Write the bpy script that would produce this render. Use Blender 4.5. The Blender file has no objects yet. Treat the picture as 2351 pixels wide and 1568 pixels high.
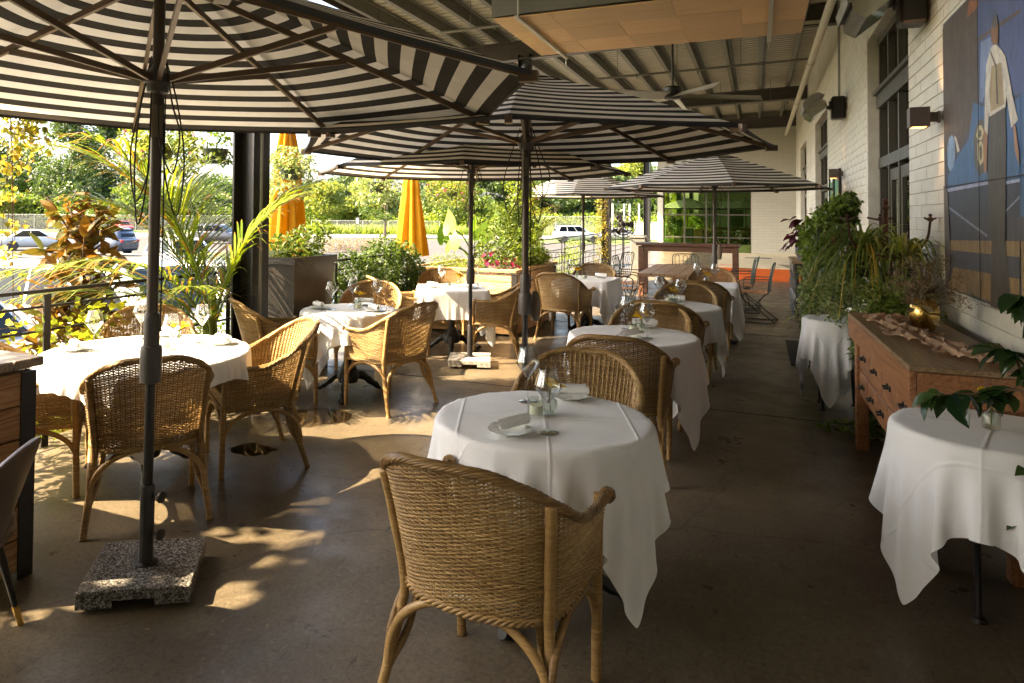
import bpy, math, random
import numpy as np
from mathutils import Matrix, Vector

PI = math.pi
random.seed(7)
RNG = np.random.default_rng(11)
SC = bpy.context.scene
COL = SC.collection

# ------------------------------------------------------------------ camera, sky, sun, exposure
YAW = math.atan(740 / 1630.0)
cd = bpy.data.cameras.new('camera')
cam = bpy.data.objects.new('camera', cd)
COL.objects.link(cam)
cam.matrix_world = (Matrix.Translation((0, 0, 1.6)) @ Matrix.Rotation(YAW, 4, 'Z')
                    @ Matrix.Rotation(PI / 2 + 0.024, 4, 'X') @ Matrix.Rotation(0.0075, 4, 'Z'))
cd.sensor_width = 36.0
cd.lens = 36.0 * 1630 / 2351
cd.shift_x = 175 / 2351.0
cd.shift_y = -331 / 2351.0
cd.clip_start = 0.05
cd.clip_end = 2000
SC.camera = cam

SUN_EL = math.radians(43.5)
SUN_AZ = Vector((-0.81, -0.586))            # horizontal direction towards the sun
w = bpy.data.worlds.new('World')
SC.world = w
w.use_nodes = True
nt = w.node_tree
nt.nodes.clear()
sky = nt.nodes.new('ShaderNodeTexSky')
sky.sky_type = 'NISHITA'
sky.sun_disc = False
sky.sun_elevation = SUN_EL
sky.sun_rotation = math.atan2(SUN_AZ.x, SUN_AZ.y)
sky.air_density = 1.0
sky.dust_density = 5.0
sky.ozone_density = 1.0
bg = nt.nodes.new('ShaderNodeBackground')
bg.inputs['Strength'].default_value = 0.15
wo = nt.nodes.new('ShaderNodeOutputWorld')
nt.links.new(sky.outputs[0], bg.inputs[0])
nt.links.new(bg.outputs[0], wo.inputs[0])

sd = bpy.data.lights.new('sun', 'SUN')
sd.energy = 5.0
sd.angle = math.radians(0.5)
sd.color = (1.0, 0.79, 0.51)
sun = bpy.data.objects.new('sun', sd)
COL.objects.link(sun)
ldir = Vector((-SUN_AZ.x * math.cos(SUN_EL), -SUN_AZ.y * math.cos(SUN_EL), -math.sin(SUN_EL)))
sun.rotation_mode = 'QUATERNION'
sun.rotation_quaternion = ldir.to_track_quat('-Z', 'Y')
sun.location = (-12, 0, 12)

SC.view_settings.view_transform = 'Standard'
SC.view_settings.look = 'None'
SC.view_settings.exposure = 2.95
SC.view_settings.gamma = 1.0
SC.render.engine = 'CYCLES'
cy = SC.cycles
cy.use_denoising = True
cy.max_bounces = 10
cy.diffuse_bounces = 6
cy.glossy_bounces = 4
cy.transmission_bounces = 8
cy.transparent_max_bounces = 16
cy.caustics_reflective = False
cy.caustics_refractive = False
cy.sample_clamp_indirect = 8.0

# ------------------------------------------------------------------ helpers
def tag(o, label=None, cat=None, group=None, kind=None):
    if label: o['label'] = label
    if cat: o['category'] = cat
    if group: o['group'] = group
    if kind: o['kind'] = kind
    return o

def empty(name, loc=(0, 0, 0), rz=0.0, parent=None):
    o = bpy.data.objects.new(name, None)
    COL.objects.link(o)
    o.empty_display_size = 0.1
    o.location = loc
    o.rotation_euler = (0, 0, rz)
    if parent: o.parent = parent
    return o

def inst(name, me, parent=None, loc=(0, 0, 0), rot=(0, 0, 0), sc=(1, 1, 1)):
    o = bpy.data.objects.new(name, me)
    COL.objects.link(o)
    if parent: o.parent = parent
    o.location = loc
    o.rotation_euler = rot
    o.scale = sc
    return o

def copy_tree(o, parent=None):
    c = o.copy()
    COL.objects.link(c)
    c.parent = parent
    for ch in list(o.children):
        copy_tree(ch, c)
    return c

def fast_mesh(name, V, F, mat, smooth=False, rnd=None, uv=None):
    """numpy verts (n,3) and faces (m,k) -> mesh; rnd = per-face random attribute."""
    V = np.asarray(V, dtype=np.float32)
    F = np.asarray(F, dtype=np.int32)
    me = bpy.data.meshes.new(name)
    m, k = F.shape
    me.vertices.add(len(V))
    me.vertices.foreach_set('co', V.ravel())
    me.loops.add(m * k)
    me.loops.foreach_set('vertex_index', F.ravel())
    me.polygons.add(m)
    me.polygons.foreach_set('loop_start', np.arange(0, m * k, k, dtype=np.int32))
    me.polygons.foreach_set('loop_total', np.full(m, k, dtype=np.int32))
    if smooth:
        me.polygons.foreach_set('use_smooth', np.ones(m, dtype=bool))
    if uv is not None:
        ul = me.uv_layers.new(name='UVMap')
        ul.data.foreach_set('uv', np.asarray(uv, dtype=np.float32).ravel())
    if rnd is not None:
        a = me.attributes.new('rnd', 'FLOAT', 'FACE')
        a.data.foreach_set('value', np.asarray(rnd, dtype=np.float32))
    me.update(calc_edges=True)
    me.materials.append(mat)
    return me

class MB:
    """collects primitives into one mesh"""
    def __init__(self):
        self.v = []; self.f = []; self.m = []; self.mi = 0
    def add(self, V, F):
        b = len(self.v)
        self.v += [tuple(p) for p in V]
        for f in F:
            self.f.append(tuple(i + b for i in f)); self.m.append(self.mi)
        return self
    def box(self, c, s, rz=0.0, bev=0.0, M=None):
        x, y, z = s[0] / 2, s[1] / 2, s[2] / 2
        if bev <= 0:
            V = [(-x, -y, -z), (x, -y, -z), (x, y, -z), (-x, y, -z), (-x, -y, z), (x, -y, z), (x, y, z), (-x, y, z)]
            F = [(0, 3, 2, 1), (4, 5, 6, 7), (0, 1, 5, 4), (1, 2, 6, 5), (2, 3, 7, 6), (3, 0, 4, 7)]
        else:
            b = min(bev, x * .9, y * .9, z * .9)
            V = []; F = []
            idx = {}
            for sx in (-1, 1):
                for sy in (-1, 1):
                    for sz in (-1, 1):
                        for a in range(3):
                            p = [sx * (x - b), sy * (y - b), sz * (z - b)]
                            p[a] = (sx * x, sy * y, sz * z)[a]
                            idx[(sx, sy, sz, a)] = len(V); V.append(tuple(p))
            def q(l, n):
                ps = [Vector(V[i]) for i in l]
                nn = (ps[1] - ps[0]).cross(ps[2] - ps[0])
                F.append(tuple(l) if nn.dot(Vector(n)) > 0 else tuple(reversed(l)))
            for a in range(3):
                o1, o2 = [k for k in range(3) if k != a]
                for s_ in (-1, 1):
                    l = []
                    for t1, t2 in ((-1, -1), (1, -1), (1, 1), (-1, 1)):
                        k = [0, 0, 0]; k[a] = s_; k[o1] = t1; k[o2] = t2
                        l.append(idx[(*k, a)])
                    n = [0, 0, 0]; n[a] = s_; q(l, n)
            for a in range(3):
                o1, o2 = [k for k in range(3) if k != a]
                for s1 in (-1, 1):
                    for s2 in (-1, 1):
                        l = []
                        for sa, ax in ((-1, o1), (1, o1), (1, o2), (-1, o2)):
                            k = [0, 0, 0]; k[a] = sa; k[o1] = s1; k[o2] = s2
                            l.append(idx[(*k, ax)])
                        n = [0, 0, 0]; n[o1] = s1; n[o2] = s2; q(l, n)
            for sx in (-1, 1):
                for sy in (-1, 1):
                    for sz in (-1, 1):
                        q([idx[(sx, sy, sz, a)] for a in range(3)], (sx, sy, sz))
        if M is not None:
            V = [tuple(M @ Vector(p)) for p in V]
        elif rz:
            cs, sn = math.cos(rz), math.sin(rz)
            V = [(p[0] * cs - p[1] * sn, p[0] * sn + p[1] * cs, p[2]) for p in V]
        V = [(p[0] + c[0], p[1] + c[1], p[2] + c[2]) for p in V]
        return self.add(V, F)
    def bar(self, a, b, w, h, up=(0, 0, 1), bev=0.0):
        a, b = Vector(a), Vector(b)
        d = b - a
        L = d.length
        y = d.normalized()
        u = Vector(up)
        if abs(y.dot(u)) > 0.98: u = Vector((1, 0, 0))
        x = y.cross(u).normalized()
        z = x.cross(y)
        M = Matrix((x, y, z)).transposed()
        return self.box((a + b) / 2, (w, L, h), M=M, bev=bev)
    def tube(self, pts, r, n=8, closed=False, cap=True):
        P = np.array(pts, dtype=float)
        m = len(P)
        R = np.full(m, r, dtype=float) if np.isscalar(r) else np.array(r, dtype=float)
        V, F = tube_np(P, R, n, closed, cap)
        return self.add(V, F)
    def lathe(self, prof, n=16, c=(0, 0, 0), M=None):
        V = []; F = []
        m = len(prof)
        for (r, z) in prof:
            for k in range(n):
                a = 2 * PI * k / n
                V.append((r * math.cos(a), r * math.sin(a), z))
        for i in range(m - 1):
            for k in range(n):
                k2 = (k + 1) % n
                F.append((i * n + k, i * n + k2, (i + 1) * n + k2, (i + 1) * n + k))
        if prof[0][0] > 1e-6: F.append(tuple(reversed(range(n))))
        if prof[-1][0] > 1e-6: F.append(tuple((m - 1) * n + k for k in range(n)))
        if M is not None: V = [tuple(M @ Vector(p)) for p in V]
        V = [(p[0] + c[0], p[1] + c[1], p[2] + c[2]) for p in V]
        return self.add(V, F)
    def prism(self, poly, z0, z1, axis='z', off=(0, 0, 0)):
        """2d polygon (ccw) extruded; axis z: poly in xy; x: poly in yz; y: poly in xz"""
        n = len(poly)
        def P(p, t):
            if axis == 'z': q = (p[0], p[1], t)
            elif axis == 'x': q = (t, p[0], p[1])
            else: q = (p[0], t, p[1])
            return (q[0] + off[0], q[1] + off[1], q[2] + off[2])
        V = [P(p, z0) for p in poly] + [P(p, z1) for p in poly]
        F = [tuple(reversed(range(n))), tuple(range(n, 2 * n))]
        F += [(i, (i + 1) % n, n + (i + 1) % n, n + i) for i in range(n)]
        return self.add(V, F)
    def grid(self, fn, nu, nv):
        V = [fn(i / nu, j / nv) for j in range(nv + 1) for i in range(nu + 1)]
        F = [(j * (nu + 1) + i, j * (nu + 1) + i + 1, (j + 1) * (nu + 1) + i + 1, (j + 1) * (nu + 1) + i)
             for j in range(nv) for i in range(nu)]
        return self.add(V, F)
    def mesh(self, name, mats, smooth=False, angle=40):
        me = bpy.data.meshes.new(name)
        me.from_pydata(self.v, [], self.f)
        if not isinstance(mats, (list, tuple)): mats = [mats]
        for m in mats: me.materials.append(m)
        if len(mats) > 1:
            me.polygons.foreach_set('material_index', np.array(self.m, dtype=np.int32))
        if smooth:
            me.polygons.foreach_set('use_smooth', np.ones(len(me.polygons), dtype=bool))
            if angle: me.set_sharp_from_angle(angle=math.radians(angle))
        me.update()
        return me
    def build(self, name, mats, parent=None, smooth=False, angle=40, loc=(0, 0, 0), rot=(0, 0, 0)):
        return inst(name, self.mesh(name, mats, smooth, angle), parent, loc, rot)

def tube_np(P, R, n=8, closed=False, cap=True):
    m = len(P)
    if closed:
        T = np.roll(P, -1, 0) - np.roll(P, 1, 0)
    else:
        T = np.gradient(P, axis=0)
    T /= np.maximum(np.linalg.norm(T, axis=1, keepdims=True), 1e-9)
    ref = np.array([0, 0, 1.0]) if abs(T[0][2]) < .9 else np.array([1.0, 0, 0])
    N = np.zeros_like(P)
    u = ref - T[0] * (ref @ T[0]); u /= np.linalg.norm(u)
    for i in range(m):
        u = u - T[i] * (u @ T[i])
        u /= max(np.linalg.norm(u), 1e-9)
        N[i] = u
    B = np.cross(T, N)
    a = np.arange(n) * 2 * PI / n
    V = (P[:, None, :] + R[:, None, None] * (np.cos(a)[None, :, None] * N[:, None, :] + np.sin(a)[None, :, None] * B[:, None, :])).reshape(-1, 3)
    F = []
    mm = m if closed else m - 1
    for i in range(mm):
        j = (i + 1) % m
        for k in range(n):
            k2 = (k + 1) % n
            F.append((i * n + k, i * n + k2, j * n + k2, j * n + k))
    if cap and not closed:
        F.append(tuple(reversed(range(n))))
        F.append(tuple((m - 1) * n + k for k in range(n)))
    return V.tolist(), F

def bez(p0, p1, p2, p3, n=12):
    t = np.linspace(0, 1, n)[:, None]
    p0, p1, p2, p3 = [np.array(p, dtype=float) for p in (p0, p1, p2, p3)]
    return (1 - t) ** 3 * p0 + 3 * (1 - t) ** 2 * t * p1 + 3 * (1 - t) * t ** 2 * p2 + t ** 3 * p3

def smooth_path(pts, n=8):
    """Catmull-Rom through points"""
    P = [np.array(p, dtype=float) for p in pts]
    P = [2 * P[0] - P[1]] + P + [2 * P[-1] - P[-2]]
    out = []
    for i in range(1, len(P) - 2):
        for t in np.linspace(0, 1, n, endpoint=False):
            a, b, c, d = P[i - 1], P[i], P[i + 1], P[i + 2]
            out.append(.5 * ((2 * b) + (c - a) * t + (2 * a - 5 * b + 4 * c - d) * t * t + (-a + 3 * b - 3 * c + d) * t ** 3))
    out.append(P[-2])
    return np.array(out)

# ------------------------------------------------------------------ materials
class NT:
    def __init__(self, name):
        self.mat = bpy.data.materials.new(name)
        self.mat.use_nodes = True
        self.t = self.mat.node_tree
        self.t.nodes.clear()
        self.out = self.n('ShaderNodeOutputMaterial')
    def n(self, typ, **kw):
        nd = self.t.nodes.new(typ)
        for k, v in kw.items():
            if k.startswith('i_'): nd.inputs[k[2:].replace('_', ' ')].default_value = v
            else: setattr(nd, k, v)
        return nd
    def l(self, a, b): self.t.links.new(a, b)
    def coord(self, kind='Object', scale=(1, 1, 1)):
        tc = self.n('ShaderNodeTexCoord')
        mp = self.n('ShaderNodeMapping')
        mp.inputs['Scale'].default_value = scale
        self.l(tc.outputs[kind], mp.inputs['Vector'])
        return mp.outputs['Vector']
    def pos(self, scale=(1, 1, 1)):
        g = self.n('ShaderNodeNewGeometry')
        mp = self.n('ShaderNodeMapping')
        mp.inputs['Scale'].default_value = scale
        self.l(g.outputs['Position'], mp.inputs['Vector'])
        return mp.outputs['Vector']
    def noise(self, vec, scale=5, detail=4, rough=.55, dist=0.0):
        nd = self.n('ShaderNodeTexNoise')
        nd.inputs['Scale'].default_value = scale
        nd.inputs['Detail'].default_value = detail
        nd.inputs['Roughness'].default_value = rough
        nd.inputs['Distortion'].default_value = dist
        if vec is not None: self.l(vec, nd.inputs['Vector'])
        return nd.outputs['Fac']
    def ramp(self, fac, stops, interp='LINEAR'):
        r = self.n('ShaderNodeValToRGB')
        cr = r.color_ramp
        cr.interpolation = interp
        while len(cr.elements) < len(stops): cr.elements.new(.5)
        for e, (p, c) in zip(cr.elements, stops):
            e.position = p
            e.color = (*c, 1) if len(c) == 3 else c
        self.l(fac, r.inputs['Fac'])
        return r.outputs['Color']
    def mix(self, fac, a, b, mode='MIX'):
        m = self.n('ShaderNodeMix', data_type='RGBA', blend_type=mode)
        for s, v in ((m.inputs[0], fac), (m.inputs[6], a), (m.inputs[7], b)):
            if hasattr(v, 'links') or hasattr(v, 'is_linked'): self.l(v, s)
            elif isinstance(v, (int, float)): s.default_value = v
            else: s.default_value = (*v, 1) if len(v) == 3 else v
        return m.outputs[2]
    def math(self, op, a, b=None, c=None, clamp=False):
        m = self.n('ShaderNodeMath', operation=op, use_clamp=clamp)
        for s, v in zip(m.inputs, (a, b, c)):
            if v is None: continue
            if isinstance(v, (int, float)): s.default_value = v
            else: self.l(v, s)
        return m.outputs[0]
    def bump(self, h, strength=.3, dist=.01):
        b = self.n('ShaderNodeBump')
        b.inputs['Strength'].default_value = strength
        b.inputs['Distance'].default_value = dist
        self.l(h, b.inputs['Height'])
        return b.outputs['Normal']
    def bsdf(self, color, rough=.6, metal=0.0, spec=.5, normal=None, **kw):
        p = self.n('ShaderNodeBsdfPrincipled')
        for key, v in (('Base Color', color), ('Roughness', rough), ('Metallic', metal), ('Specular IOR Level', spec), *kw.items()):
            s = p.inputs[key]
            if hasattr(v, 'is_linked'): self.l(v, s)
            elif isinstance(v, (int, float)): s.default_value = v
            else: s.default_value = (*v, 1) if len(v) == 3 else v
        if normal is not None: self.l(normal, p.inputs['Normal'])
        self.l(p.outputs[0], self.out.inputs[0])
        return p
    def done(self): return self.mat

M = {}
def simple(name, col, rough=.5, metal=0.0, var=.12, scale=6.0, spec=.5, bump=0.0, bscale=60, coord='Object', **kw):
    t = NT(name)
    v = t.coord(coord)
    n = t.noise(v, scale, 5)
    lo = tuple(c * (1 - var) for c in col); hi = tuple(min(1, c * (1 + var)) for c in col)
    c = t.ramp(n, [(.3, lo), (.7, hi)])
    rr = t.math('ADD', t.math('MULTIPLY', t.noise(v, scale * 2.3, 3), .2), rough - .1)
    nm = None
    if bump: nm = t.bump(t.noise(v, bscale, 4), bump, .005)
    t.bsdf(c, rr, metal, spec, nm, **kw)
    M[name] = t.done()
    return M[name]

def wood(name, c1, c2, c3, scale=1.0, rough=.5, axis=1, rnd=.25, ring=9.0):
    """long-grained wood, grain along the given object axis"""
    t = NT(name)
    s = [14 * scale] * 3; s[axis] = .9 * scale
    v = t.coord('Object', tuple(s))
    oi = t.n('ShaderNodeObjectInfo')
    off = t.n('ShaderNodeVectorMath', operation='ADD')
    cmb = t.n('ShaderNodeCombineXYZ')
    r9 = t.math('MULTIPLY', oi.outputs['Random'], 37.0)
    for i in range(3): t.l(r9, cmb.inputs[i])
    t.l(v, off.inputs[0]); t.l(cmb.outputs[0], off.inputs[1])
    vec = off.outputs[0]
    n1 = t.noise(vec, .55, 3, .5, 1.2)
    bands = t.math('FRACT', t.math('MULTIPLY', n1, ring))
    bands = t.math('ABSOLUTE', t.math('SUBTRACT', bands, .5))
    fine = t.noise(vec, 6, 4, .7)
    f = t.math('ADD', t.math('MULTIPLY', bands, .9), t.math('MULTIPLY', fine, .55))
    col = t.ramp(f, [(.15, c1), (.5, c2), (.85, c3)])
    br = t.math('ADD', t.math('MULTIPLY', oi.outputs['Random'], rnd), 1 - rnd / 2)
    hsv = t.n('ShaderNodeHueSaturation')
    t.l(col, hsv.inputs['Color']); t.l(br, hsv.inputs['Value'])
    nm = t.bump(fine, .15, .003)
    t.bsdf(hsv.outputs[0], rough, normal=nm)
    M[name] = t.done()
    return M[name]

def leaf(name, c1, c2, trans=.45, tcol=None, rough=.45, obj=False, c3=None):
    """leaf: varied per face ('rnd' attribute) or per object; light passes through"""
    t = NT(name)
    if obj:
        oi = t.n('ShaderNodeObjectInfo'); fac = oi.outputs['Random']
    else:
        at = t.n('ShaderNodeAttribute', attribute_name='rnd'); fac = at.outputs['Fac']
    stops = [(0, c1), (1, c2)] if c3 is None else [(0, c1), (.55, c2), (1, c3)]
    col = t.ramp(fac, stops)
    p = t.n('ShaderNodeBsdfPrincipled')
    t.l(col, p.inputs['Base Color'])
    p.inputs['Roughness'].default_value = rough
    p.inputs['Specular IOR Level'].default_value = .35
    tr = t.n('ShaderNodeBsdfTranslucent')
    tc = t.mix(1.0, col, tcol or (1.9, 1.9, 1.0), 'MULTIPLY')
    t.l(tc, tr.inputs['Color'])
    mx = t.n('ShaderNodeMixShader')
    mx.inputs[0].default_value = trans
    t.l(p.outputs[0], mx.inputs[1]); t.l(tr.outputs[0], mx.inputs[2])
    t.l(mx.outputs[0], t.out.inputs[0])
    M[name] = t.done()
    return M[name]

def fabric(name, col, trans=.25, rough=.85, var=.05, tcol=None, weave=0.0):
    t = NT(name)
    v = t.coord('Object')
    n = t.noise(v, 7, 4)
    c = t.ramp(n, [(.3, tuple(x * (1 - var) for x in col)), (.7, col)])
    nm = t.bump(t.noise(v, 380, 2), weave, .002) if weave else None
    p = t.n('ShaderNodeBsdfPrincipled')
    t.l(c, p.inputs['Base Color']); p.inputs['Roughness'].default_value = rough
    p.inputs['Specular IOR Level'].default_value = .2
    p.inputs['Sheen Weight'].default_value = .1
    if nm is not None: t.l(nm, p.inputs['Normal'])
    tr = t.n('ShaderNodeBsdfTranslucent')
    tr.inputs['Color'].default_value = (*(tcol or col), 1)
    mx = t.n('ShaderNodeMixShader'); mx.inputs[0].default_value = trans
    t.l(p.outputs[0], mx.inputs[1]); t.l(tr.outputs[0], mx.inputs[2])
    t.l(mx.outputs[0], t.out.inputs[0])
    M[name] = t.done()
    return M[name]

def glass(name, tint=(.97, .98, .97), ior=1.45, rough=0.0, gtint=(1, 1, 1), edge=.55):
    """thin clear glass: transparent with fresnel reflection"""
    t = NT(name)
    lw = t.n('ShaderNodeLayerWeight'); lw.inputs['Blend'].default_value = .5
    f0 = ((ior - 1) / (ior + 1)) ** 2
    sch = t.math('ADD', t.math('MULTIPLY', t.math('POWER', lw.outputs['Facing'], 3.0), 1 - f0), f0, clamp=True)
    gcol = t.mix(t.math('POWER', lw.outputs['Facing'], 3.0), tint, tuple(x * edge for x in tint))
    tr = t.n('ShaderNodeBsdfTransparent'); t.l(gcol, tr.inputs['Color'])
    gl = t.n('ShaderNodeBsdfGlossy'); gl.inputs['Roughness'].default_value = rough
    gl.inputs['Color'].default_value = (*gtint, 1)
    mx = t.n('ShaderNodeMixShader')
    t.l(sch, mx.inputs[0]); t.l(tr.outputs[0], mx.inputs[1]); t.l(gl.outputs[0], mx.inputs[2])
    t.l(mx.outputs[0], t.out.inputs[0])
    M[name] = t.done()
    return M[name]
# ------------------------------------------------------------------ material library
def floor_material():
    t = NT('stained_concrete')
    v = t.pos()
    big = t.noise(v, .55, 5, .6, .4)
    mid = t.noise(v, 2.6, 6, .65, .6)
    fine = t.noise(v, 38, 5, .7)
    f = t.math('ADD', t.math('MULTIPLY', big, .55), t.math('MULTIPLY', mid, .45))
    col = t.ramp(f, [(.30, (.056, .043, .027)), (.44, (.098, .077, .049)), (.58, (.14, .112, .074)), (.75, (.20, .162, .112))])
    col = t.mix(t.ramp(fine, [(.45, (0, 0, 0)), (.75, (.4, .4, .4))]), col, (.07, .054, .035))
    grain = t.noise(v, 46, 8, .75)
    col = t.mix(t.ramp(grain, [(.46, (0,) * 3), (.66, (.7,) * 3)]), col, (.045, .035, .023))
    grain2 = t.noise(t.pos((1.3, 1, 1)), 31, 7, .75, .6)
    col = t.mix(t.ramp(grain2, [(.56, (0,) * 3), (.72, (.6,) * 3)]), col, (.24, .195, .135))
    # sanded speckle, small dark marks, stretched smears and pale scratches
    spk = t.noise(v, 240, 3, .8)
    col = t.mix(t.ramp(spk, [(.56, (0,) * 3), (.70, (.6,) * 3)]), col, (.23, .19, .14))
    spk2 = t.noise(v, 150, 2, .7)
    col = t.mix(t.ramp(spk2, [(.60, (0,) * 3), (.70, (.6,) * 3)]), col, (.035, .028, .02))
    vs = t.n('ShaderNodeTexVoronoi'); vs.inputs['Scale'].default_value = 7.0
    wob = t.n('ShaderNodeTexNoise'); wob.inputs['Scale'].default_value = 22; wob.inputs['Detail'].default_value = 3
    t.l(v, wob.inputs['Vector'])
    wv = t.n('ShaderNodeVectorMath', operation='SCALE'); wv.inputs['Scale'].default_value = .09
    t.l(wob.outputs['Color'], wv.inputs[0])
    wa = t.n('ShaderNodeVectorMath', operation='ADD'); t.l(t.pos((1, .55, 1)), wa.inputs[0]); t.l(wv.outputs[0], wa.inputs[1]); t.l(wa.outputs[0], vs.inputs['Vector'])
    spot = t.ramp(vs.outputs['Distance'], [(.06, (1,) * 3), (.11, (0,) * 3)])
    pick = t.ramp(t.noise(v, 1.3, 3, .6), [(.42, (0,) * 3), (.52, (1,) * 3)])
    col = t.mix(t.math('MULTIPLY', t.math('MULTIPLY', spot, pick), .8), col, (.03, .025, .02))
    vs2 = t.n('ShaderNodeTexVoronoi'); vs2.inputs['Scale'].default_value = 15.0
    t.l(wa.outputs[0], vs2.inputs['Vector'])
    spot2 = t.ramp(vs2.outputs['Distance'], [(.10, (1,) * 3), (.16, (0,) * 3)])
    pick2 = t.ramp(t.noise(v, 2.1, 4, .65), [(.5, (0,) * 3), (.6, (1,) * 3)])
    col = t.mix(t.math('MULTIPLY', t.math('MULTIPLY', spot2, pick2), .7), col, (.025, .02, .016))
    sc = t.noise(t.pos((9, 2.2, 1)), 2.6, 6, .75, 1.5)
    col = t.mix(t.ramp(sc, [(.58, (0, 0, 0)), (.66, (.75, .75, .75))]), col, (.04, .033, .026))
    sc2 = t.noise(t.pos((3, 16, 1)), 3.4, 5, .7, .8)
    col = t.mix(t.ramp(sc2, [(.60, (0, 0, 0)), (.67, (.6, .6, .6))]), col, (.045, .037, .028))
    sc3 = t.noise(t.pos((26, 3, 1)), 2.0, 4, .6, 2.0)
    col = t.mix(t.ramp(sc3, [(.68, (0, 0, 0)), (.73, (.35, .35, .35))]), col, (.36, .30, .21))
    # hairline cracks
    vo = t.n('ShaderNodeTexVoronoi', feature='DISTANCE_TO_EDGE')
    vo.inputs['Scale'].default_value = .42
    vd = t.n('ShaderNodeVectorMath', operation='ADD')
    ns = t.n('ShaderNodeTexNoise'); ns.inputs['Scale'].default_value = 1.7; ns.inputs['Detail'].default_value = 6
    t.l(v, ns.inputs['Vector'])
    sm = t.n('ShaderNodeVectorMath', operation='SCALE'); sm.inputs['Scale'].default_value = .55
    t.l(ns.outputs['Color'], sm.inputs[0]); t.l(v, vd.inputs[0]); t.l(sm.outputs[0], vd.inputs[1])
    t.l(vd.outputs[0], vo.inputs['Vector'])
    crack = t.ramp(vo.outputs['Distance'], [(.0, (1, 1, 1)), (.006, (0, 0, 0))])
    col = t.mix(t.math('MULTIPLY', crack, .7), col, (.04, .032, .024))
    rg = t.ramp(t.noise(v, 3.5, 6, .65), [(.3, (.24,) * 3), (.7, (.5,) * 3)])
    nm = t.bump(t.math('ADD', t.math('MULTIPLY', fine, .3), t.math('MULTIPLY', crack, -.5)), .05, .002)
    t.bsdf(col, rg, spec=.2, normal=nm)
    M['floor'] = t.done()

def ground_material(name, c1, c2, c3, s=.35, rough=.9):
    t = NT(name)
    v = t.pos()
    f = t.math('ADD', t.math('MULTIPLY', t.noise(v, s, 6, .65), .6), t.math('MULTIPLY', t.noise(v, s * 14, 5, .7), .4))
    t.bsdf(t.ramp(f, [(.34, c1), (.5, c2), (.66, c3)]), rough, spec=.3, normal=t.bump(t.noise(v, 30, 4), .4, .02))
    M[name] = t.done()

def brick_material():
    t = NT('painted_brick')
    v = t.pos()
    f = t.math('ADD', t.math('MULTIPLY', t.noise(v, 1.1, 5, .6), .6), t.math('MULTIPLY', t.noise(v, 14, 4, .6), .4))
    col = t.ramp(f, [(.3, (.50, .48, .415)), (.55, (.58, .56, .485)), (.75, (.64, .62, .545))])
    # rain stains run down
    st = t.noise(t.pos((5, 5, .5)), 1.5, 5, .6)
    col = t.mix(t.ramp(st, [(.6, (0, 0, 0)), (.8, (.35, .35, .35))]), col, (.36, .33, .26))
    nm = t.bump(t.noise(v, 55, 5, .7), .45, .008)
    t.bsdf(col, .62, spec=.35, normal=nm)
    M['brick'] = t.done()

def canvas_material():
    t = NT('striped_canvas')
    uvn = t.n('ShaderNodeUVMap'); uvn.uv_map = 'UVMap'
    sx = t.n('ShaderNodeSeparateXYZ'); t.l(uvn.outputs[0], sx.inputs[0])
    s = t.math('FRACT', t.math('DIVIDE', sx.outputs['Y'], .126))
    st = t.math('GREATER_THAN', s, .5)
    v = t.coord('Object')
    nz = t.noise(v, 260, 3, .8)
    dark = t.ramp(nz, [(.3, (.018, .0165, .0145)), (.7, (.05, .046, .04))])
    lightc = t.ramp(t.noise(v, 5, 4), [(.3, (.68, .66, .61)), (.7, (.80, .78, .72))])
    col = t.mix(st, dark, lightc)
    p = t.n('ShaderNodeBsdfPrincipled'); t.l(col, p.inputs['Base Color'])
    p.inputs['Roughness'].default_value = .85; p.inputs['Specular IOR Level'].default_value = .2
    t.l(t.bump(t.noise(t.coord('Object', (1, 1, 1)), 7, 4, .6, 1.5), .5, .012), p.inputs['Normal'])
    tr = t.n('ShaderNodeBsdfTranslucent'); t.l(t.mix(1.0, col, (1.0, .93, .8), 'MULTIPLY'), tr.inputs['Color'])
    mx = t.n('ShaderNodeMixShader'); mx.inputs[0].default_value = .3
    t.l(p.outputs[0], mx.inputs[1]); t.l(tr.outputs[0], mx.inputs[2]); t.l(mx.outputs[0], t.out.inputs[0])
    M['canvas'] = t.done()

def wicker_material(name, lo, mid, hi):
    t = NT(name)
    v = t.coord('Object')
    oi = t.n('ShaderNodeObjectInfo')
    at = t.n('ShaderNodeAttribute', attribute_name='rnd')
    big = t.noise(v, 4.5, 4)
    st = t.noise(t.coord('Object', (9, 9, 130)), 1.0, 3, .6)
    f = t.math('ADD', t.math('MULTIPLY', big, .35), t.math('MULTIPLY', st, .5))
    f = t.math('ADD', f, t.math('MULTIPLY', oi.outputs['Random'], .22))
    f = t.math('ADD', f, t.math('MULTIPLY', at.outputs['Fac'], .18))
    col = t.ramp(f, [(.38, lo), (.62, mid), (.88, hi)])
    t.bsdf(col, .42, spec=.4)
    M[name] = t.done()

def granite_material(name, a, b, c):
    t = NT(name)
    v = t.coord('Object')
    vo = t.n('ShaderNodeTexVoronoi'); vo.inputs['Scale'].default_value = 170
    t.l(v, vo.inputs['Vector'])
    sp = t.n('ShaderNodeSeparateColor'); t.l(vo.outputs['Color'], sp.inputs[0])
    f = t.math('ADD', t.math('MULTIPLY', sp.outputs[0], .6), t.math('MULTIPLY', t.noise(v, 70, 4), .4))
    t.bsdf(t.ramp(f, [(.2, a), (.5, b), (.8, c)]), .24, spec=.5)
    M[name] = t.done()

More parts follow.
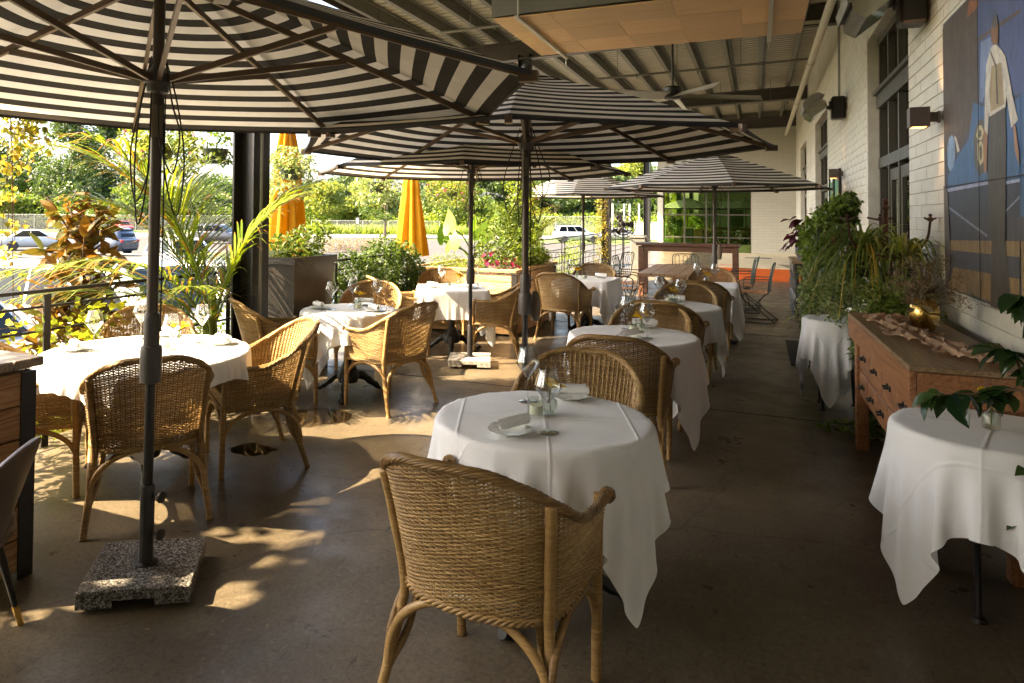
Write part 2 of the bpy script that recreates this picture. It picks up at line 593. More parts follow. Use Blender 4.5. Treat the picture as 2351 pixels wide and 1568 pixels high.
floor_material()
brick_material()
canvas_material()
wicker_material('wicker', (.11, .058, .017), (.275, .168, .06), (.50, .345, .145))
wicker_material('rattan', (.17, .095, .032), (.37, .23, .085), (.57, .40, .18))
granite_material('granite', (.02, .019, .018), (.095, .09, .082), (.28, .265, .24))
granite_material('granite_pale', (.16, .15, .13), (.42, .40, .36), (.66, .63, .57))
ground_material('asphalt', (.035, .032, .027), (.05, .046, .04), (.07, .064, .055), .5)
ground_material('grass_soil', (.045, .07, .014), (.08, .115, .023), (.13, .165, .038), .3)
ground_material('road', (.17, .155, .13), (.22, .20, .17), (.27, .25, .21), .4)
simple('mortar', (.54, .52, .45), .8, bump=.4)
simple('black_steel', (.018, .0155, .014), .42, var=.3, spec=.5)
simple('rail_steel', (.02, .019, .017), .7, .0, var=.25, spec=.2)
simple('purlin', (.10, .095, .072), .5, var=.15)
simple('beam_steel', (.055, .042, .033), .5, var=.2)
simple('pipe_paint', (.50, .47, .38), .45, var=.08)
simple('dark_pipe', (.16, .15, .125), .5)
simple('deck', (.42, .40, .325), .45, var=.07, scale=2)
simple('box_grey', (.14, .135, .105), .5, var=.12, scale=3)
simple('red_dot', (.16, .03, .025), .6)
simple('pole_brown', (.075, .058, .043), .38, .35, var=.12)
simple('pole_black', (.022, .02, .019), .35, .3, var=.15)
simple('rib_brown', (.13, .085, .05), .4, .2, var=.12)
simple('plastic_dark', (.05, .044, .037), .42, var=.1)
simple('cord', (.03, .027, .024), .8)
simple('brass', (.78, .53, .16), .22, 1.0, var=.06)
simple('rust', (.075, .036, .022), .7, .3, var=.4, scale=30, bump=.4)
simple('iron', (.02, .018, .017), .45, .4, var=.2)
simple('green_wire', (.035, .05, .042), .4, .4, var=.2)
simple('frame_bronze', (.075, .066, .053), .42, .4, var=.1)
simple('heater_steel', (.55, .53, .48), .16, 1.0, var=.05)
simple('sconce_brown', (.10, .075, .06), .5, .2)
simple('tyre', (.02, .02, .02), .8)
simple('rim_alloy', (.45, .45, .44), .3, .9)
simple('pot_stone', (.34, .28, .20), .8, var=.35, scale=9, bump=.3)
simple('pot_green', (.03, .045, .03), .4)
simple('terracotta', (.30, .13, .07), .8)
simple('planter_steel', (.026, .022, .02), .45, .3, var=.3, scale=4)
simple('soil', (.06, .04, .025), .95)
simple('mat_black', (.018, .018, .02), .95, bump=.6, bscale=200)
simple('leather', (.075, .047, .034), .4, var=.2, scale=4)
simple('white_plastic', (.72, .70, .65), .4, var=.04)
simple('ceramic', (.66, .66, .60), .25, var=.04)
simple('candle', (.75, .70, .60), .5, Subsurface_Weight=0) if False else simple('candle', (.75, .70, .60), .5)
simple('bark', (.14, .10, .07), .9, var=.4, bump=.6)
simple('stem_green', (.16, .22, .05), .5)
simple('stem_brown', (.12, .065, .035), .7)
simple('twig', (.20, .13, .09), .8)
simple('far_wall', (.60, .58, .50), .7, var=.06)
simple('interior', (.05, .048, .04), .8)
simple('stage_top', (.52, .44, .29), .65, var=.12, scale=3)
simple('orange_paint', (.55, .115, .02), .5, var=.1)
simple('print_black', (.02, .018, .016), .7)
simple('bin_grey', (.12, .115, .10), .5)
simple('wire_fence', (.42, .40, .36), .5, .5)
simple('util_green', (.30, .33, .22), .6)
simple('sign_dark', (.03, .03, .03), .6)
simple('galv', (.45, .44, .40), .5, .4)
simple('gauze_dummy', (.5, .4, .3), .8)
wood('plank_pine', (.30, .165, .065), (.52, .32, .145), (.66, .45, .235), axis=0, rough=.5)
wood('plank_pine_y', (.26, .13, .05), (.46, .26, .11), (.60, .38, .19), axis=1, rough=.5)
wood('plank_brown', (.16, .075, .03), (.31, .16, .065), (.44, .25, .115), axis=0, rough=.5)
wood('plank_brown_y', (.16, .075, .03), (.31, .16, .065), (.44, .25, .115), axis=1, rough=.5)
wood('plank_grey', (.12, .095, .068), (.25, .195, .135), (.36, .29, .205), axis=0, rough=.6)
wood('sideboard_wood', (.15, .06, .02), (.27, .115, .043), (.36, .17, .07), axis=1, rough=.45, rnd=.12)
wood('sideboard_top', (.12, .075, .038), (.24, .155, .078), (.33, .22, .12), axis=1, rough=.38, rnd=.1)
wood('table_oak', (.10, .06, .032), (.20, .125, .068), (.29, .19, .11), axis=1, rough=.45, rnd=.15)
wood('bar_wood', (.06, .03, .02), (.13, .062, .037), (.20, .10, .06), axis=0, rough=.4, rnd=.1)
wood('ebony', (.012, .011, .010), (.03, .027, .024), (.06, .05, .042), axis=2, rough=.35, rnd=.1)
wood('seat_slat', (.20, .085, .03), (.34, .16, .06), (.45, .23, .1), axis=0, rough=.45)
wood('plywood', (.58, .33, .13), (.68, .42, .185), (.74, .48, .235), axis=0, rough=.55, rnd=.36, ring=2)
def linen():
    t = NT('cloth_white')
    v = t.coord('Object')
    uvn = t.n('ShaderNodeUVMap'); uvn.uv_map = 'UVMap'
    sx = t.n('ShaderNodeSeparateXYZ'); t.l(uvn.outputs[0], sx.inputs[0])
    h = None
    for ax, offs in ((0, (-.345, .005, .35)), (1, (-.35, -.005, .345))):
        for o_ in offs:
            q = t.math('ABSOLUTE', t.math('SUBTRACT', sx.outputs[ax], o_))
            g = t.math('MAXIMUM', t.math('SUBTRACT', 1.0, t.math('DIVIDE', q, .009)), 0.0)
            h = g if h is None else t.math('ADD', h, g)
    wr = t.noise(t.coord('Object', (1, 1, .5)), 11, 5, .65, 1.2)
    hh = t.math('ADD', t.math('MULTIPLY', h, .9), t.math('MULTIPLY', wr, .85))
    nm = t.bump(hh, .42, .007)
    c = t.ramp(t.noise(v, 5, 4), [(.3, (.80, .80, .80)), (.7, (.86, .86, .855))])
    p = t.n('ShaderNodeBsdfPrincipled'); t.l(c, p.inputs['Base Color']); p.inputs['Roughness'].default_value = .85; p.inputs['Specular IOR Level'].default_value = .2
    p.inputs['Sheen Weight'].default_value = .1; t.l(nm, p.inputs['Normal'])
    tr = t.n('ShaderNodeBsdfTranslucent'); tr.inputs['Color'].default_value = (.84, .84, .83, 1)
    mx = t.n('ShaderNodeMixShader'); mx.inputs[0].default_value = .16
    t.l(p.outputs[0], mx.inputs[1]); t.l(tr.outputs[0], mx.inputs[2]); t.l(mx.outputs[0], t.out.inputs[0])
    M['cloth_white'] = t.done()
linen()
fabric('napkin', (.82, .815, .80), .1, weave=.2)
fabric('yellow_canvas', (.50, .255, .008), .35, tcol=(.62, .36, .01))
fabric('gauze', (.70, .49, .33), .4, var=.15)
fabric('tote', (.17, .14, .10), .1)
glass('clear_glass', (.95, .955, .95), 1.7, edge=.22)
glass('frosted_glass', (.90, .925, .89), rough=.2, edge=.7)
glass('window_glass', (.42, .46, .40), 2.1, gtint=(.95, 1, .95))
glass('green_glass', (.25, .42, .10), 3.2, gtint=(.72, 1.0, .42))
glass('car_glass', (.05, .055, .055), 1.35, gtint=(.3, .32, .32))
leaf('leaf_lime', (.10, .15, .015), (.27, .28, .025), .5, (1.7, 1.5, .7))
leaf('leaf_vine_gold', (.14, .17, .02), (.33, .30, .04), .5, (1.5, 1.4, .8), c3=(.26, .14, .035))
leaf('leaf_green', (.026, .055, .01), (.09, .13, .022), .36)
leaf('leaf_dark', (.018, .04, .012), (.06, .10, .022), .3)
leaf('leaf_mid', (.04, .075, .012), (.13, .165, .026), .4)
leaf('leaf_bright', (.075, .12, .015), (.20, .24, .03), .45)
leaf('leaf_tree_dark', (.022, .045, .015), (.085, .12, .028), .3)
leaf('leaf_pine', (.02, .045, .02), (.06, .095, .03), .25)
leaf('leaf_yellowgreen', (.08, .115, .02), (.22, .23, .04), .42)
leaf('leaf_varieg', (.11, .17, .045), (.36, .38, .18), .4, (1.4, 1.4, .9))
leaf('leaf_ivy', (.06, .105, .02), (.20, .26, .06), .35, rough=.35)
leaf('leaf_hedge_red', (.13, .10, .05), (.28, .19, .10), .35)
leaf('leaf_spider', (.045, .10, .02), (.27, .33, .10), .35)
leaf('leaf_yellow_stem', (.36, .25, .04), (.55, .38, .06), .3)
leaf('leaf_dry', (.10, .075, .04), (.24, .18, .10), .2)
leaf('leaf_dry_flower', (.16, .115, .085), (.33, .25, .19), .2)
leaf('leaf_magnolia', (.085, .085, .018), (.21, .10, .02), .32, (1.6, 1.2, .6), obj=True, c3=(.15, .17, .025))
leaf('leaf_camellia', (.012, .035, .012), (.05, .09, .025), .22, rough=.2, obj=True)
leaf('leaf_coleus', (.045, .008, .014), (.12, .014, .03), .3, obj=True)
leaf('leaf_elephant', (.07, .14, .016), (.15, .23, .025), .5, (1.5, 1.5, .8), obj=True)
leaf('leaf_palm', (.06, .11, .012), (.19, .23, .022), .45, (1.5, 1.45, .7), c3=(.30, .14, .03))
leaf('leaf_palm_grey', (.10, .15, .04), (.20, .24, .07), .35, c3=(.33, .17, .06))
leaf('leaf_grass', (.10, .145, .02), (.24, .27, .055), .45)
leaf('petal_yellow', (.66, .42, .006), (.78, .56, .015), .4, (1.2, 1.0, .6), obj=False)
leaf('petal_pink', (.55, .02, .15), (.70, .25, .40), .4, (1.2, 1, 1))
# ------------------------------------------------------------------ setting: ground, floor, stage
def sheet(name, x0, x1, y0, y1, z, mat, nx=1, ny=1):
    m = MB().grid(lambda a, b: (x0 + (x1 - x0) * a, y0 + (y1 - y0) * b, z), nx, ny)
    return tag(m.build(name, mat), kind='structure')

sheet('ground', -600, 400, -300, 700, -1.15, M['grass_soil'], 8, 8)
sheet('parking_lot', -75, -4.62, -40, 68, -1.10, M['asphalt'], 4, 6)
rd = MB()
rd.add([(-110, 37.5, -1.092), (60, 114.5, -1.092), (60, 128, -1.092), (-110, 51, -1.092)], [(0, 1, 2, 3)])
tag(rd.build('road', M['road']), kind='structure')

fl = MB(); fl.box((-1.7, 10.0, -.6), (5.8, 36.0, 1.2))
fl = tag(fl.build('patio_floor', M['floor']), kind='structure')
for yj in (1.6, 6.35, 10.6, 14.9):
    MB().box((-1.6, yj, .0015), (5.4, .009, .003)).build('saw_cut_joint', M['print_black'], fl)
MB().box((-1.45, 16.2, .0015), (.009, 22.0, .003)).build('saw_cut_joint', M['print_black'], fl)
dr = MB()
for k in range(12): dr.box((-2.95 + .055 * k, 14.2, .006), (.03, .8, .012))
dr.build('drain_grate', M['rail_steel'], fl)

# low stage with an orange front at the far end and the ramp beside it
st = empty('low_stage', (0, 19.6, 0))
MB().box((.02, 3.9, .165), (2.3, 7.8, .31), bev=.01).build('platform', M['stage_top'], st)
MB().box((.02, -.012, .15), (2.3, .02, .30)).build('front_board', M['orange_paint'], st)
for k in range(6):
    MB().box((.62 + .035 * k, 1.55 - .22 * k, .322), (.30, .07 + .02 * (k % 3), .003)).build('stencilled_mark', M['print_black'], st)
MB().box((.0, 4.6, .325), (.75, .5, .006)).build('floor_vent', M['bin_grey'], st)
for k in range(3):
    MB().prism([(-.05, 0), (.32, .02), (.36, .05), (.05, .055)], 0, .002, off=(-.95 + .03 * k, .35 + .24 * k, .322)).build('painted_mark', M['orange_paint'], st)
tag(st, 'low beige stage with orange front board before the far wall', 'stage')
rp = MB()
rp.add([(-4.2, 16.2, .004), (-1.14, 16.2, .004), (-1.14, 27.4, .30), (-4.2, 27.4, .30), (-4.2, 27.4, -.1), (-1.14, 27.4, -.1), (-4.2, 16.2, -.1), (-1.14, 16.2, -.1)],
       [(0, 1, 2, 3), (1, 7, 5, 2), (0, 3, 4, 6), (0, 6, 7, 1)])
tag(rp.build('concrete_ramp', M['floor']), kind='structure')

# ------------------------------------------------------------------ painted brick wall with windows
WX = 1.2
OPEN = [(7.3, 9.85, 0.0, 3.72), (15.2, 18.4, 0.0, 3.72), (21.6, 24.6, 0.0, 3.72)]
wall = empty('brick_wall', (WX, 10, 0))
tag(wall, 'long off-white painted brick wall with tall steel windows', 'wall')
def wpt(x, y, z): return (x - WX, y - 10, z)
core = MB()
ys = [-8.0]
for (a, b, z0, z1) in OPEN: ys += [a, b]
ys += [27.4]
for k in range(0, len(ys), 2):
    core.box(wpt(WX + .155, (ys[k] + ys[k + 1]) / 2, 2.75), (.3, ys[k + 1] - ys[k], 5.5))
for (a, b, z0, z1) in OPEN:
    core.box(wpt(WX + .155, (a + b) / 2, (z1 + 5.5) / 2), (.3, b - a - .002, 5.5 - z1))
core.build('mortar_core', M['mortar'], wall)

BL, BH = .4, .1
bricks = []
nc = 54
for c in range(nc):
    z = BH * c
    y = 2.4 + (BL / 2 if c % 2 else 0)
    while y < 27.4:
        a, b = y, y + BL
        segs = [(a, b)]
        for (o0, o1, z0, z1) in OPEN:
            if z < z1 - .001:
                ns = []
                for (p, q) in segs:
                    if q <= o0 or p >= o1: ns.append((p, q)); continue
                    if p < o0: ns.append((p, o0))
                    if q > o1: ns.append((o1, q))
                segs = ns
        for (p, q) in segs:
            q = min(q, 27.38)
            if q - p > .05: bricks.append((p, q, z))
        y += BL
def brick_mesh(L):
    j = .006
    m = MB(); m.box((0, 0, 0), (.022, L - j, BH - j), bev=.003)
    return m.mesh('brick', M['brick'], False)
bm = {}
def hidden(p, q, z): return (p > 2.5 and q < 5.85 and 1.15 < z < 2.8) or z > 3.9
cand = [b for b in bricks if b[0] > 4.3 and not hidden(*b)]
cand.sort(key=lambda b: b[0] + (2 if b[2] < .7 and b[0] < 7 else 0))
single = set(cand[:300])
for b in single:
    L = round(b[1] - b[0], 3)
    if L not in bm: bm[L] = brick_mesh(L)
    inst('brick', bm[L], wall, wpt(WX + .0065 + random.uniform(-.0008, .0008), (b[0] + b[1]) / 2, b[2] + BH / 2))
rest = [b for b in bricks if b not in single]
V = []; F = []
for i, (p, q, z) in enumerate(rest):
    j = .0025; x0 = WX - .0045 + random.uniform(-.001, .001); x1 = WX + .01
    y0, y1, z0, z1 = p + j, q - j, z + j, z + BH - j
    c = .003
    k = len(V)
    V += [(x0, y0 + c, z0 + c), (x0, y1 - c, z0 + c), (x0, y1 - c, z1 - c), (x0, y0 + c, z1 - c), (x0 + c, y0, z0), (x0 + c, y1, z0), (x0 + c, y1, z1), (x0 + c, y0, z1), (x1, y0, z0), (x1, y1, z0), (x1, y1, z1), (x1, y0, z1)]
    F += [(k, k + 3, k + 2, k + 1)]
    for s in (0, 4):
        for e in range(4):
            n = (e + 1) % 4
            F.append((k + s + e, k + s + n, k + s + 4 + n, k + s + 4 + e))
V = np.array(V) - np.array([WX, 10, 0])
tag(inst('brick_courses', fast_mesh('brick_courses', V, F, M['brick']), wall), kind='stuff')

def window_unit(a, b, head, door, zb):
    X = WX + .17
    fr = MB()
    W = b - a
    nb = 4
    zt = 2.98
    fr.box(wpt(X, (a + b) / 2, head - .04), (.13, W, .08)); fr.box(wpt(X - .01, (a + b) / 2, zt - .01), (.14, W, .16))
    fr.box(wpt(X - .085, (a + b) / 2, zt + .09), (.07, W, .045))
    fr.box(wpt(X, (a + b) / 2, 2.24), (.13, W, .12))
    cols = [a + .03 + (W - .06) * k / nb for k in range(nb + 1)]
    for k, y in enumerate(cols):
        fr.box(wpt(X, y, (head + zb) / 2), (.11, .065, head - zb - .02))
    if zb > .3: fr.box(wpt(X - .05, (a + b) / 2, zb + .03), (.22, W, .07))
    else: fr.box(wpt(X, (a + b) / 2, .05), (.12, W, .1))
    fo = fr.build('window_frame', M['frame_bronze'], wall)
    for k in range(nb):
        y0, y1 = cols[k] + .032, cols[k + 1] - .032
        rows = [(zt + .06, head - .08), (2.30, zt - .10), (max(zb + .06, .1), 2.18)]
        for r, (z0, z1) in enumerate(rows):
            if door and r == 2 and k in (1, 2): continue
            MB().box(wpt(X + .01, (y0 + y1) / 2, (z0 + z1) / 2), (.008, y1 - y0 + .01, z1 - z0 + .01)).build('pane', M['window_glass'], fo)
    if door:
        for k in (1, 2):
            y0, y1 = cols[k] + .036, cols[k + 1] - .036
            d = MB()
            for yy in (y0 + .05, y1 - .05): d.box(wpt(X - .02, yy, 1.08), (.05, .1, 2.1))
            d.box(wpt(X - .02, (y0 + y1) / 2, 2.07), (.048, y1 - y0 - .19, .12)); d.box(wpt(X - .02, (y0 + y1) / 2, .14), (.048, y1 - y0 - .19, .22))
            do = d.build('door', M['frame_bronze'], wall)
            MB().box(wpt(X - .02, (y0 + y1) / 2, 1.13), (.008, y1 - y0 - .18, 1.78)).build('pane', M['window_glass'], do)
            yh = y1 - .05 if k == 1 else y0 + .05
            MB().tube([wpt(X - .05, yh, .9), wpt(X - .1, yh, .95), wpt(X - .1, yh, 1.3), wpt(X - .05, yh, 1.35)], .012, 8).build('handle', M['rim_alloy'], do)
window_unit(7.3, 9.85, 3.72, True, 0)
window_unit(15.2, 18.4, 3.72, True, 0)
window_unit(21.6, 24.6, 3.72, False, 0)
# dim room behind the glass
rm = MB(); rm.box((5.4, 12, 2.7), (7.6, 40, 5.5))
rm.f = [tuple(reversed(f)) for f in rm.f]
rm.v = [tuple(p) for p in rm.v]
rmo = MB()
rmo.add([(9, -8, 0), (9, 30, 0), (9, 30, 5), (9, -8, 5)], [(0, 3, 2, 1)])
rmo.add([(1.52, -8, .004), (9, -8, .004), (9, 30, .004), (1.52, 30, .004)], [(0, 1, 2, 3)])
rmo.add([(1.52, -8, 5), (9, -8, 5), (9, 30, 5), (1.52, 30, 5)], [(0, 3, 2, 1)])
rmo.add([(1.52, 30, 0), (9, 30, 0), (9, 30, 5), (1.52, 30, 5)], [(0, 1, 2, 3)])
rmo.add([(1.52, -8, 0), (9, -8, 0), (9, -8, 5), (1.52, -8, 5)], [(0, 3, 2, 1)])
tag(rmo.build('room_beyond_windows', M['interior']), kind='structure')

# ------------------------------------------------------------------ end wall with green glass
endw = empty('end_wall', (-1, 27.4, 0))
tag(endw, 'far white brick end wall with green glass storefront', 'wall')
t = NT('far_brick')
v = t.pos()
bk = t.n('ShaderNodeTexBrick')
bk.inputs['Scale'].default_value = 1.0; bk.inputs['Mortar Size'].default_value = .008
bk.inputs['Brick Width'].default_value = .4; bk.inputs['Row Height'].default_value = .1
sx = t.n('ShaderNodeSeparateXYZ'); cx_ = t.n('ShaderNodeCombineXYZ')
t.l(v, sx.inputs[0]); t.l(sx.outputs[0], cx_.inputs[0]); t.l(sx.outputs[2], cx_.inputs[1]); t.l(cx_.outputs[0], bk.inputs['Vector'])
bk.inputs['Color1'].default_value = (.40, .385, .325, 1); bk.inputs['Color2'].default_value = (.375, .36, .30, 1); bk.inputs['Mortar'].default_value = (.34, .325, .27, 1)
t.bsdf(bk.outputs['Color'], .6, normal=t.bump(t.math('SUBTRACT', 1.0, bk.outputs['Fac']), .25, .006))
M['far_brick'] = t.done()
eb = MB()
eb.box((.7 + 1, .15, 2.8), (1.0 + .0, .3, 5.6)); eb.v = eb.v
eb2 = MB()
gx0, gx1, gz0, gz1 = -3.2, -.22, .02, 3.0
eb2.box((1 + (gx1 + 1.2) / 2, .15, 2.8), (1.2 - gx1, .3, 5.6))
eb2.box((1 + (gx0 + gx1) / 2, .15, (gz1 + 5.6) / 2), (gx1 - gx0 - .004, .3, 5.6 - gz1))
eb2.box((1 + gx0 - .1, .15, 2.8), (.2, .3, 5.6))
eb2.build('wall_panel', M['far_brick'], endw)
gf = MB()
xs = np.linspace(gx0, gx1, 5)
zs = [.3, .86, 1.68, 2.5, 3.0]
for x in xs: gf.box((x + 1, .08, 1.5), (.05, .1, 3.0))
for z in zs: gf.box((1 + (gx0 + gx1) / 2, .082, z - .02), (gx1 - gx0, .09, .045))
gfo = gf.build('window_frame', M['frame_bronze'], endw)
for i in range(4):
    for j in range(4):
        MB().box((1 + (xs[i] + xs[i + 1]) / 2, .1, (zs[j] + zs[j + 1]) / 2 - .02), (xs[i + 1] - xs[i] - .05, .01, zs[j + 1] - zs[j] - .045)).build('pane', M['green_glass'], gfo)
gb = MB(); gb.box((1.5 - 1 - 1.7 + 1, 3.0, 1.6), (4.4, .05, 3.6)); gb.box((-.7, 1.6, .28), (4.4, 2.8, .02))
gb.build('back_room', M['interior'], endw)

rw = empty('light_block_wall', (-1.5, -3.6, 0))  # wall added out of view to cut light from behind and darken the near floor
MB().box((0, 0, 2.6), (5.4, .3, 5.2)).build('wall_panel', M['far_brick'], rw)
MB().box((0, .16, 1.05), (1.0, .04, 2.1), bev=.01).build('door', M['frame_bronze'], rw)
tag(rw, 'added brick wall unseen behind the viewer, blocking light from the rear', 'wall')

# ------------------------------------------------------------------ canopy roof
SL = .027
def zr(x): return SL * (x - WX)
roof = empty('canopy_roof', (0, 10, 4.7))
tag(roof, 'sloping patio canopy roof with ribbed metal deck on steel purlins', 'roof')
RX0, RX1, RY0, RY1 = -6.0, WX, -9.0, 30.5
def rp_(x, y, z): return (x, y - 10, z - 4.7)
dk = MB()
prof = []
y = RY0
while y < RY1:
    prof += [(y, 0), (y + .10, 0), (y + .125, .04), (y + .175, .04), (y + .2, 0)]
    y += .2
V = []; F = []
for (yy, dz) in prof:
    V.append(rp_(RX0, yy, 5.30 + zr(RX0) + dz)); V.append(rp_(RX1 + .1, yy, 5.30 + zr(RX1 + .1) + dz))
for i in range(len(prof) - 1):
    F.append((2 * i, 2 * i + 1, 2 * i + 3, 2 * i + 2))
k = len(V)
V += [rp_(RX0, RY0, 5.40 + zr(RX0)), rp_(RX1 + .1, RY0, 5.40 + zr(RX1 + .1)), rp_(RX1 + .1, RY1, 5.40 + zr(RX1 + .1)), rp_(RX0, RY1, 5.40 + zr(RX0))]
F.append((k, k + 1, k + 2, k + 3))
dk.add(V, F)
dk.build('roof_deck', M['deck'], roof)
MB().box(rp_(RX0 - .02, 10.75, 5.2 + zr(RX0)), (.03, 39.5, .34)).build('eave_fascia', M['beam_steel'], roof)
pm = MB()
Lp = RY1 - RY0
pm.box((0, 0, 0), (.012, Lp, .20)); pm.box((.035, 0, .097), (.08, Lp, .01)); pm.box((-.035, 0, -.097), (.08, Lp, .01)); pm.box((-.07, 0, -.085), (.01, Lp, .03))
pm = pm.mesh('purlin', M['purlin'])
x = RX0 + .15
while x < WX - .1:
    inst('purlin', pm, roof, rp_(x, (RY0 + RY1) / 2, 5.17 + zr(x)))
    x += .66
for yb in (-3, 5, 13, 21, 27.1):
    b = MB()
    xa, xb = RX0 + .1, WX
    for (dy, hh, zz, ww) in ((0, .30, 4.89, .02), (0, .025, 5.055, .18), (0, .025, 4.725, .18)):
        b.bar(rp_(xa, yb, zz + zr(xa)), rp_(xb, yb, zz + zr(xb)), ww, hh)
    b.build('roof_beam', M['beam_steel'], roof)
# pipes below the roof
wp = MB()
wp.tube([(.88, 4.5, 4.42), (.88, 26.9, 4.42)], .055, 12)
for yy in (8.2, 14.5, 19.5): wp.tube([(.88, yy, 4.42), (.88, yy + .12, 4.42)], .07, 12)
tag(wp.build('drain_pipe', M['pipe_paint'], smooth=True), 'thick cream drain pipe running under the roof along the wall', 'pipe')
for i, (yy, zz, x0, lab) in enumerate(((10.3, 4.6, -4.6, 'nearest of the thin sprinkler pipes below the roof, beyond the plywood'), (15.2, 4.62, -3.2, 'middle thin sprinkler pipe crossing above the ceiling fan'), (20.2, 4.62, -2.6, 'farthest thin sprinkler pipe before the dark roof beam'))):
    sp = MB(); sp.tube([(x0, yy, zz - .1), (.95, yy, zz)], .024, 8)
    for xx in np.arange(x0 + .5, .9, 1.2):
        sp.tube([(xx, yy, zz - .03), (xx, yy, 5.15)], .006, 6); sp.tube([(xx + .4, yy, zz - .05), (xx + .4, yy, zz - .14)], .015, 8)
    tag(sp.build('sprinkler_pipe', M['dark_pipe'], smooth=True), lab, 'pipe', 'sprinkler pipes under the roof')
for (yy, x0, x1, lab) in ((11.6, -.95, .3, 'pale strut rail left of the ceiling fan rod'), (12.9, .1, 1.0, 'pale strut rail hung by the wall')):
    tag(MB().box(((x0 + x1) / 2, yy, 4.75), (x1 - x0, .05, .05)).build('strut_rail', M['pipe_paint']), lab, 'rail')

# grey box with a plywood underside hung from the roof
pb = empty('hanging_box', (-1.12, 8.5, 3.8))
tag(pb, 'big grey hanging box with orange plywood underside below the roof', 'ceiling box')
bx = MB()
bx.box((0, -1.0, .28), (3.2, .03, .5)); bx.box((0, 1.0, .28), (3.2, .03, .5)); bx.box((-1.6, 0, .28), (.03, 1.97, .5)); bx.box((1.6, 0, .28), (.03, 1.97, .5)); bx.box((0, 0, .53), (3.2, 2.0, .02))
bx.build('side_panels', M['box_grey'], pb)
pmesh = MB().box((0, 0, 0), (.639, .649, .016), bev=.0015).mesh('plywood_panel', M['plywood'])
for i in range(5):
    for j in range(3):
        inst('plywood_panel', pmesh, pb, (-1.28 + .64 * i, -.65 + .65 * j, .01 + .002 * ((i + j) % 2)), (0, 0, PI if (i * 3 + j) % 2 else 0))
for xx in (-1.28, 1.25):
    b = MB(); b.box((xx, 0, -.03), (.045, 2.25, .03)); b.tube([(xx, -1.06, -.06), (xx, -1.06, 1.3)], .008, 8); b.tube([(xx, 1.09, -.14), (xx, 1.09, 1.3)], .008, 8)
    b.build('support_channel', M['pipe_paint'], pb)
for (xx, zz) in ((-1.17, .30), (-.2, .48), (.7, .33)):
    MB().lathe([(.001, 0), (.045, 0), (.045, .004), (.001, .004)], 14, M=Matrix.Rotation(PI / 2, 4, 'X'), c=(xx, -1.014, zz)).build('red_plug', M['red_dot'], pb)

# ceiling fan
cf = empty('ceiling_fan', (-1.28, 12.25, 3.62))
MB().tube([(0, 0, .1), (0, 0, 1.52)], .018, 10).build('down_rod', M['black_steel'], cf, True)
MB().lathe([(.0, -.09), (.12, -.085), (.15, -.06), (.15, -.02), (.14, .0), (.14, .09), (.11, .12), (.03, .13), (.0, .14)], 24).build('motor', M['black_steel'], cf, True)
bl = MB()
def blade(u, v):
    r = .13 + 1.25 * u
    wd = .075 * (1 - .45 * u) + .02
    return (r, (v - .5) * 2 * wd, -.03 - .06 * u + (v - .5) * .09)
bl.grid(blade, 8, 2)
blade2 = MB(); blade2.grid(blade, 8, 2)
blade2.v = [(p[0], p[1], p[2] - .012) for p in blade2.v]; blade2.f = [tuple(reversed(f)) for f in blade2.f]
bl.add(blade2.v, blade2.f)
bme = bl.mesh('blade', M['pipe_paint'])
for k in range(5): inst('blade', bme, cf, rot=(0, 0, .25 + 2 * PI * k / 5))
tag(cf, 'ceiling fan with dark motor and pale blades on a long rod', 'ceiling fan')

# steel posts
def steel_post(y, x, h, lab):
    p = MB()
    p.box((-.105, 0, h / 2), (.018, .22, h)); p.box((.105, 0, h / 2), (.018, .22, h)); p.box((0, 0, h / 2), (.192, .016, h))
    o = empty('steel_post', (x, y, 0))
    p.build('column', M['black_steel'], o)
    b = MB(); b.box((0, 0, .012), (.4, .4, .024), bev=.004)
    for sx_ in (-1, 1):
        for sy_ in (-1, 1): b.lathe([(.0, .06), (.016, .06), (.016, .024)], 6, (sx_ * .16, sy_ * .16, 0))
    b.build('base_plate', M['black_steel'], o)
    c = MB(); c.tube([(.13 + .02, -.05, .02), (.13 + .02, -.05, h - .3)], .014, 8); c.build('conduit', M['dark_pipe'], o)
    return tag(o, lab, 'post', 'black steel roof posts')
steel_post(5.0, -4.05, 4.66, 'thick black steel post beside the tall dark planter')
steel_post(13.0, -4.05, 4.66, 'vine-covered black steel post behind the wooden planter')
steel_post(21.0, -4.05, 4.66, 'black steel post with orange-tipped vine near the pedestal fan')
steel_post(29.3, -4.05, 4.66, 'bare black steel post furthest back near the green glass')

# railings
def railing(x, y0, y1, lab, nb=6, top=1.07, sect=1.75):
    o = empty('railing', (x, (y0 + y1) / 2, 0))
    L = y1 - y0
    MB().box((0, 0, top - .012), (.042, L, .024), bev=.004).build('top_rail', M['rail_steel'], o)
    bmesh_ = MB().tube([(0, -L / 2, 0), (0, L / 2, 0)], .0095, 8).mesh('bar', M['rail_steel'], True)
    for k in range(nb): inst('bar', bmesh_, o, (0, 0, .13 + (top - .25) * k / (nb - 1) ))
    n = max(2, round(L / sect) + 1)
    pmesh_ = MB().box((0, 0, top / 2 - .02), (.012, .05, top - .034)).mesh('baluster', M['rail_steel'])
    for k in range(n): inst('baluster', pmesh_, o, (.018, -L / 2 + .04 + (L - .08) * k / (n - 1), 0))
    return tag(o, lab, 'railing', 'patio railings')
railing(-4.45, -4.0, 8.86, 'nearest railing of dark steel bars behind the left tables')
railing(-4.3, 11.0, 16.8, 'railing of steel bars behind the stone planter and metal chairs')
railing(-4.3, 17.0, 27.2, 'farthest railing of steel bars between the rear posts')
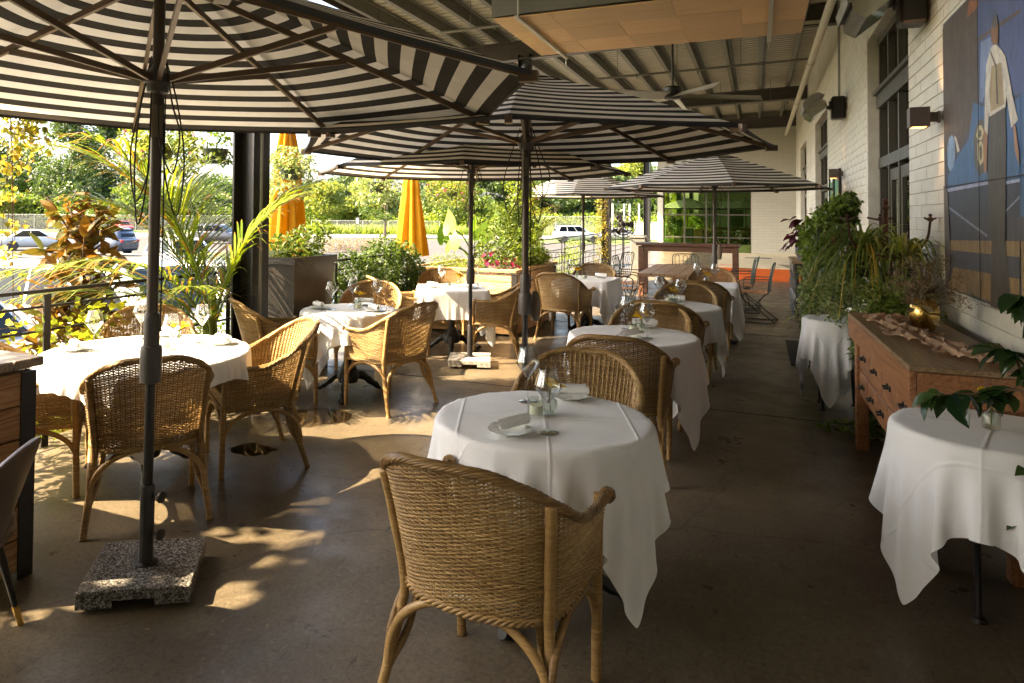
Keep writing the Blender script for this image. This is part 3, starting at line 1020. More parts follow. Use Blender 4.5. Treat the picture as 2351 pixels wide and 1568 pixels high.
# ------------------------------------------------------------------ wall mural
MUR = {
'brown_wall': [(5.885, 2.906), (5.252, 2.929), (5.041, 2.87), (5.023, 2.263), (5.873, 1.811)] ,
'blue_sky': [(5.041, 2.87), (4.294, 2.661), (4.31, 2.208), (5.023, 2.263), (5.029, 2.646)] ,
'sky_light': [(4.971, 2.61), (4.747, 2.592), (4.735, 2.427), (4.964, 2.254), (5.011, 2.284)] ,
'beamline': [(5.029, 2.646), (4.295, 2.623), (4.296, 2.602), (5.03, 2.625)] ,
'cone': [(5.208, 2.917), (5.013, 2.863), (5.01, 2.827), (5.256, 2.821)] ,
'car_dark': [(5.863, 2.056), (5.449, 2.015), (5.219, 2.074), (5.146, 2.281), (4.928, 2.204), (4.312, 2.159), (4.332, 1.617), (5.771, 1.606)] ,
'car_body': [(5.759, 1.887), (5.473, 2.011), (5.24, 2.077), (5.134, 2.285), (4.881, 2.225), (4.819, 2.123), (4.831, 1.794), (5.763, 1.794)] ,
'car_body_r': [(4.528, 2.17), (4.311, 2.198), (4.326, 1.782), (4.542, 1.792)] ,
'head_lamp': [(5.779, 2.076), (5.722, 2.138), (5.643, 2.149), (5.578, 2.11), (5.572, 2.006), (5.626, 1.932), (5.705, 1.911), (5.767, 1.954)] ,
'lamp_rim': [(5.592, 2.138), (5.533, 2.118), (5.449, 2.028), (5.507, 2.02)] ,
'plate8': [(5.133, 2.078), (5.047, 2.162), (4.948, 2.167), (4.874, 2.107), (4.861, 1.972), (4.921, 1.865), (5.019, 1.848), (5.107, 1.899)] ,
'eight_a': [(5.083, 2.084), (5.028, 2.136), (4.961, 2.131), (4.924, 2.09), (4.964, 2.049), (5.032, 2.05)] ,
'eight_a_in': [(5.042, 2.08), (5.009, 2.111), (4.97, 2.101), (4.967, 2.072), (5.007, 2.063)] ,
'eight_b': [(5.052, 2.035), (4.972, 2.044), (4.92, 2.0), (4.938, 1.922), (4.997, 1.904), (5.048, 1.942)] ,
'eight_b_in': [(5.013, 2.008), (4.973, 2.022), (4.955, 1.992), (4.969, 1.942), (5.0, 1.933)] ,
'running': [(5.845, 1.796), (4.849, 1.811), (4.849, 1.789), (5.818, 1.775)] ,
'running_r': [(4.542, 1.792), (4.325, 1.796), (4.326, 1.78), (4.542, 1.776)] ,
'strut': [(5.741, 1.68), (4.86, 1.508), (4.886, 1.496), (5.741, 1.662)] ,
'strut_r': [(4.563, 1.638), (4.328, 1.714), (4.329, 1.699), (4.564, 1.628)] ,
'ground1': [(5.723, 1.454), (4.336, 1.491), (4.339, 1.413), (5.699, 1.389)] ,
'ground_dark': [(5.726, 1.388), (4.339, 1.413), (4.344, 1.287), (5.626, 1.282)] ,
'ground2': [(5.626, 1.282), (4.343, 1.306), (4.349, 1.151), (5.779, 1.132)] ,
'shirt': [(4.767, 2.531), (4.714, 2.539), (4.662, 2.527), (4.581, 2.48), (4.518, 2.436), (4.418, 2.225), (4.335, 2.084), (4.439, 2.057), (4.509, 2.239), (4.528, 2.17), (4.799, 2.153), (4.816, 2.189), (4.839, 2.059), (4.901, 2.099), (4.886, 2.288), (4.85, 2.46)] ,
'shirt_shade': [(4.753, 2.43), (4.583, 2.418), (4.543, 2.193), (4.78, 2.184), (4.804, 2.308)] ,
'suspender': [(4.767, 2.52), (4.66, 2.412), (4.641, 2.207), (4.674, 2.212), (4.684, 2.406), (4.775, 2.509)] ,
'head': [(4.759, 2.567), (4.748, 2.647), (4.708, 2.696), (4.65, 2.681), (4.626, 2.606), (4.639, 2.53), (4.697, 2.532)] ,
'cap': [(4.748, 2.647), (4.708, 2.696), (4.65, 2.681), (4.632, 2.623), (4.693, 2.622)] ,
'trousers': [(4.799, 2.159), (4.528, 2.175), (4.518, 2.005), (4.553, 1.494), (4.471, 1.196), (4.582, 1.123), (4.82, 1.116), (4.788, 1.488), (4.848, 1.817)] ,
'arm': [(4.408, 2.079), (4.365, 2.049), (4.326, 1.928), (4.323, 1.859), (4.384, 1.932)] ,
'arm_l': [(4.912, 2.111), (4.839, 2.059), (4.866, 1.851), (4.91, 1.864), (4.928, 2.001)] ,
'fender_l': [(5.872, 1.825), (5.763, 1.787), (5.7, 1.382), (5.763, 1.134), (5.844, 1.146)] ,
}
MCOL = {'brown_wall': (.075, .055, .042), 'blue_sky': (.085, .105, .20), 'sky_light': (.20, .25, .38), 'beamline': (.11, .075, .06), 'cone': (.24, .11, .06),
        'car_dark': (.04, .045, .07), 'car_body': (.075, .145, .265), 'car_body_r': (.07, .13, .245), 'head_lamp': (.24, .33, .46), 'lamp_rim': (.5, .46, .40),
        'plate8': (.10, .085, .07), 'eight_a': (.50, .44, .27), 'eight_a_in': (.10, .085, .07), 'eight_b': (.50, .44, .27), 'eight_b_in': (.10, .085, .07),
        'running': (.38, .40, .55), 'running_r': (.38, .40, .55), 'strut': (.25, .27, .36), 'strut_r': (.25, .27, .36), 'ground1': (.26, .18, .095),
        'ground_dark': (.06, .058, .075), 'ground2': (.23, .155, .08), 'shirt': (.55, .51, .44), 'shirt_shade': (.33, .26, .16), 'suspender': (.10, .075, .055),
        'head': (.22, .12, .07), 'cap': (.10, .09, .085), 'trousers': (.062, .05, .042), 'arm': (.30, .17, .10), 'arm_l': (.30, .17, .10), 'fender_l': (.10, .08, .07)}
t = NT('mural_paint')
vc = t.n('ShaderNodeAttribute', attribute_name='paint')
v = t.pos()
n1 = t.noise(t.pos((1, 1, .35)), 9, 7, .75, 1.2)
n2 = t.noise(v, 60, 4, .7)
n3 = t.noise(t.pos((1, 1.6, 1)), 4.2, 6, .7, 2.0)
val = t.math('ADD', t.math('MULTIPLY', n1, 1.3), t.math('MULTIPLY', n3, 1.1))
hs = t.n('ShaderNodeHueSaturation'); t.l(vc.outputs['Color'], hs.inputs['Color'])
t.l(t.math('SUBTRACT', val, .28), hs.inputs['Value'])
t.l(t.math('ADD', t.math('MULTIPLY', n3, .07), .465), hs.inputs['Hue'])
hs.inputs['Saturation'].default_value = 1.15
col = t.mix(t.ramp(t.noise(t.pos((1, 2.5, 1)), 13, 6, .75, 2.5), [(.56, (.0,) * 3), (.68, (.6,) * 3)]), hs.outputs[0], (.12, .075, .045))
col = t.mix(t.ramp(t.noise(t.pos((1, 1, 2.2)), 22, 5, .75, 1.5), [(.58, (.0,) * 3), (.74, (.6,) * 3)]), col, (.025, .022, .022))
col = t.mix(t.ramp(n2, [(.67, (0,) * 3), (.70, (1,) * 3)]), col, (.012, .011, .010))
t.bsdf(col, .55, normal=t.bump(n1, .3, .006))
M['mural_paint'] = t.done()
mu = empty('wall_mural', (WX - .03, 4.2, 2.0))
tag(mu, 'large weathered wall painting of a worker in white shirt beside a blue car', 'mural')
bk_ = MB(); bk_.box((.006, -.05, .03), (.02, 3.44, 1.81)); bk_.build('backing_board', M['sconce_brown'], mu)
V = []; F = []; C = []
def paint(poly, colr, layer):
    k = len(V)
    for (yy, zz) in poly: V.append((-.0045 - .00018 * layer, yy - 4.2, zz - 2.0))
    F.append(tuple(range(k, k + len(poly)))); C.append(colr)
paint([(5.87, 1.125), (5.87, 2.935), (2.43, 2.935), (2.43, 1.125)], (.06, .055, .075), 0)
paint([(4.31, 2.93), (2.43, 2.93), (2.43, 2.2), (4.31, 2.2)], (.085, .105, .21), 1)
paint([(4.33, 1.61), (2.43, 1.61), (2.43, 2.2), (4.33, 2.2)], (.07, .13, .245), 1)
paint([(4.33, 1.49), (2.43, 1.5), (2.43, 1.13), (4.33, 1.15)], (.23, .16, .085), 1)
for i, (k_, poly) in enumerate(MUR.items()):
    paint(poly, MCOL[k_], 2 + i)
def inside(poly, y, z):
    c = False
    for i in range(len(poly)):
        (y0, z0), (y1, z1) = poly[i - 1], poly[i]
        if (z0 > z) != (z1 > z) and y < (y1 - y0) * (z - z0) / (z1 - z0) + y0: c = not c
    return c
rs = random.Random(77)
ALLP = [([(5.87, 1.125), (5.87, 2.935), (2.43, 2.935), (2.43, 1.125)], (.06, .055, .075)), ([(4.31, 2.93), (2.43, 2.93), (2.43, 2.2), (4.31, 2.2)], (.085, .105, .21)), ([(4.33, 1.61), (2.43, 1.61), (2.43, 2.2), (4.33, 2.2)], (.07, .13, .245)), ([(4.33, 1.49), (2.43, 1.5), (2.43, 1.13), (4.33, 1.15)], (.23, .16, .085))] + [(p_, MCOL[k_]) for k_, p_ in MUR.items()]
for q in range(0):
    y_, z_ = rs.uniform(3.6, 5.85), rs.uniform(1.14, 2.92)
    base = None
    for p_, c_ in ALLP:
        if inside(p_, y_, z_): base = c_
    if base is None: continue
    f_ = rs.choice((.7, .8, .88, 1.12, 1.25)) * rs.uniform(.92, 1.08)
    tint = rs.choice(((1, 1, 1), (1.08, .98, .92), (.94, .98, 1.08)))
    L_, w_ = rs.uniform(.02, .075), rs.uniform(.008, .03)
    an = rs.gauss(PI / 2, .5)
    d_ = (math.cos(an) * L_, math.sin(an) * L_); n_ = (-math.sin(an) * w_, math.cos(an) * w_)
    paint([(y_ - d_[0] - n_[0] * .3, z_ - d_[1] - n_[1] * .3), (y_ + n_[0], z_ + n_[1]), (y_ + d_[0] + n_[0] * .2, z_ + d_[1] + n_[1] * .2), (y_ + d_[0] - n_[0] * .3, z_ + d_[1] - n_[1] * .3), (y_ - n_[0], z_ - n_[1])], tuple(min(1, base[i] * f_ * tint[i]) for i in range(3)), 34 + (q % 5))
me = bpy.data.meshes.new('painting')
me.from_pydata(V, [], F)
at = me.attributes.new('paint', 'FLOAT_COLOR', 'FACE')
for i, c in enumerate(C): at.data[i].color = (*c, 1)
me.materials.append(M['mural_paint'])
inst('painting', me, mu)
# plank seams of the board
for zz in (-.19,):
    MB().box((-.0135, -.05, zz), (.002, 3.4, .006)).build('seam', M['print_black'], mu)
for yy in (.8, -.5):
    MB().box((-.0135, yy, .03), (.002, .005, 1.78)).build('seam', M['print_black'], mu)

# ------------------------------------------------------------------ wall lamps, heaters, posters
M['lamp_warm'] = bpy.data.materials.new('lamp_warm'); M['lamp_warm'].use_nodes = True
_n = M['lamp_warm'].node_tree; _n.nodes.clear()
_e = _n.nodes.new('ShaderNodeEmission'); _e.inputs[0].default_value = (1, .42, .10, 1); _e.inputs[1].default_value = 1.1
_o = _n.nodes.new('ShaderNodeOutputMaterial'); _n.links.new(_e.outputs[0], _o.inputs[0])
def sconce(y, z, lab):
    o = empty('wall_lamp', (WX - .02, y, z))
    b = MB(); b.box((-.15, 0, .078), (.14, .14, .006)); b.box((-.15, 0, -.078), (.14, .14, .004))
    for s in (-1, 1): b.box((-.15, s * .068, 0), (.14, .006, .16)); b.box((-.15 + s * .068, 0, 0), (.005, .13, .16))
    b.build('housing', M['sconce_brown'], o)
    b = MB(); b.box((-.04, 0, 0), (.08, .06, .08), bev=.005); b.lathe([(.0, 0), (.05, 0), (.05, .02), (0, .02)], 16, M=Matrix.Rotation(-PI / 2, 4, 'Y'), c=(0, 0, 0)); b.build('bracket', M['sconce_brown'], o)
    MB().box((-.15, 0, -.082), (.10, .10, .003)).build('lens', M['lamp_warm'], o)
    for dz, e in ((-.11, 1.6), (.12, 1.6)):
        ld = bpy.data.lights.new('lamp_light', 'SPOT'); ld.energy = .8 * e; ld.color = (1, .5, .18); ld.spot_size = math.radians(75); ld.spot_blend = .8; ld.shadow_soft_size = .03
        lo = bpy.data.objects.new('bulb', ld); COL.objects.link(lo); lo.parent = o; lo.location = (-.07, 0, dz)
        lo.rotation_euler = (0, 0, 0) if dz < 0 else (PI, 0, 0)
    o.scale = (.86, .86, .86)
    return tag(o, lab, 'wall lamp', 'square wall lamps')
sconce(6.06, 2.32, 'square brown wall lamp lit beside the big mural')
sconce(12.42, 2.27, 'square brown wall lamp above the green posters')

def heater(y, z, lab):
    o = empty('patio_heater', (WX - .01, y, z))
    b = MB(); b.box((-.10, 0, -.02), (.18, .22, .34), bev=.02); b.box((-.20, 0, .02), (.03, .16, .12)); b.build('mount_box', M['black_steel'], o)
    R = Matrix.Rotation(math.radians(-38), 4, 'Y')
    h = MB()
    prof_ = [(-.12, -.11), (.12, -.11), (.15, -.02), (.10, .07), (-.10, .07), (-.15, -.02)]
    h.prism(prof_, -.34, .34, axis='y')
    h.v = [tuple(R @ Vector(p) + Vector((-.42, 0, -.02))) for p in h.v]
    h.build('reflector', M['heater_steel'], o, False)
    g = MB(); g.prism([(-.17, .02), (.17, .02), (.13, .10), (.06, .13), (-.06, .13), (-.13, .10)], -.37, .37, axis='y')
    g.v = [tuple(R @ Vector(p) + Vector((-.42, 0, .02))) for p in g.v]
    g.build('hood', M['dark_pipe'], o)
    MB().bar((-.2, 0, .0), (-.36, 0, -.02), .05, .05).build('arm', M['black_steel'], o)
    c = MB(); c.tube([(-.08, .03, .15), (-.08, .03, 1.9)], .014, 8); c.tube([(-.08, -.06, .15), (-.08, -.06, 1.9)], .009, 8); c.build('gas_pipe', M['dark_pipe'], o)
    return tag(o, lab, 'heater', 'infrared patio heaters on the wall')
heater(6.5, 3.28, 'chrome patio heater high on the wall above the mural end')
heater(12.1, 3.25, 'chrome patio heater high on the wall between the windows')
for (y0, y1, cA, cB, lab) in ((12.75, 13.55, (.05, .22, .10), (.34, .32, .10), 'green framed poster nearer the lit lamp'), (13.7, 14.4, (.04, .16, .09), (.30, .25, .06), 'dark-framed poster farther along the wall')):
    o = empty('poster', (WX - .03, (y0 + y1) / 2, 2.0))
    W_ = y1 - y0
    b = MB()
    for s in (-1, 1): b.box((0, s * W_ / 2, 0), (.04, .04, .74)); b.box((0, 0, s * .35), (.039, W_ - .04, .04))
    b.build('frame', M['black_steel'], o)
    simple('poster_a' + str(y0), cA, .5, var=.5, scale=5); simple('poster_b' + str(y0), cB, .5, var=.4, scale=6)
    MB().box((.005, 0, 0), (.01, W_ - .04, .68)).build('print_sheet', M['poster_a' + str(y0)], o)
    b = MB(); b.prism([(-.28, -.25), (.2, -.3), (.26, -.05), (.05, .0), (-.1, .1)], -.0025, -.0012, axis='x'); b.build('print_shape', M['poster_b' + str(y0)], o)
    b = MB(); b.box((-.002, 0, .24), (.002, W_ * .6, .06)); b.build('print_band', M['orange_paint'] if y0 < 13 else M['white_plastic'], o)
    tag(o, lab, 'poster', 'framed posters on the wall')
for (yy, zz, lab) in ((14.75, 1.72, 'white alarm box on the wall beyond the posters'), (19.6, 1.7, 'small white switch box on the far part of the wall')):
    o = empty('alarm_box', (WX - .02, yy, zz))
    MB().box((-.03, 0, 0), (.08, .2, .26), bev=.012).build('case', M['white_plastic'], o)
    MB().box((-.072, 0, .03), (.004, .07, .1)).build('sticker', M['orange_paint'], o)
    tag(o, lab, 'box', 'white boxes on the wall')
# ------------------------------------------------------------------ wicker armchair (one built, the rest copies)
def u_curve(w, front, back, n=160, ex=2.5):
    """plan of a tub chair: straight arms then a rounded back; from +x front round to -x front"""
    y0 = -.02
    pts = []
    for yy in np.linspace(front, y0, 30, endpoint=False): pts.append((w, yy))
    for a in np.linspace(0, PI, 120):
        c, s = math.cos(a), math.sin(a)
        x = w * np.sign(c) * abs(c) ** (2 / ex)
        y = y0 - (y0 - back) * abs(s) ** (2 / ex)
        pts.append((x, y))
    for yy in np.linspace(y0, front, 31)[1:]: pts.append((-w, yy))
    P = np.array(pts)
    d = np.r_[0, np.cumsum(np.linalg.norm(np.diff(P, axis=0), axis=1))]
    s = np.linspace(0, d[-1], n)
    return np.c_[np.interp(s, d, P[:, 0]), np.interp(s, d, P[:, 1])]

ZB, ZT = .405, .875
NU = 321
CB = u_curve(.27, .245, -.245, NU)
CT = u_curve(.345, .215, -.375, NU)
SS = np.linspace(-1, 1, NU)
def rim_z(s):
    a = np.clip((np.abs(s) - .10) / .68, 0, 1)
    k = .5 - .5 * np.cos(PI * a)
    return .875 - .225 * k
RZ = rim_z(SS)
def surf(i, z, off=0.0):
    """point on the chair shell at perimeter position i (float index) and height z"""
    i = np.asarray(i, dtype=float)
    q = np.arange(NU)
    bx, by = np.interp(i, q, CB[:, 0]), np.interp(i, q, CB[:, 1])
    tx, ty = np.interp(i, q, CT[:, 0]), np.interp(i, q, CT[:, 1])
    k = np.clip((np.asarray(z) - ZB) / (ZT - ZB), 0, 1.1)
    k = .72 * k + .28 * k * k
    x = bx + (tx - bx) * k; y = by + (ty - by) * k
    # outward normal in plan
    dx = np.interp(i + 1, q, CB[:, 0]) - np.interp(i - 1, q, CB[:, 0])
    dy = np.interp(i + 1, q, CB[:, 1]) - np.interp(i - 1, q, CB[:, 1])
    L = np.maximum(np.hypot(dx, dy), 1e-9)
    nx, ny = dy / L, -dx / L
    sgn = np.where(nx * x + ny * (y + .0) > 0, 1, -1)
    return np.stack([x + nx * sgn * off, y + ny * sgn * off, np.broadcast_to(z, x.shape)], -1)

def strand_batch(paths, r, n=4):
    V = []; F = []; R = []
    b = 0
    for P in paths:
        v, f = tube_np(np.asarray(P), np.full(len(P), r), n, False, False)
        V += v; F += [tuple(i + b for i in q) for q in f]; b += len(v)
        R += [random.random()] * len(f)
    return V, F, R

def build_chair():
    root = empty('wicker_chair')
    # woven shell: upright stakes and thin weavers passing in and out of them
    nst = 61
    st_i = np.linspace(3, NU - 4, nst)
    paths = []
    for i in st_i:
        zt = np.interp(i, np.arange(NU), RZ) - .004
        zz = np.linspace(ZB, zt, 9)
        paths.append(surf(np.full(9, i), zz))
    V, F, R = strand_batch(paths, .0042, 5)
    P2 = []
    seg = 4
    nodes = np.linspace(st_i[0], st_i[-1], (nst - 1) * seg + 1)
    rz = np.interp(nodes, np.arange(NU), RZ)
    row = 0
    z = ZB + .004
    while z < ZT - .008:
        ok = rz > z + .006
        ph = np.cos(PI * np.arange(len(nodes)) / seg + (PI if row % 2 else 0))
        pts = surf(nodes, np.full(len(nodes), z) + .0008 * np.sin(nodes * .2 + row), 0.0)
        po = surf(nodes, np.full(len(nodes), z), .0058)
        bul = np.abs(np.sin(PI * np.arange(len(nodes)) / seg)) * .75
        pts = pts + (po - surf(nodes, np.full(len(nodes), z), 0.0)) * (ph * .8 + bul)[:, None]
        idx = np.where(ok)[0]
        if len(idx):
            cuts = np.split(idx, np.where(np.diff(idx) > 1)[0] + 1)
            for c in cuts:
                if len(c) > 2: P2.append(pts[c])
        z += .0066
        row += 1
    v2, f2, r2 = strand_batch(P2, .0030, 4)
    b = len(V)
    V += v2; F += [tuple(i + b for i in q) for q in f2]; R += r2
    # front apron
    P3 = []
    for k in range(17):
        x = -.25 + .5 * k / 16
        P3.append([(x, .247, .395), (x, .25, .475)])
    for k in range(10):
        zz = .40 + .0078 * k
        xs_ = np.linspace(-.255, .255, 33)
        P3.append(np.c_[xs_, .249 + .005 * np.cos(PI * np.arange(33) / 2 + (PI if k % 2 else 0)), np.full(33, zz)])
    v3, f3, r3 = strand_batch(P3, .0042, 4)
    b = len(V)
    V += v3; F += [tuple(i + b for i in q) for q in f3]; R += r3
    tag(inst('woven_shell', fast_mesh('woven_shell', V, F, M['wicker'], True, R), root), kind='stuff')
    # seat: closely woven strips
    SV = []
    for k in range(46):
        y = .245 - .0107 * k
        i0 = int(np.argmin(np.abs(CB[:100, 1] - y))) if y > -.02 else None
        wdt = .255 if y > -.05 else .255 * max(0.02, 1 - abs((y + .05) / .2) ** 2.5) ** .4
        xs_ = np.linspace(-wdt, wdt, 25)
        SV.append(np.c_[xs_, np.full(25, y), .468 + .004 * np.cos(PI * np.arange(25) + PI * k) - .012 * (1 - (xs_ / .26) ** 2)])
    v4, f4, r4 = strand_batch(SV, .0066, 4)
    inst('seat', fast_mesh('seat', v4, f4, M['wicker'], True, r4), root)
    # braided rim
    i_ = np.linspace(1, NU - 2, 230)
    zz = np.interp(i_, np.arange(NU), RZ)
    base = surf(i_, zz, .004)
    # arm ends curl down
    T = np.gradient(base, axis=0); T /= np.linalg.norm(T, axis=1, keepdims=True)
    up = np.array([0, 0, 1.0])
    S_ = np.cross(T, up); S_ /= np.linalg.norm(S_, axis=1, keepdims=True)
    U_ = np.cross(S_, T)
    ln = np.r_[0, np.cumsum(np.linalg.norm(np.diff(base, axis=0), axis=1))]
    V = []; F = []; R = []
    for k in range(9):
        ph = 2 * PI * k / 9 + ln * 2 * PI / .20 * (1 if k % 2 else -.0 + 1)
        wob = 1 + .12 * np.sin(ln * 55 + k * 2.1)
        P = base + S_ * (np.cos(ph) * .0135 * wob)[:, None] + U_ * (np.sin(ph) * .0105 * wob)[:, None]
        v, f = tube_np(P, np.full(len(P), .0056), 5, False, True)
        b = len(V); V += v; f4_ = [q for q in f if len(q) == 4]
        F += [tuple(i + b for i in q) for q in f4_]; R += [random.random()] * len(f4_)
    inst('braided_rim', fast_mesh('braided_rim', V, F, M['wicker'], True, R), root)
    # arm end knots
    for s in (0, -1):
        kn = MB()
        c = base[s]
        for a in range(4):
            th = a * PI / 2
            kn.tube([c + np.array([0, .012, 0]) + np.array([.02 * math.cos(t_), .008 * math.sin(2 * t_ + th), .02 * math.sin(t_)]) for t_ in np.linspace(0, 2 * PI, 12)], .008, 5)
        kn.build('arm_end', M['wicker'], root, True)
    # lower braid
    i2 = np.linspace(1, NU - 2, 150)
    lb = surf(i2, np.full(150, ZB - .004), .006)
    fr = np.array([[x, .255, ZB - .006] for x in np.linspace(-.255, .255, 30)])
    V = []; F = []; R = []
    for P0 in (lb, fr):
        l2 = np.r_[0, np.cumsum(np.linalg.norm(np.diff(P0, axis=0), axis=1))]
        for k in range(3):
            ph = 2 * PI * k / 3 + l2 * 2 * PI / .07
            P = P0 + np.c_[np.cos(ph) * .004, np.cos(ph) * .004, np.sin(ph) * .009]
            v, f = tube_np(P, np.full(len(P), .0062), 5, False, False)
            b = len(V); V += v; F += [tuple(i + b for i in q) for q in f]; R += [random.random()] * len(f)
    inst('lower_braid', fast_mesh('lower_braid', V, F, M['wicker'], True, R), root)
    # wrapped legs
    def wrapped(pts, r, name, n=8, step=.0085):
        P = np.array(pts, dtype=float)
        if len(P) > 2: P = smooth_path(P, 10)
        d = np.r_[0, np.cumsum(np.linalg.norm(np.diff(P, axis=0), axis=1))]
        m = int(d[-1] / (step / 2)) + 2
        s = np.linspace(0, d[-1], m)
        Q = np.c_[[np.interp(s, d, P[:, k]) for k in range(3)]].T
        rr = r + .0016 * (np.arange(m) % 2) + .0006 * np.sin(s * 40)
        return MB().tube(Q, rr, n).build(name, M['rattan'], root, True, 0)
    ia = .30 * (NU - 1); ib = .70 * (NU - 1)
    for ii, sx_ in ((ia, 1), (ib, -1)):
        top = surf(np.array([ii]), np.array([np.interp(ii, np.arange(NU), RZ) - .01]), .014)[0]
        mid = surf(np.array([ii]), np.array([.64]), .016)[0]
        low = surf(np.array([ii]), np.array([ZB]), .016)[0]
        foot = (low[0] * 1.18, low[1] - .10, .0)
        wrapped([top, mid, low, (low[0] * 1.04, low[1] - .015, .28), foot], .0165, 'leg')
        wrapped([(low[0] * .82, low[1] + .03, ZB - .01), (low[0] * .93, low[1] - .0, .25), (low[0] * 1.08, low[1] - .055, .14)], .012, 'leg_strut')
        wrapped([(sx_ * .274, .250, .645), (sx_ * .268, .256, .40), (sx_ * .262, .264, 0)], .0175, 'leg')
        # side arch between front and rear leg
        f0 = np.array([sx_ * .264, .262, .17]); f1 = np.array([low[0] * 1.09, low[1] - .055, .17])
        a_ = np.linspace(0, PI, 15)
        wrapped([tuple(f0 * (.5 + .5 * math.cos(t_)) + f1 * (.5 - .5 * math.cos(t_)) + np.array([0, 0, .215 * math.sin(t_) ** .8])) for t_ in a_], .013, 'side_arch')
    la = surf(np.array([ia]), np.array([ZB]), .016)[0]; lb_ = surf(np.array([ib]), np.array([ZB]), .016)[0]
    f0 = np.array([la[0] * 1.10, la[1] - .06, .15]); f1 = np.array([lb_[0] * 1.10, lb_[1] - .06, .15])
    wrapped([tuple(f0 * (.5 + .5 * math.cos(t_)) + f1 * (.5 - .5 * math.cos(t_)) + np.array([0, .03 * math.sin(t_), .24 * math.sin(t_) ** .75])) for t_ in np.linspace(0, PI, 17)], .014, 'rear_arch')
    f0 = np.array([.264, .262, .17]); f1 = np.array([-.264, .262, .17])
    wrapped([tuple(f0 * (.5 + .5 * math.cos(t_)) + f1 * (.5 - .5 * math.cos(t_)) + np.array([0, 0, .22 * math.sin(t_) ** .75])) for t_ in np.linspace(0, PI, 17)], .013, 'front_arch')
    return root

CHAIRS = [
    # x, y, facing direction (dx, dy), label
    (-.80, 2.26, (.10, 1), 'nearest wicker armchair, seen from behind at the front round table'),
    (-.83, 3.44, (.03, -1), 'wicker armchair facing us beyond the front round table'),
    (-.80, 4.66, (.0, 1), 'wicker armchair with its back to us at the second table of the aisle row'),
    (-.80, 5.86, (.02, -1), 'wicker armchair facing us behind the second table of the aisle row'),
    (-.74, 6.52, (.05, 1), 'wicker armchair with its back to us at the third table of the aisle row'),
    (-.70, 7.72, (.0, -1), 'wicker armchair facing us behind the third table of the aisle row'),
    (-.60, 8.80, (.06, 1), 'wicker armchair back-on at the square-clothed table of the aisle row'),
    (-.58, 10.2, (.0, -1), 'pale wicker armchair facing us beyond the square-clothed aisle table'),
    (-3.0, 2.87, (-.76, .65), 'wicker armchair behind the nearest umbrella pole, back towards us'),
    (-2.99, 3.77, (-.62, -.78), 'wicker armchair at the right of the big left table, side-on'),
    (-3.86, 2.84, (.72, .69), 'wicker armchair half hidden behind the wooden box at the left edge'),
    (-4.0, 3.83, (.74, -.67), 'wicker armchair against the railing beyond the big left table'),
    (-2.82, 5.32, (-.966, .26), 'golden wicker armchair turned left at the middle left table, its back to the aisle'),
    (-3.72, 4.96, (.63, .78), 'wicker armchair between the black post and the middle left table'),
    (-3.62, 6.33, (.32, -.95), 'sunlit wicker armchair by the railing beyond the middle left table'),
    (-3.78, 7.36, (.75, .66), 'wicker armchair left of the table before the wooden planter'),
    (-2.70, 7.66, (-.95, -.3), 'wicker armchair right of the table before the wooden planter'),
    (-3.72, 8.42, (.42, -.9), 'wicker armchair between a table and the wooden planter face'),
    (-2.28, 9.06, (.12, .99), 'wicker armchair beside the wooden planter, its back to us'),
    (-2.2, 10.32, (.0, -1), 'sunlit wicker armchair facing us beyond the square table by the planter'),
]
_c0 = build_chair()
for k, (x, y, d, lab) in enumerate(CHAIRS):
    c = _c0 if k == 0 else copy_tree(_c0)
    c.location = (x, y, 0)
    c.rotation_euler = (0, 0, math.atan2(d[1], d[0]) - PI / 2)
    tag(c, lab, 'chair', 'wicker armchairs on the patio')
# loose cane strip uncoiling from the nearest chair's left rear leg
cs_ = MB()
cs_.grid(lambda u, v: (-1.19 + .03 * math.sin(u * 13) - .015 * u, 1.84 + .03 * math.cos(u * 13), .17 - .15 * u + (v - .5) * .008), 40, 1)
tag(cs_.build('loose_cane_strip', M['rattan']), 'thin curling strip of loose cane by the nearest chair leg', 'cane strip')

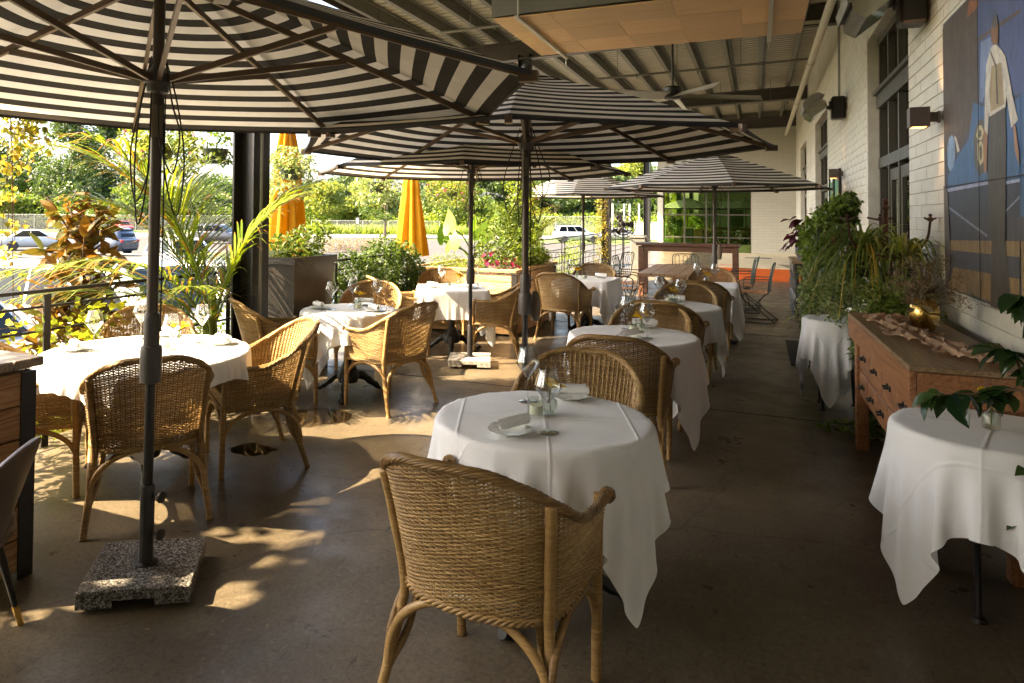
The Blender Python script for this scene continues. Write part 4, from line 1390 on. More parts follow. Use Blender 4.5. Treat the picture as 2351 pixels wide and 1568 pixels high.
# ------------------------------------------------------------------ draped cloths
def drape(kind, r, side, n=60, it=520, seed=1, rot=0.0, off=(0, 0), drop=None):
    """relax a square sheet over a round or square table top; returns verts (z=0 at the top) and quads"""
    rng = np.random.default_rng(seed)
    g = np.linspace(-side / 2, side / 2, n)
    X, Y = np.meshgrid(g, g)
    ca, sa = math.cos(rot), math.sin(rot)
    P = np.stack([X * ca - Y * sa + off[0], X * sa + Y * ca + off[1], np.full_like(X, .0)], -1)
    h = side / (n - 1)
    P[..., 2] += rng.normal(0, .0012, X.shape) + .004
    lowf = np.sin(X * 9 + seed) * np.cos(Y * 8 - seed) * .004
    P[..., 2] += lowf
    O = P.copy()
    def sol(a, b, L, k=1.0):
        d = P[b] - P[a]
        l = np.sqrt((d * d).sum(-1, keepdims=True)) + 1e-9
        c = d * (.5 * k * (l - L) / l)
        P[a] += c; P[b] -= c
    S = slice
    sets = []
    def pairs(di, dj, L, k):
        for par in range(2):
            if di == 0:
                i = np.arange(n); j = np.arange(par * dj, n - dj, 2 * dj)
                jj = np.concatenate([j + q for q in range(dj)]); jj = jj[jj < n - dj]
                A = np.ix_(i, jj); B = np.ix_(i, jj + dj)
            elif dj == 0:
                i = np.arange(par * di, n - di, 2 * di); ii = np.concatenate([i + q for q in range(di)]); ii = ii[ii < n - di]
                A = np.ix_(ii, np.arange(n)); B = np.ix_(ii + di, np.arange(n))
            else:
                ii = np.arange(par, n - 1, 2)
                if dj > 0: A = np.ix_(ii, np.arange(n - 1)); B = np.ix_(ii + 1, np.arange(1, n))
                else: A = np.ix_(ii, np.arange(1, n)); B = np.ix_(ii + 1, np.arange(n - 1))
            sets.append((A, B, L, k))
    pairs(0, 1, h, 1); pairs(1, 0, h, 1); pairs(1, 1, h * math.sqrt(2), .25); pairs(1, -1, h * math.sqrt(2), .25)
    pairs(0, 2, 2 * h, .05); pairs(2, 0, 2 * h, .05); pairs(0, 4, 4 * h, .012); pairs(4, 0, 4 * h, .012)
    for s in range(it):
        vel = (P - O) * .93
        O = P.copy()
        P += vel; P[..., 2] -= .0010
        for q in range(3):
            for (A, B, L, k) in sets: sol(A, B, L, k)
            if kind == 'round':
                R = np.hypot(P[..., 0], P[..., 1])
                ins = (R < r) & (P[..., 2] < 0)
                top = ins & (P[..., 2] > -.03 - .5 * np.maximum(0, r - R) * 0)
                side_ = ins & ~top
                P[..., 2][top] = 0
                f = np.where(side_, r / np.maximum(R, 1e-6), 1)
                P[..., 0] *= f; P[..., 1] *= f
                on = R < r - .02
            else:
                ax, ay = np.abs(P[..., 0]), np.abs(P[..., 1])
                ins = (ax < r) & (ay < r) & (P[..., 2] < 0)
                top = ins & (P[..., 2] > -.03)
                P[..., 2][top] = 0
                sd_ = ins & ~top
                gx = sd_ & (ax > ay); gy = sd_ & ~(ax > ay)
                P[..., 0][gx] = np.sign(P[..., 0][gx]) * r; P[..., 1][gy] = np.sign(P[..., 1][gy]) * r
                on = (ax < r - .02) & (ay < r - .02)
            m = on & (P[..., 2] < .004)
            P[..., :2][m] = P[..., :2][m] * .4 + O[..., :2][m] * .6
    # ironed fold lines
    V = P.reshape(-1, 3).copy()
    on = (np.hypot(V[:, 0], V[:, 1]) < r - .01) if kind == 'round' else ((np.abs(V[:, 0]) < r - .01) & (np.abs(V[:, 1]) < r - .01))
    V[on, 2] = np.maximum(V[on, 2], 0) * .5 + .001
    F = [(j * n + i, j * n + i + 1, (j + 1) * n + i + 1, (j + 1) * n + i) for j in range(n - 1) for i in range(n - 1)]
    return V, F, n

def cloth_mesh(name, *a, **kw):
    V, F, n = drape(*a, **kw)
    creases = kw.get('seed', 1)
    sd_ = a[2]; g_ = np.linspace(-sd_ / 2, sd_ / 2, n)
    UV = np.array([(g_[k % n], g_[k // n]) for f_ in F for k in f_])
    me = fast_mesh(name, V, F, M['cloth_white'], True, uv=UV)
    # subdivide once for smooth folds, then press the ironed creases in
    o = bpy.data.objects.new('tmp', me); COL.objects.link(o)
    md = o.modifiers.new('s', 'SUBSURF'); md.levels = 1; md.render_levels = 1
    dg = bpy.context.evaluated_depsgraph_get()
    me2 = bpy.data.meshes.new_from_object(o.evaluated_get(dg))
    bpy.data.objects.remove(o)
    co = np.zeros(len(me2.vertices) * 3, dtype=np.float32); me2.vertices.foreach_get('co', co); co = co.reshape(-1, 3)
    rot = kw.get('rot', 0.0); ca, sa = math.cos(-rot), math.sin(-rot)
    top = co[:, 2] > -.004
    X = co[:, 0] * ca - co[:, 1] * sa; Y = co[:, 0] * sa + co[:, 1] * ca
    for c in (-.34, 0.01, .35):
        for q in (X, Y):
            co[top, 2] += .0012 * np.exp(-((q[top] - c) / .008) ** 2)
    co[top, 2] += .0015 * np.sin(X[top] * 23 + Y[top] * 7) * np.sin(Y[top] * 17)
    me2.vertices.foreach_set('co', co.ravel()); me2.update()
    me2.name = name
    return me2

def pedestal(root, h=.72, r=.035, spread=.34, top_r=.40):
    MB().lathe([(0, h), (top_r, h), (top_r, h + .022), (0, h + .022)], 40).build('table_top', M['table_oak'], root, True)
    MB().lathe([(.0, .10), (.085, .11), (.10, .16), (.07, .24), (r, .30), (r * .9, .5), (r * 1.2, h - .03), (.10, h - .003), (0, h - .002)], 16).build('column', M['iron'], root, True)
    for k in range(3):
        a = 2 * PI * k / 3 + .4
        P = [(.04, 0, .17), (.14, 0, .15), (.24, 0, .075), (spread, 0, .02), (spread + .045, 0, .035)]
        P = smooth_path([(p[0] * math.cos(a), p[0] * math.sin(a), p[2]) for p in P], 5)
        lg = MB(); lg.tube(P, np.linspace(.04, .018, len(P)) + .004 * np.sin(np.arange(len(P)) * 1.7), 8)
        lg.lathe([(0, .0), (.022, .0), (.026, .015), (.02, .04), (0, .05)], 10, (spread * math.cos(a), spread * math.sin(a), 0))
        lg.build('foot', M['iron'], root, True)

CLOTHS = {
    'a': cloth_mesh('tablecloth', 'round', .457, 1.40, seed=3, rot=.32),
    'b': cloth_mesh('tablecloth', 'round', .457, 1.40, seed=8, rot=1.02, off=(.02, -.015)),
    'big': cloth_mesh('tablecloth', 'round', .62, 1.46, seed=5, rot=.62),
    'sq': cloth_mesh('tablecloth', 'square', .38, 1.36, seed=4, rot=0.0, off=(.02, .01)),
    'small': cloth_mesh('tablecloth', 'round', .30, 1.16, seed=9, rot=.3),
}
TABLES = [
    (-.83, 2.94, 'a', .457, 0.0, 'front round pedestal table by the aisle under white cloth', 'white cloth on the front round table with a rolled napkin and two glasses', 'round'),
    (-.82, 5.24, 'b', .457, .9, 'second round pedestal table of the aisle row', 'white cloth on the second aisle table, behind the front chairs', 'round'),
    (-.76, 7.12, 'a', .457, 2.3, 'third round pedestal table of the aisle row', 'white cloth on the third aisle table, before the dark-backed chair', 'round'),
    (-.60, 9.55, 'sq', .38, .02, 'square table at the far end of the aisle row', 'square white cloth with a long corner at the end of the aisle row', 'square'),
    (-3.42, 3.26, 'big', .62, .95, 'big round table on the left behind the umbrella pole', 'wide sunlit white cloth on the big left table', 'round'),
    (-3.32, 5.46, 'b', .43, 2.6, 'round pedestal table between the black planter and the aisle', 'white cloth with a long point on the table by the tall black planter', 'round'),
    (-3.26, 7.66, 'sq', .40, .5, 'small table before the wooden planter behind the thin umbrella pole', 'brightly sunlit white cloth on the table before the wooden planter', 'square'),
    (-2.12, 9.66, 'sq', .38, -.06, 'square table beside the end of the wooden planter', 'square white cloth half in sun beside the end of the wooden planter', 'square'),
]
for (x, y, ck, r, rz, l1, l2, kd) in TABLES:
    o = empty('dining_table', (x, y, 0), rz)
    pedestal(o, .716, top_r=(.60 if ck == 'big' else r - .02))
    tag(o, l1, 'table', 'pedestal dining tables')
    c = inst('tablecloth', CLOTHS[ck], None, (x, y, .750), (0, 0, rz))
    if ck == 'b' and r < .45: c.scale = (r / .457, r / .457, 1)
    if ck == 'sq' and r > .39: c.scale = (1.05, 1.05, 1)
    tag(c, l2, 'tablecloth', 'white tablecloths')

# right-hand service tables with thin steel legs
def leg_table(x, y, r, ck, rz, l1, l2, legs, sc):
    o = empty('side_table', (x, y, 0))
    MB().lathe([(0, .716), (r, .716), (r, .738), (0, .738)], 36).build('table_top', M['table_oak'], o, True)
    for (a, b) in legs:
        lg = MB(); lg.tube([(a[0], a[1], .72), ((a[0] * .5 + b[0] * .5), (a[1] + b[1]) / 2, .36), (b[0], b[1], .02)], .014, 10)
        lg.lathe([(0, 0), (.026, 0), (.024, .015), (0, .025)], 12, (b[0], b[1], 0)); lg.build('leg', M['black_steel'], o, True)
    tag(o, l1, 'table', 'small side tables by the wall')
    c = inst('tablecloth', CLOTHS[ck], None, (x, y, .749), (0, 0, rz), (sc, sc, 1.0))
    tag(c, l2, 'tablecloth', 'white tablecloths')
leg_table(.85, 3.56, .30, 'small', .95, 'small round table with black steel legs at the right edge', 'white cloth on the right-hand table beneath the glossy leaves',
          [((-.10, .12), (-.13, .42)), ((-.06, -.05), (-.055, -.06)), ((.15, -.15), (.25, -.2)), ((.2, .15), (.25, .3))], 1.16)
leg_table(.60, 6.86, .235, 'small', .2, 'little round table between the drawers and the black door mat', 'narrow white cloth hanging behind the wooden drawers',
          [((-.1, -.1), (-.12, -.14)), ((.1, -.1), (.14, -.14)), ((.1, .1), (.14, .14)), ((-.1, .1), (-.12, .14))], .88)
# ------------------------------------------------------------------ striped market umbrellas
UR, UZ, UT = 1.66, 2.07, 2.58
def build_umbrella():
    root = empty('market_umbrella')
    def canopy_pt(u, v, r0, r1, z0, z1, sag):
        # u across the panel -1..1, v from the rim (0) to the top (1)
        half = math.tan(PI / 8)
        ap = (r1 + (r0 - r1) * v) * math.cos(PI / 8)
        zz = z1 + (z0 - z1) * (v + .10 * v * (1 - v))
        s = sag * (1 - u * u) * (.35 + 2.2 * v * (1 - v)) 
        ap2 = ap * (1 - .008 * (1 - u * u) * (1 - v))
        return (ap2, u * ap * half, zz - s)
    def panel(name, r0, r1, z0, z1, sag, nu=10, nv=14, flip=0.0):
        V = []; uv = []
        sl = math.hypot((r1 - r0) * math.cos(PI / 8), z0 - z1)
        for j in range(nv + 1):
            for i in range(nu + 1):
                u = -1 + 2 * i / nu; v = j / nv
                V.append(canopy_pt(u, v, r0, r1, z0, z1, sag))
        F = []; UV = []
        for j in range(nv):
            for i in range(nu):
                q = (j * (nu + 1) + i, j * (nu + 1) + i + 1, (j + 1) * (nu + 1) + i + 1, (j + 1) * (nu + 1) + i)
                F.append(q)
                for k in q: UV.append(((k % (nu + 1)) / nu, (k // (nu + 1)) / nv * sl + flip))
        return fast_mesh(name, V, F, M['canvas'], True, uv=UV)
    pm_ = panel('canopy_panel', .20, UR, UT, UZ, .014)
    for k in range(8): inst('canopy_panel', pm_, root, rot=(0, 0, k * PI / 4 + PI / 8))
    vp = panel('vent_flap', .02, .36, UT + .045, UT - .035, -.006, 6, 5, .03)
    for k in range(8): inst('vent_flap', vp, root, rot=(0, 0, k * PI / 4 + PI / 8))
    hem = []
    for k in range(8):
        a0 = k * PI / 4
        hem.append((UR * math.cos(a0), UR * math.sin(a0), UZ - .012))
    # hem strip hanging from the rim
    hm = MB()
    for k in range(8):
        p, q = hem[k], hem[(k + 1) % 8]
        def hp(u, v, p=p, q=q):
            s = 4 * u * (1 - u)
            x = p[0] + (q[0] - p[0]) * u; y = p[1] + (q[1] - p[1]) * u
            f = 1 - .008 * s
            return (x * f, y * f, UZ - .014 * .35 * s * 1.0 + .006 - .02 * v)
        hm.grid(hp, 8, 1)
    hm.build('canopy_hem', M['cord'], root)
    rib = MB(); rib.bar((.06, 0, UT - .03), (UR - .01, 0, UZ - .012), .018, .028)
    rib.box((UR - .02, 0, UZ - .015), (.07, .035, .04)); rib = rib.mesh('rib', M['rib_brown'])
    d = (UT - .03) - (UZ - .012)
    fx = .86
    fz = UT - .03 - d * (fx - .06) / (UR - .07)
    stt = MB(); stt.bar((.055, 0, 2.115), (fx, 0, fz - .012), .016, .026); stt = stt.mesh('strut', M['rib_brown'])
    for k in range(8):
        inst('rib', rib, root, rot=(0, 0, k * PI / 4)); inst('strut', stt, root, rot=(0, 0, k * PI / 4))
    MB().lathe([(.024, 2.05), (.045, 2.06), (.05, 2.09), (.06, 2.10), (.06, 2.14), (.04, 2.15), (.03, 2.17), (.024, 2.17)], 16).build('runner_hub', M['plastic_dark'], root, True)
    MB().lathe([(.024, UT - .08), (.06, UT - .07), (.06, UT - .02), (.024, UT - .01)], 16).build('top_hub', M['plastic_dark'], root, True)
    MB().tube([(0, 0, .92), (0, 0, UT + .05)], .0245, 16).build('upper_pole', M['pole_brown'], root, True)
    MB().lathe([(.0255, 1.86), (.0258, 1.862), (.0258, 2.0), (.0255, 2.002)], 16).build('care_label', M['tote'], root, True)
    MB().tube([(0, 0, .40), (0, 0, .95)], .021, 16).build('lower_pole', M['pole_black'], root, True)
    MB().lathe([(.03, .86), (.044, .865), (.046, .90), (.046, 1.0), (.043, 1.02), (.034, 1.025), (.034, 1.14), (.031, 1.16), (.025, 1.165)], 20).build('lock_collar', M['plastic_dark'], root, True)
    MB().lathe([(.0, UT + .125), (.02, UT + .12), (.034, UT + .10), (.034, UT + .08), (.02, UT + .055), (.012, UT + .045)], 14).build('finial', M['plastic_dark'], root, True)
    # pull cords looped below the hub
    for (x1, y1, dp, a) in ((-.16, .02, .52, 0), (.12, .03, .58, 1), (.17, -.05, .40, 2), (-.05, -.06, .62, 3)):
        P = smooth_path([(x1 * .25, y1 * .2, 2.22), (x1 * .7, y1, 2.0), (x1, y1 * 1.2, 2.1 - dp * .6), (x1 * .75, y1, 2.1 - dp), (x1 * .25, y1 * .6, 2.1 - dp * .65), (x1 * .15, y1 * .5, 2.06)], 6)
        MB().tube(P, .0038, 5).build('pull_cord', M['cord'], root, True)
    MB().tube([(.034, .01, 2.05), (.036, .012, 1.5), (.037, .01, 1.02)], .0035, 5).build('pull_cord', M['cord'], root, True)
    # weighted base
    bs = MB()
    bs.box((0, 0, .068), (.44, .44, .044), bev=.004)
    for sx_ in (-1, 1): bs.box((sx_ * .15, 0, .034), (.138, .438, .028), bev=.002)
    base = bs.build('base_slab', M['granite'], root)
    MB().lathe([(.0, .090), (.05, .090), (.05, .096), (.032, .10), (.030, .11), (.030, .42), (.027, .425), (.024, .425)], 18).build('base_tube', M['pole_black'], root, True)
    for zz in (.22, .38):
        kb = MB(); kb.tube([(.028, 0, zz), (.065, 0, zz)], .005, 8); kb.lathe([(0, -.008), (.024, -.006), (.026, 0), (.024, .006), (0, .008)], 10, (.072, 0, zz), Matrix.Rotation(PI / 2, 4, 'Y'))
        kb.build('clamp_knob', M['pole_black'], root, True)
    for sx_ in (-1, 1):
        for sy_ in (-1, 1): MB().lathe([(0, 0), (.02, 0), (.02, .021), (0, .021)], 8, (sx_ * .15, sy_ * .15, 0)).build('base_foot', M['pole_black'], root)
    return root
def rot_base(u, rz, mat=None):
    for ch in u.children:
        n = ch.name.split('.')[0]
        if n == 'base_slab' or n == 'base_foot':
            ch.matrix_local = Matrix.Rotation(rz, 4, 'Z') @ ch.matrix_local
            if mat and n == 'base_slab':
                ch.data = ch.data.copy(); ch.data.materials[0] = mat
UMB = [
    (-2.41, 2.31, .10, .065, .6, None, 'nearest striped umbrella on the left, its granite base in full view'),
    (-1.58, 5.10, .25, .03, .2, None, 'big striped umbrella in the middle over the aisle tables'),
    (-2.80, 7.08, .33, -.02, .35, 'granite_pale', 'striped umbrella on a pale granite base before the wooden planter'),
    (-3.42, 15.2, .1, -.06, .2, None, 'small-looking striped umbrella at the back near the railing'),
    (-.62, 11.9, .2, -.03, .2, None, 'striped umbrella near the long wall over the metal chairs'),
]
_u0 = build_umbrella()
_us = []
for k, (x, y, rz, dz, rb, bm_, lab) in enumerate(UMB):
    u = _u0 if k == 0 else copy_tree(_u0)
    _us.append(u)
for u, (x, y, rz, dz, rb, bm_, lab) in zip(_us, UMB):
    u.location = (x, y, 0)
    for ch in u.children:
        if ch.name.split('.')[0] in ('canopy_panel', 'vent_flap', 'canopy_hem', 'rib', 'strut', 'runner_hub', 'top_hub', 'finial', 'upper_pole', 'care_label', 'pull_cord'): ch.location.z += dz
    u.rotation_euler = (0, 0, rz)
    rot_base(u, rb - rz, M[bm_] if bm_ else None)
    tag(u, lab, 'umbrella', 'striped market umbrellas')
_us[1].scale = (1.05, 1.05, 1.0)
_us[0].rotation_euler = (.0, .010, .10)
# weather covers (small pouches) hanging on two of the poles
for (x, y, z, lab) in ((-1.55, 5.165, .86, 'small grey-brown pouch hanging on the middle umbrella pole'), (-.58, 11.89, .98, 'small pouch hanging on the far umbrella pole')):
    pc = MB()
    def pouch(u, v):
        a = 2 * PI * u
        r_ = (.012 + .028 * math.sin(PI * min(1, v * .8 + .05)) ** .7)
        return (r_ * math.cos(a) * 1.0, r_ * .55 * math.sin(a), .17 - .22 * v)
    pc.grid(pouch, 12, 8); pc.tube([(0, 0, .17), (-.02, .01, .30)], .003, 5)
    tag(pc.build('pole_pouch', M['tote'], loc=(x + .03, y, z), smooth=True), lab, 'pouch', 'pouches on umbrella poles')

# ------------------------------------------------------------------ tableware
def wine_glass_mesh():
    prof_ = [(.0, .003), (.012, .0045), (.038, .002), (.042, .001), (.042, .0), (.0, .0)]
    b = MB().lathe(prof_, 24)
    foot = b.mesh('foot', M['clear_glass'], True)
    stem = MB().lathe([(.009, .004), (.0048, .012), (.0036, .04), (.0036, .095), (.006, .108), (.011, .116)], 12).mesh('stem', M['clear_glass'], True)
    bowl = MB()
    bowl.v = []; 
    pr = [(.003, .112), (.012, .117), (.026, .136), (.042, .157), (.0515, .170), (.0535, .178), (.0515, .187), (.046, .205), (.0385, .232), (.036, .245)]
    n = 28
    V = []; F = []
    inner = [(max(r_ - .0014, .001), z_ + .0012) for (r_, z_) in pr]
    allp = pr + inner[::-1]
    for (r_, z_) in allp:
        for k in range(n): V.append((r_ * math.cos(2 * PI * k / n), r_ * math.sin(2 * PI * k / n), z_))
    for i in range(len(allp) - 1):
        for k in range(n): F.append((i * n + k, i * n + (k + 1) % n, (i + 1) * n + (k + 1) % n, (i + 1) * n + k))
    bowl.add(V, F)
    return foot, stem, bowl.mesh('bowl', M['clear_glass'], True, 60)
_wf, _ws, _wb = wine_glass_mesh()
def wine_glass(x, y, lab, z=.753):
    o = empty('wine_glass', (x, y, z))
    inst('foot', _wf, o); inst('stem', _ws, o); inst('bowl', _wb, o)
    return tag(o, lab, 'wine glass', 'wine glasses on the tables')

_vot = MB()
V = []; F = []
pr = [(.030, 0), (.036, .004), (.038, .05), (.037, .075), (.034, .075), (.034, .012), (.0, .010)]
for (r_, z_) in pr:
    for k in range(24):
        f_ = 1 + (.018 * math.cos(k * PI) if .005 < z_ < .07 and r_ > .0345 else 0)
        V.append((r_ * f_ * math.cos(2 * PI * k / 24), r_ * f_ * math.sin(2 * PI * k / 24), z_))
for i in range(len(pr) - 1):
    for k in range(24): F.append((i * 24 + k, i * 24 + (k + 1) % 24, (i + 1) * 24 + (k + 1) % 24, (i + 1) * 24 + k))
_vot.add(V, F); _vot = _vot.mesh('glass_cup', M['frosted_glass'], True)
_cnd = MB().lathe([(.0, .012), (.029, .012), (.029, .048), (.01, .045), (0, .045)], 18).mesh('candle', M['candle'], True)
def votive(x, y, lab, z=.753):
    o = empty('votive_candle', (x, y, z)); inst('glass_cup', _vot, o); inst('candle', _cnd, o)
    return tag(o, lab, 'candle', 'votive candles on the tables')

def rose_parts():
    V = []; F = []
    def petal(a, r, h, open_, wd, zb):
        k = len(V); nu, nv = 6, 5
        for j in range(nv + 1):
            v = j / nv
            for i in range(nu + 1):
                u = -1 + 2 * i / nu
                rr = r * (.25 + .75 * math.sin(min(1, v * 1.15) * PI / 2)) + open_ * max(0, v - .55) ** 1.4 * 1.6
                aa = a + u * wd * math.sin(PI * min(1, .25 + v * .75)) ** .6
                zz = zb + h * v - open_ * .5 * max(0, v - .75) - .12 * h * u * u * v
                V.append((rr * math.cos(aa), rr * math.sin(aa), zz))
        for j in range(nv):
            for i in range(nu): F.append((k + j * (nu + 1) + i, k + j * (nu + 1) + i + 1, k + (j + 1) * (nu + 1) + i + 1, k + (j + 1) * (nu + 1) + i))
    a = 0
    for n_, r, h, op, wd in ((2, .006, .034, .0, 1.6), (3, .012, .036, .004, 1.2), (4, .019, .037, .014, .9), (5, .026, .036, .028, .75), (5, .032, .031, .05, .7)):
        for q in range(n_):
            petal(a + 2 * PI * q / n_, r, h, op, wd, 0)
        a += .7
    rn = np.random.default_rng(3).random(len(F) // 30 + 1).repeat(30)[:len(F)]
    return fast_mesh('bloom', V, F, M['petal_yellow'], True, rn)
_bloom = rose_parts()
_vs = MB(); _vs.lathe([(.026, 0), (.030, .004), (.031, .05), (.028, .058), (.014, .07), (.012, .085), (.016, .092), (.014, .092), (.011, .085), (.012, .072), (.026, .056), (.028, .01), (.0, .008)], 18)
_vs = _vs.mesh('vase', M['frosted_glass'], True)
def sprig_mesh(seed):
    rng = random.Random(seed)
    sp = MB()
    for k in range(9):
        a = rng.uniform(0, 2 * PI); d = rng.uniform(.02, .06); h = rng.uniform(.08, .16)
        p = [(0, 0, .08), (d * .5 * math.cos(a), d * .5 * math.sin(a), .08 + h * .6), (d * math.cos(a), d * math.sin(a), .08 + h)]
        sp.tube(p, .0008, 3)
        for q in range(10):
            t_ = rng.uniform(.4, 1)
            c = (d * t_ * math.cos(a) + rng.uniform(-.01, .01), d * t_ * math.sin(a) + rng.uniform(-.01, .01), .08 + h * t_ + rng.uniform(-.004, .01))
            sp.box(c, (.004, .004, .005), rz=rng.uniform(0, 3))
    return sp.mesh('dried_sprig', M['leaf_dry_flower'])
_sprig = sprig_mesh(4)
_stem = MB().tube([(0, 0, .012), (.004, .002, .07), (0, 0, .118)], .0022, 6).mesh('stem', M['stem_green'], True)
def rose_vase(x, y, lab, rz=0.0, tilt=(.25, .1), z=.753):
    o = empty('rose_vase', (x, y, z), rz)
    inst('vase', _vs, o); inst('stem', _stem, o)
    inst('bloom', _bloom, o, (0, 0, .112), (tilt[0], tilt[1], 0), (1.12, 1.12, 1.12)); inst('dried_sprig', _sprig, o)
    return tag(o, lab, 'flower vase', 'rose vases on the tables')

_pl = MB().lathe([(.0, .004), (.045, .004), (.06, .009), (.085, .016), (.087, .0175), (.083, .0165), (.055, .005), (.045, .0), (.0, .0)], 36).mesh('bread_plate', M['ceramic'], True)
_nk = MB()
V = []; F = []
prof2 = []
for k in range(70):
    th = k / 69 * 4.4 * PI
    prof2.append(((.006 + .021 * (k / 69)) * math.cos(th), (.006 + .021 * (k / 69)) * math.sin(th)))
nl = 14
for j in range(nl + 1):
    yj = -.085 + .17 * j / nl
    for (a_, b_) in prof2:
        f_ = 1 + .04 * math.sin(j * 1.3 + a_ * 90)
        V.append((a_ * f_, yj + .006 * math.sin(a_ * 70), (b_ * f_) * .95))
for j in range(nl):
    for i in range(69): F.append((j * 70 + i, j * 70 + i + 1, (j + 1) * 70 + i + 1, (j + 1) * 70 + i))
_nk.add(V, F); _nk = _nk.mesh('napkin', M['napkin'], True, 0)
def place_setting(x, y, rz, lp, ln, z=.753):
    p = inst('bread_plate', _pl, None, (x, y, z)); tag(p, lp, 'plate', 'bread plates on the tables')
    n_ = inst('rolled_napkin', _nk, None, (x, y, z + .042), (0, 0, rz)); tag(n_, ln, 'napkin', 'rolled napkins on the plates')

TN = {'A': 'the front aisle table', 'B': 'the second aisle table', 'E': 'the third aisle table', 'F': 'the square table ending the aisle row', 'D': 'the big left table', 'G': 'the table by the tall black planter', 'H': 'the sunlit table before the wooden planter', 'I': 'the square table beside the planter end'}
for (t_, x, y, w_) in (('A', -.749, 2.726, 'wine glass nearer to us on'), ('A', -.955, 3.13, 'wine glass farther from us on'), ('B', -.90, 5.48, 'left wine glass on'), ('B', -.705, 5.12, 'right wine glass on'),
                       ('E', -.90, 7.40, 'left wine glass on'), ('E', -.676, 7.16, 'right wine glass on'), ('F', -.713, 9.70, 'left wine glass on'), ('F', -.50, 9.66, 'right wine glass on'),
                       ('D', -3.678, 3.092, 'leftmost wine glass on'), ('D', -3.758, 3.526, 'wine glass half hidden by the umbrella pole on'), ('D', -3.156, 3.189, 'wine glass right of the umbrella pole on'), ('D', -3.314, 3.618, 'rightmost wine glass on'),
                       ('G', -3.44, 5.36, 'left wine glass on'), ('G', -3.408, 5.67, 'wine glass behind the rose on'), ('G', -3.178, 5.72, 'right wine glass on'),
                       ('H', -3.42, 7.72, 'left wine glass on'), ('H', -3.05, 7.86, 'right wine glass on'), ('I', -2.35, 9.72, 'single wine glass on')):
    wine_glass(x, y, w_ + ' ' + TN[t_])
for (t_, x, y) in (('A', -.855, 2.925), ('B', -.826, 5.316), ('E', -.80, 7.28), ('D', -3.332, 3.322), ('G', -3.226, 5.455), ('H', -3.28, 7.6), ('I', -2.12, 9.5)):
    votive(x, y, 'frosted glass votive candle on ' + TN[t_])
for (t_, x, y, rz, tl) in (('A', -.811, 2.985, 2.2, (.5, .3)), ('B', -.775, 5.335, .8, (.3, -.3)), ('E', -.745, 7.31, 2.0, (.3, .5)), ('F', -.60, 9.60, 1.0, (.5, .1)), ('D', -3.36, 3.46, .4, (.2, .2)), ('G', -3.275, 5.56, 2.6, (.25, .2)), ('H', -3.20, 7.74, .3, (.2, .3)), ('I', -2.22, 9.5, .2, (.2, .2))):
    rose_vase(x, y, 'yellow rose in a small glass vase on ' + TN[t_], rz, tl)
for (t_, x, y, rz, w_) in (('A', -.88, 2.654, -.42, 'near'), ('A', -.80, 3.27, 1.9, 'far'), ('B', -.815, 5.03, -.4, 'near'), ('B', -.786, 5.60, 1.9, 'far'), ('E', -.74, 7.42, 1.3, 'only'), ('D', -3.80, 3.06, 1.1, 'left'), ('D', -3.155, 3.63, 1.15, 'right'), ('D', -3.70, 3.70, 1.0, 'rear'),
                           ('G', -3.566, 5.34, 1.0, 'left'), ('G', -3.05, 5.43, .95, 'right'), ('G', -3.34, 5.76, 2.0, 'rear'), ('H', -3.44, 7.5, 1.1, 'left'), ('H', -3.0, 7.64, 1.2, 'right'), ('I', -1.95, 9.75, 1.2, 'only')):
    place_setting(x, y, rz, w_ + ' small white bread plate on ' + TN[t_], 'white rolled napkin on the ' + w_ + ' plate of ' + TN[t_])
# vase on the right-hand cloth
rose_vase(.855, 3.56, 'yellow rose in a ribbed glass on the right-hand cloth among dark leaves', .5, (.5, -.4))
# ------------------------------------------------------------------ sideboard with drawers
sb = empty('sideboard', (.845, 4.83, 0), math.radians(1.2))
L, D, Hs = 1.94, .46, .93
MB().box((0, 0, Hs - .012), (D + .03, L + .04, .024), bev=.003).build('top', M['sideboard_top'], sb)
ap = MB()
ap.box((-D / 2, 0, Hs - .095), (.03, L + .03, .14), bev=.003); ap.box((D / 2, 0, Hs - .095), (.03, L + .03, .14), bev=.003)
ap.build('apron', M['sideboard_wood'], sb)
for s in (-1, 1):
    e = MB(); e.box((0, s * (L / 2), Hs - .098), (D - .034, .03, .14), bev=.003); e.build('end_apron', M['sideboard_wood'], sb)
bd = MB(); bd.box((.01, 0, .575), (D - .07, L - .08, .40)); bd.build('carcass', M['sideboard_wood'], sb)
for s in (-1, 1):
    for t_ in (-1, 1):
        MB().box((s * (D / 2 - .055), t_ * (L / 2 - .065), .38), (.075, .08, .76), bev=.006).build('leg', M['sideboard_wood'], sb)
fx = -D / 2 + .043
def drawer(yc, zc, w_, h_):
    d_ = MB(); d_.box((fx, yc, zc), (.018, w_ - .012, h_ - .012), bev=.004)
    o = d_.build('drawer', M['sideboard_wood'], sb)
    hb = MB()
    hb.box((fx - .013, yc - .036, zc), (.008, .026, .03), bev=.002); hb.box((fx - .013, yc + .036, zc), (.008, .026, .03), bev=.002)
    hb.tube([(fx - .014, yc - .036, zc), (fx - .036, yc - .03, zc), (fx - .036, yc + .03, zc), (fx - .014, yc + .036, zc)], .006, 8)
    hb.build('handle', M['iron'], o, True)
n5 = 4
for k in range(n5):
    w_ = (L - .25) / n5
    drawer(-(L - .25) / 2 + w_ * (k + .5), .665, w_, .20)
for k in range(5):
    w_ = (L - .25) / 5
    drawer(-(L - .25) / 2 + w_ * (k + .5), .468, w_, .17)
tag(sb, 'old brown wooden sideboard with small drawers against the wall', 'sideboard')

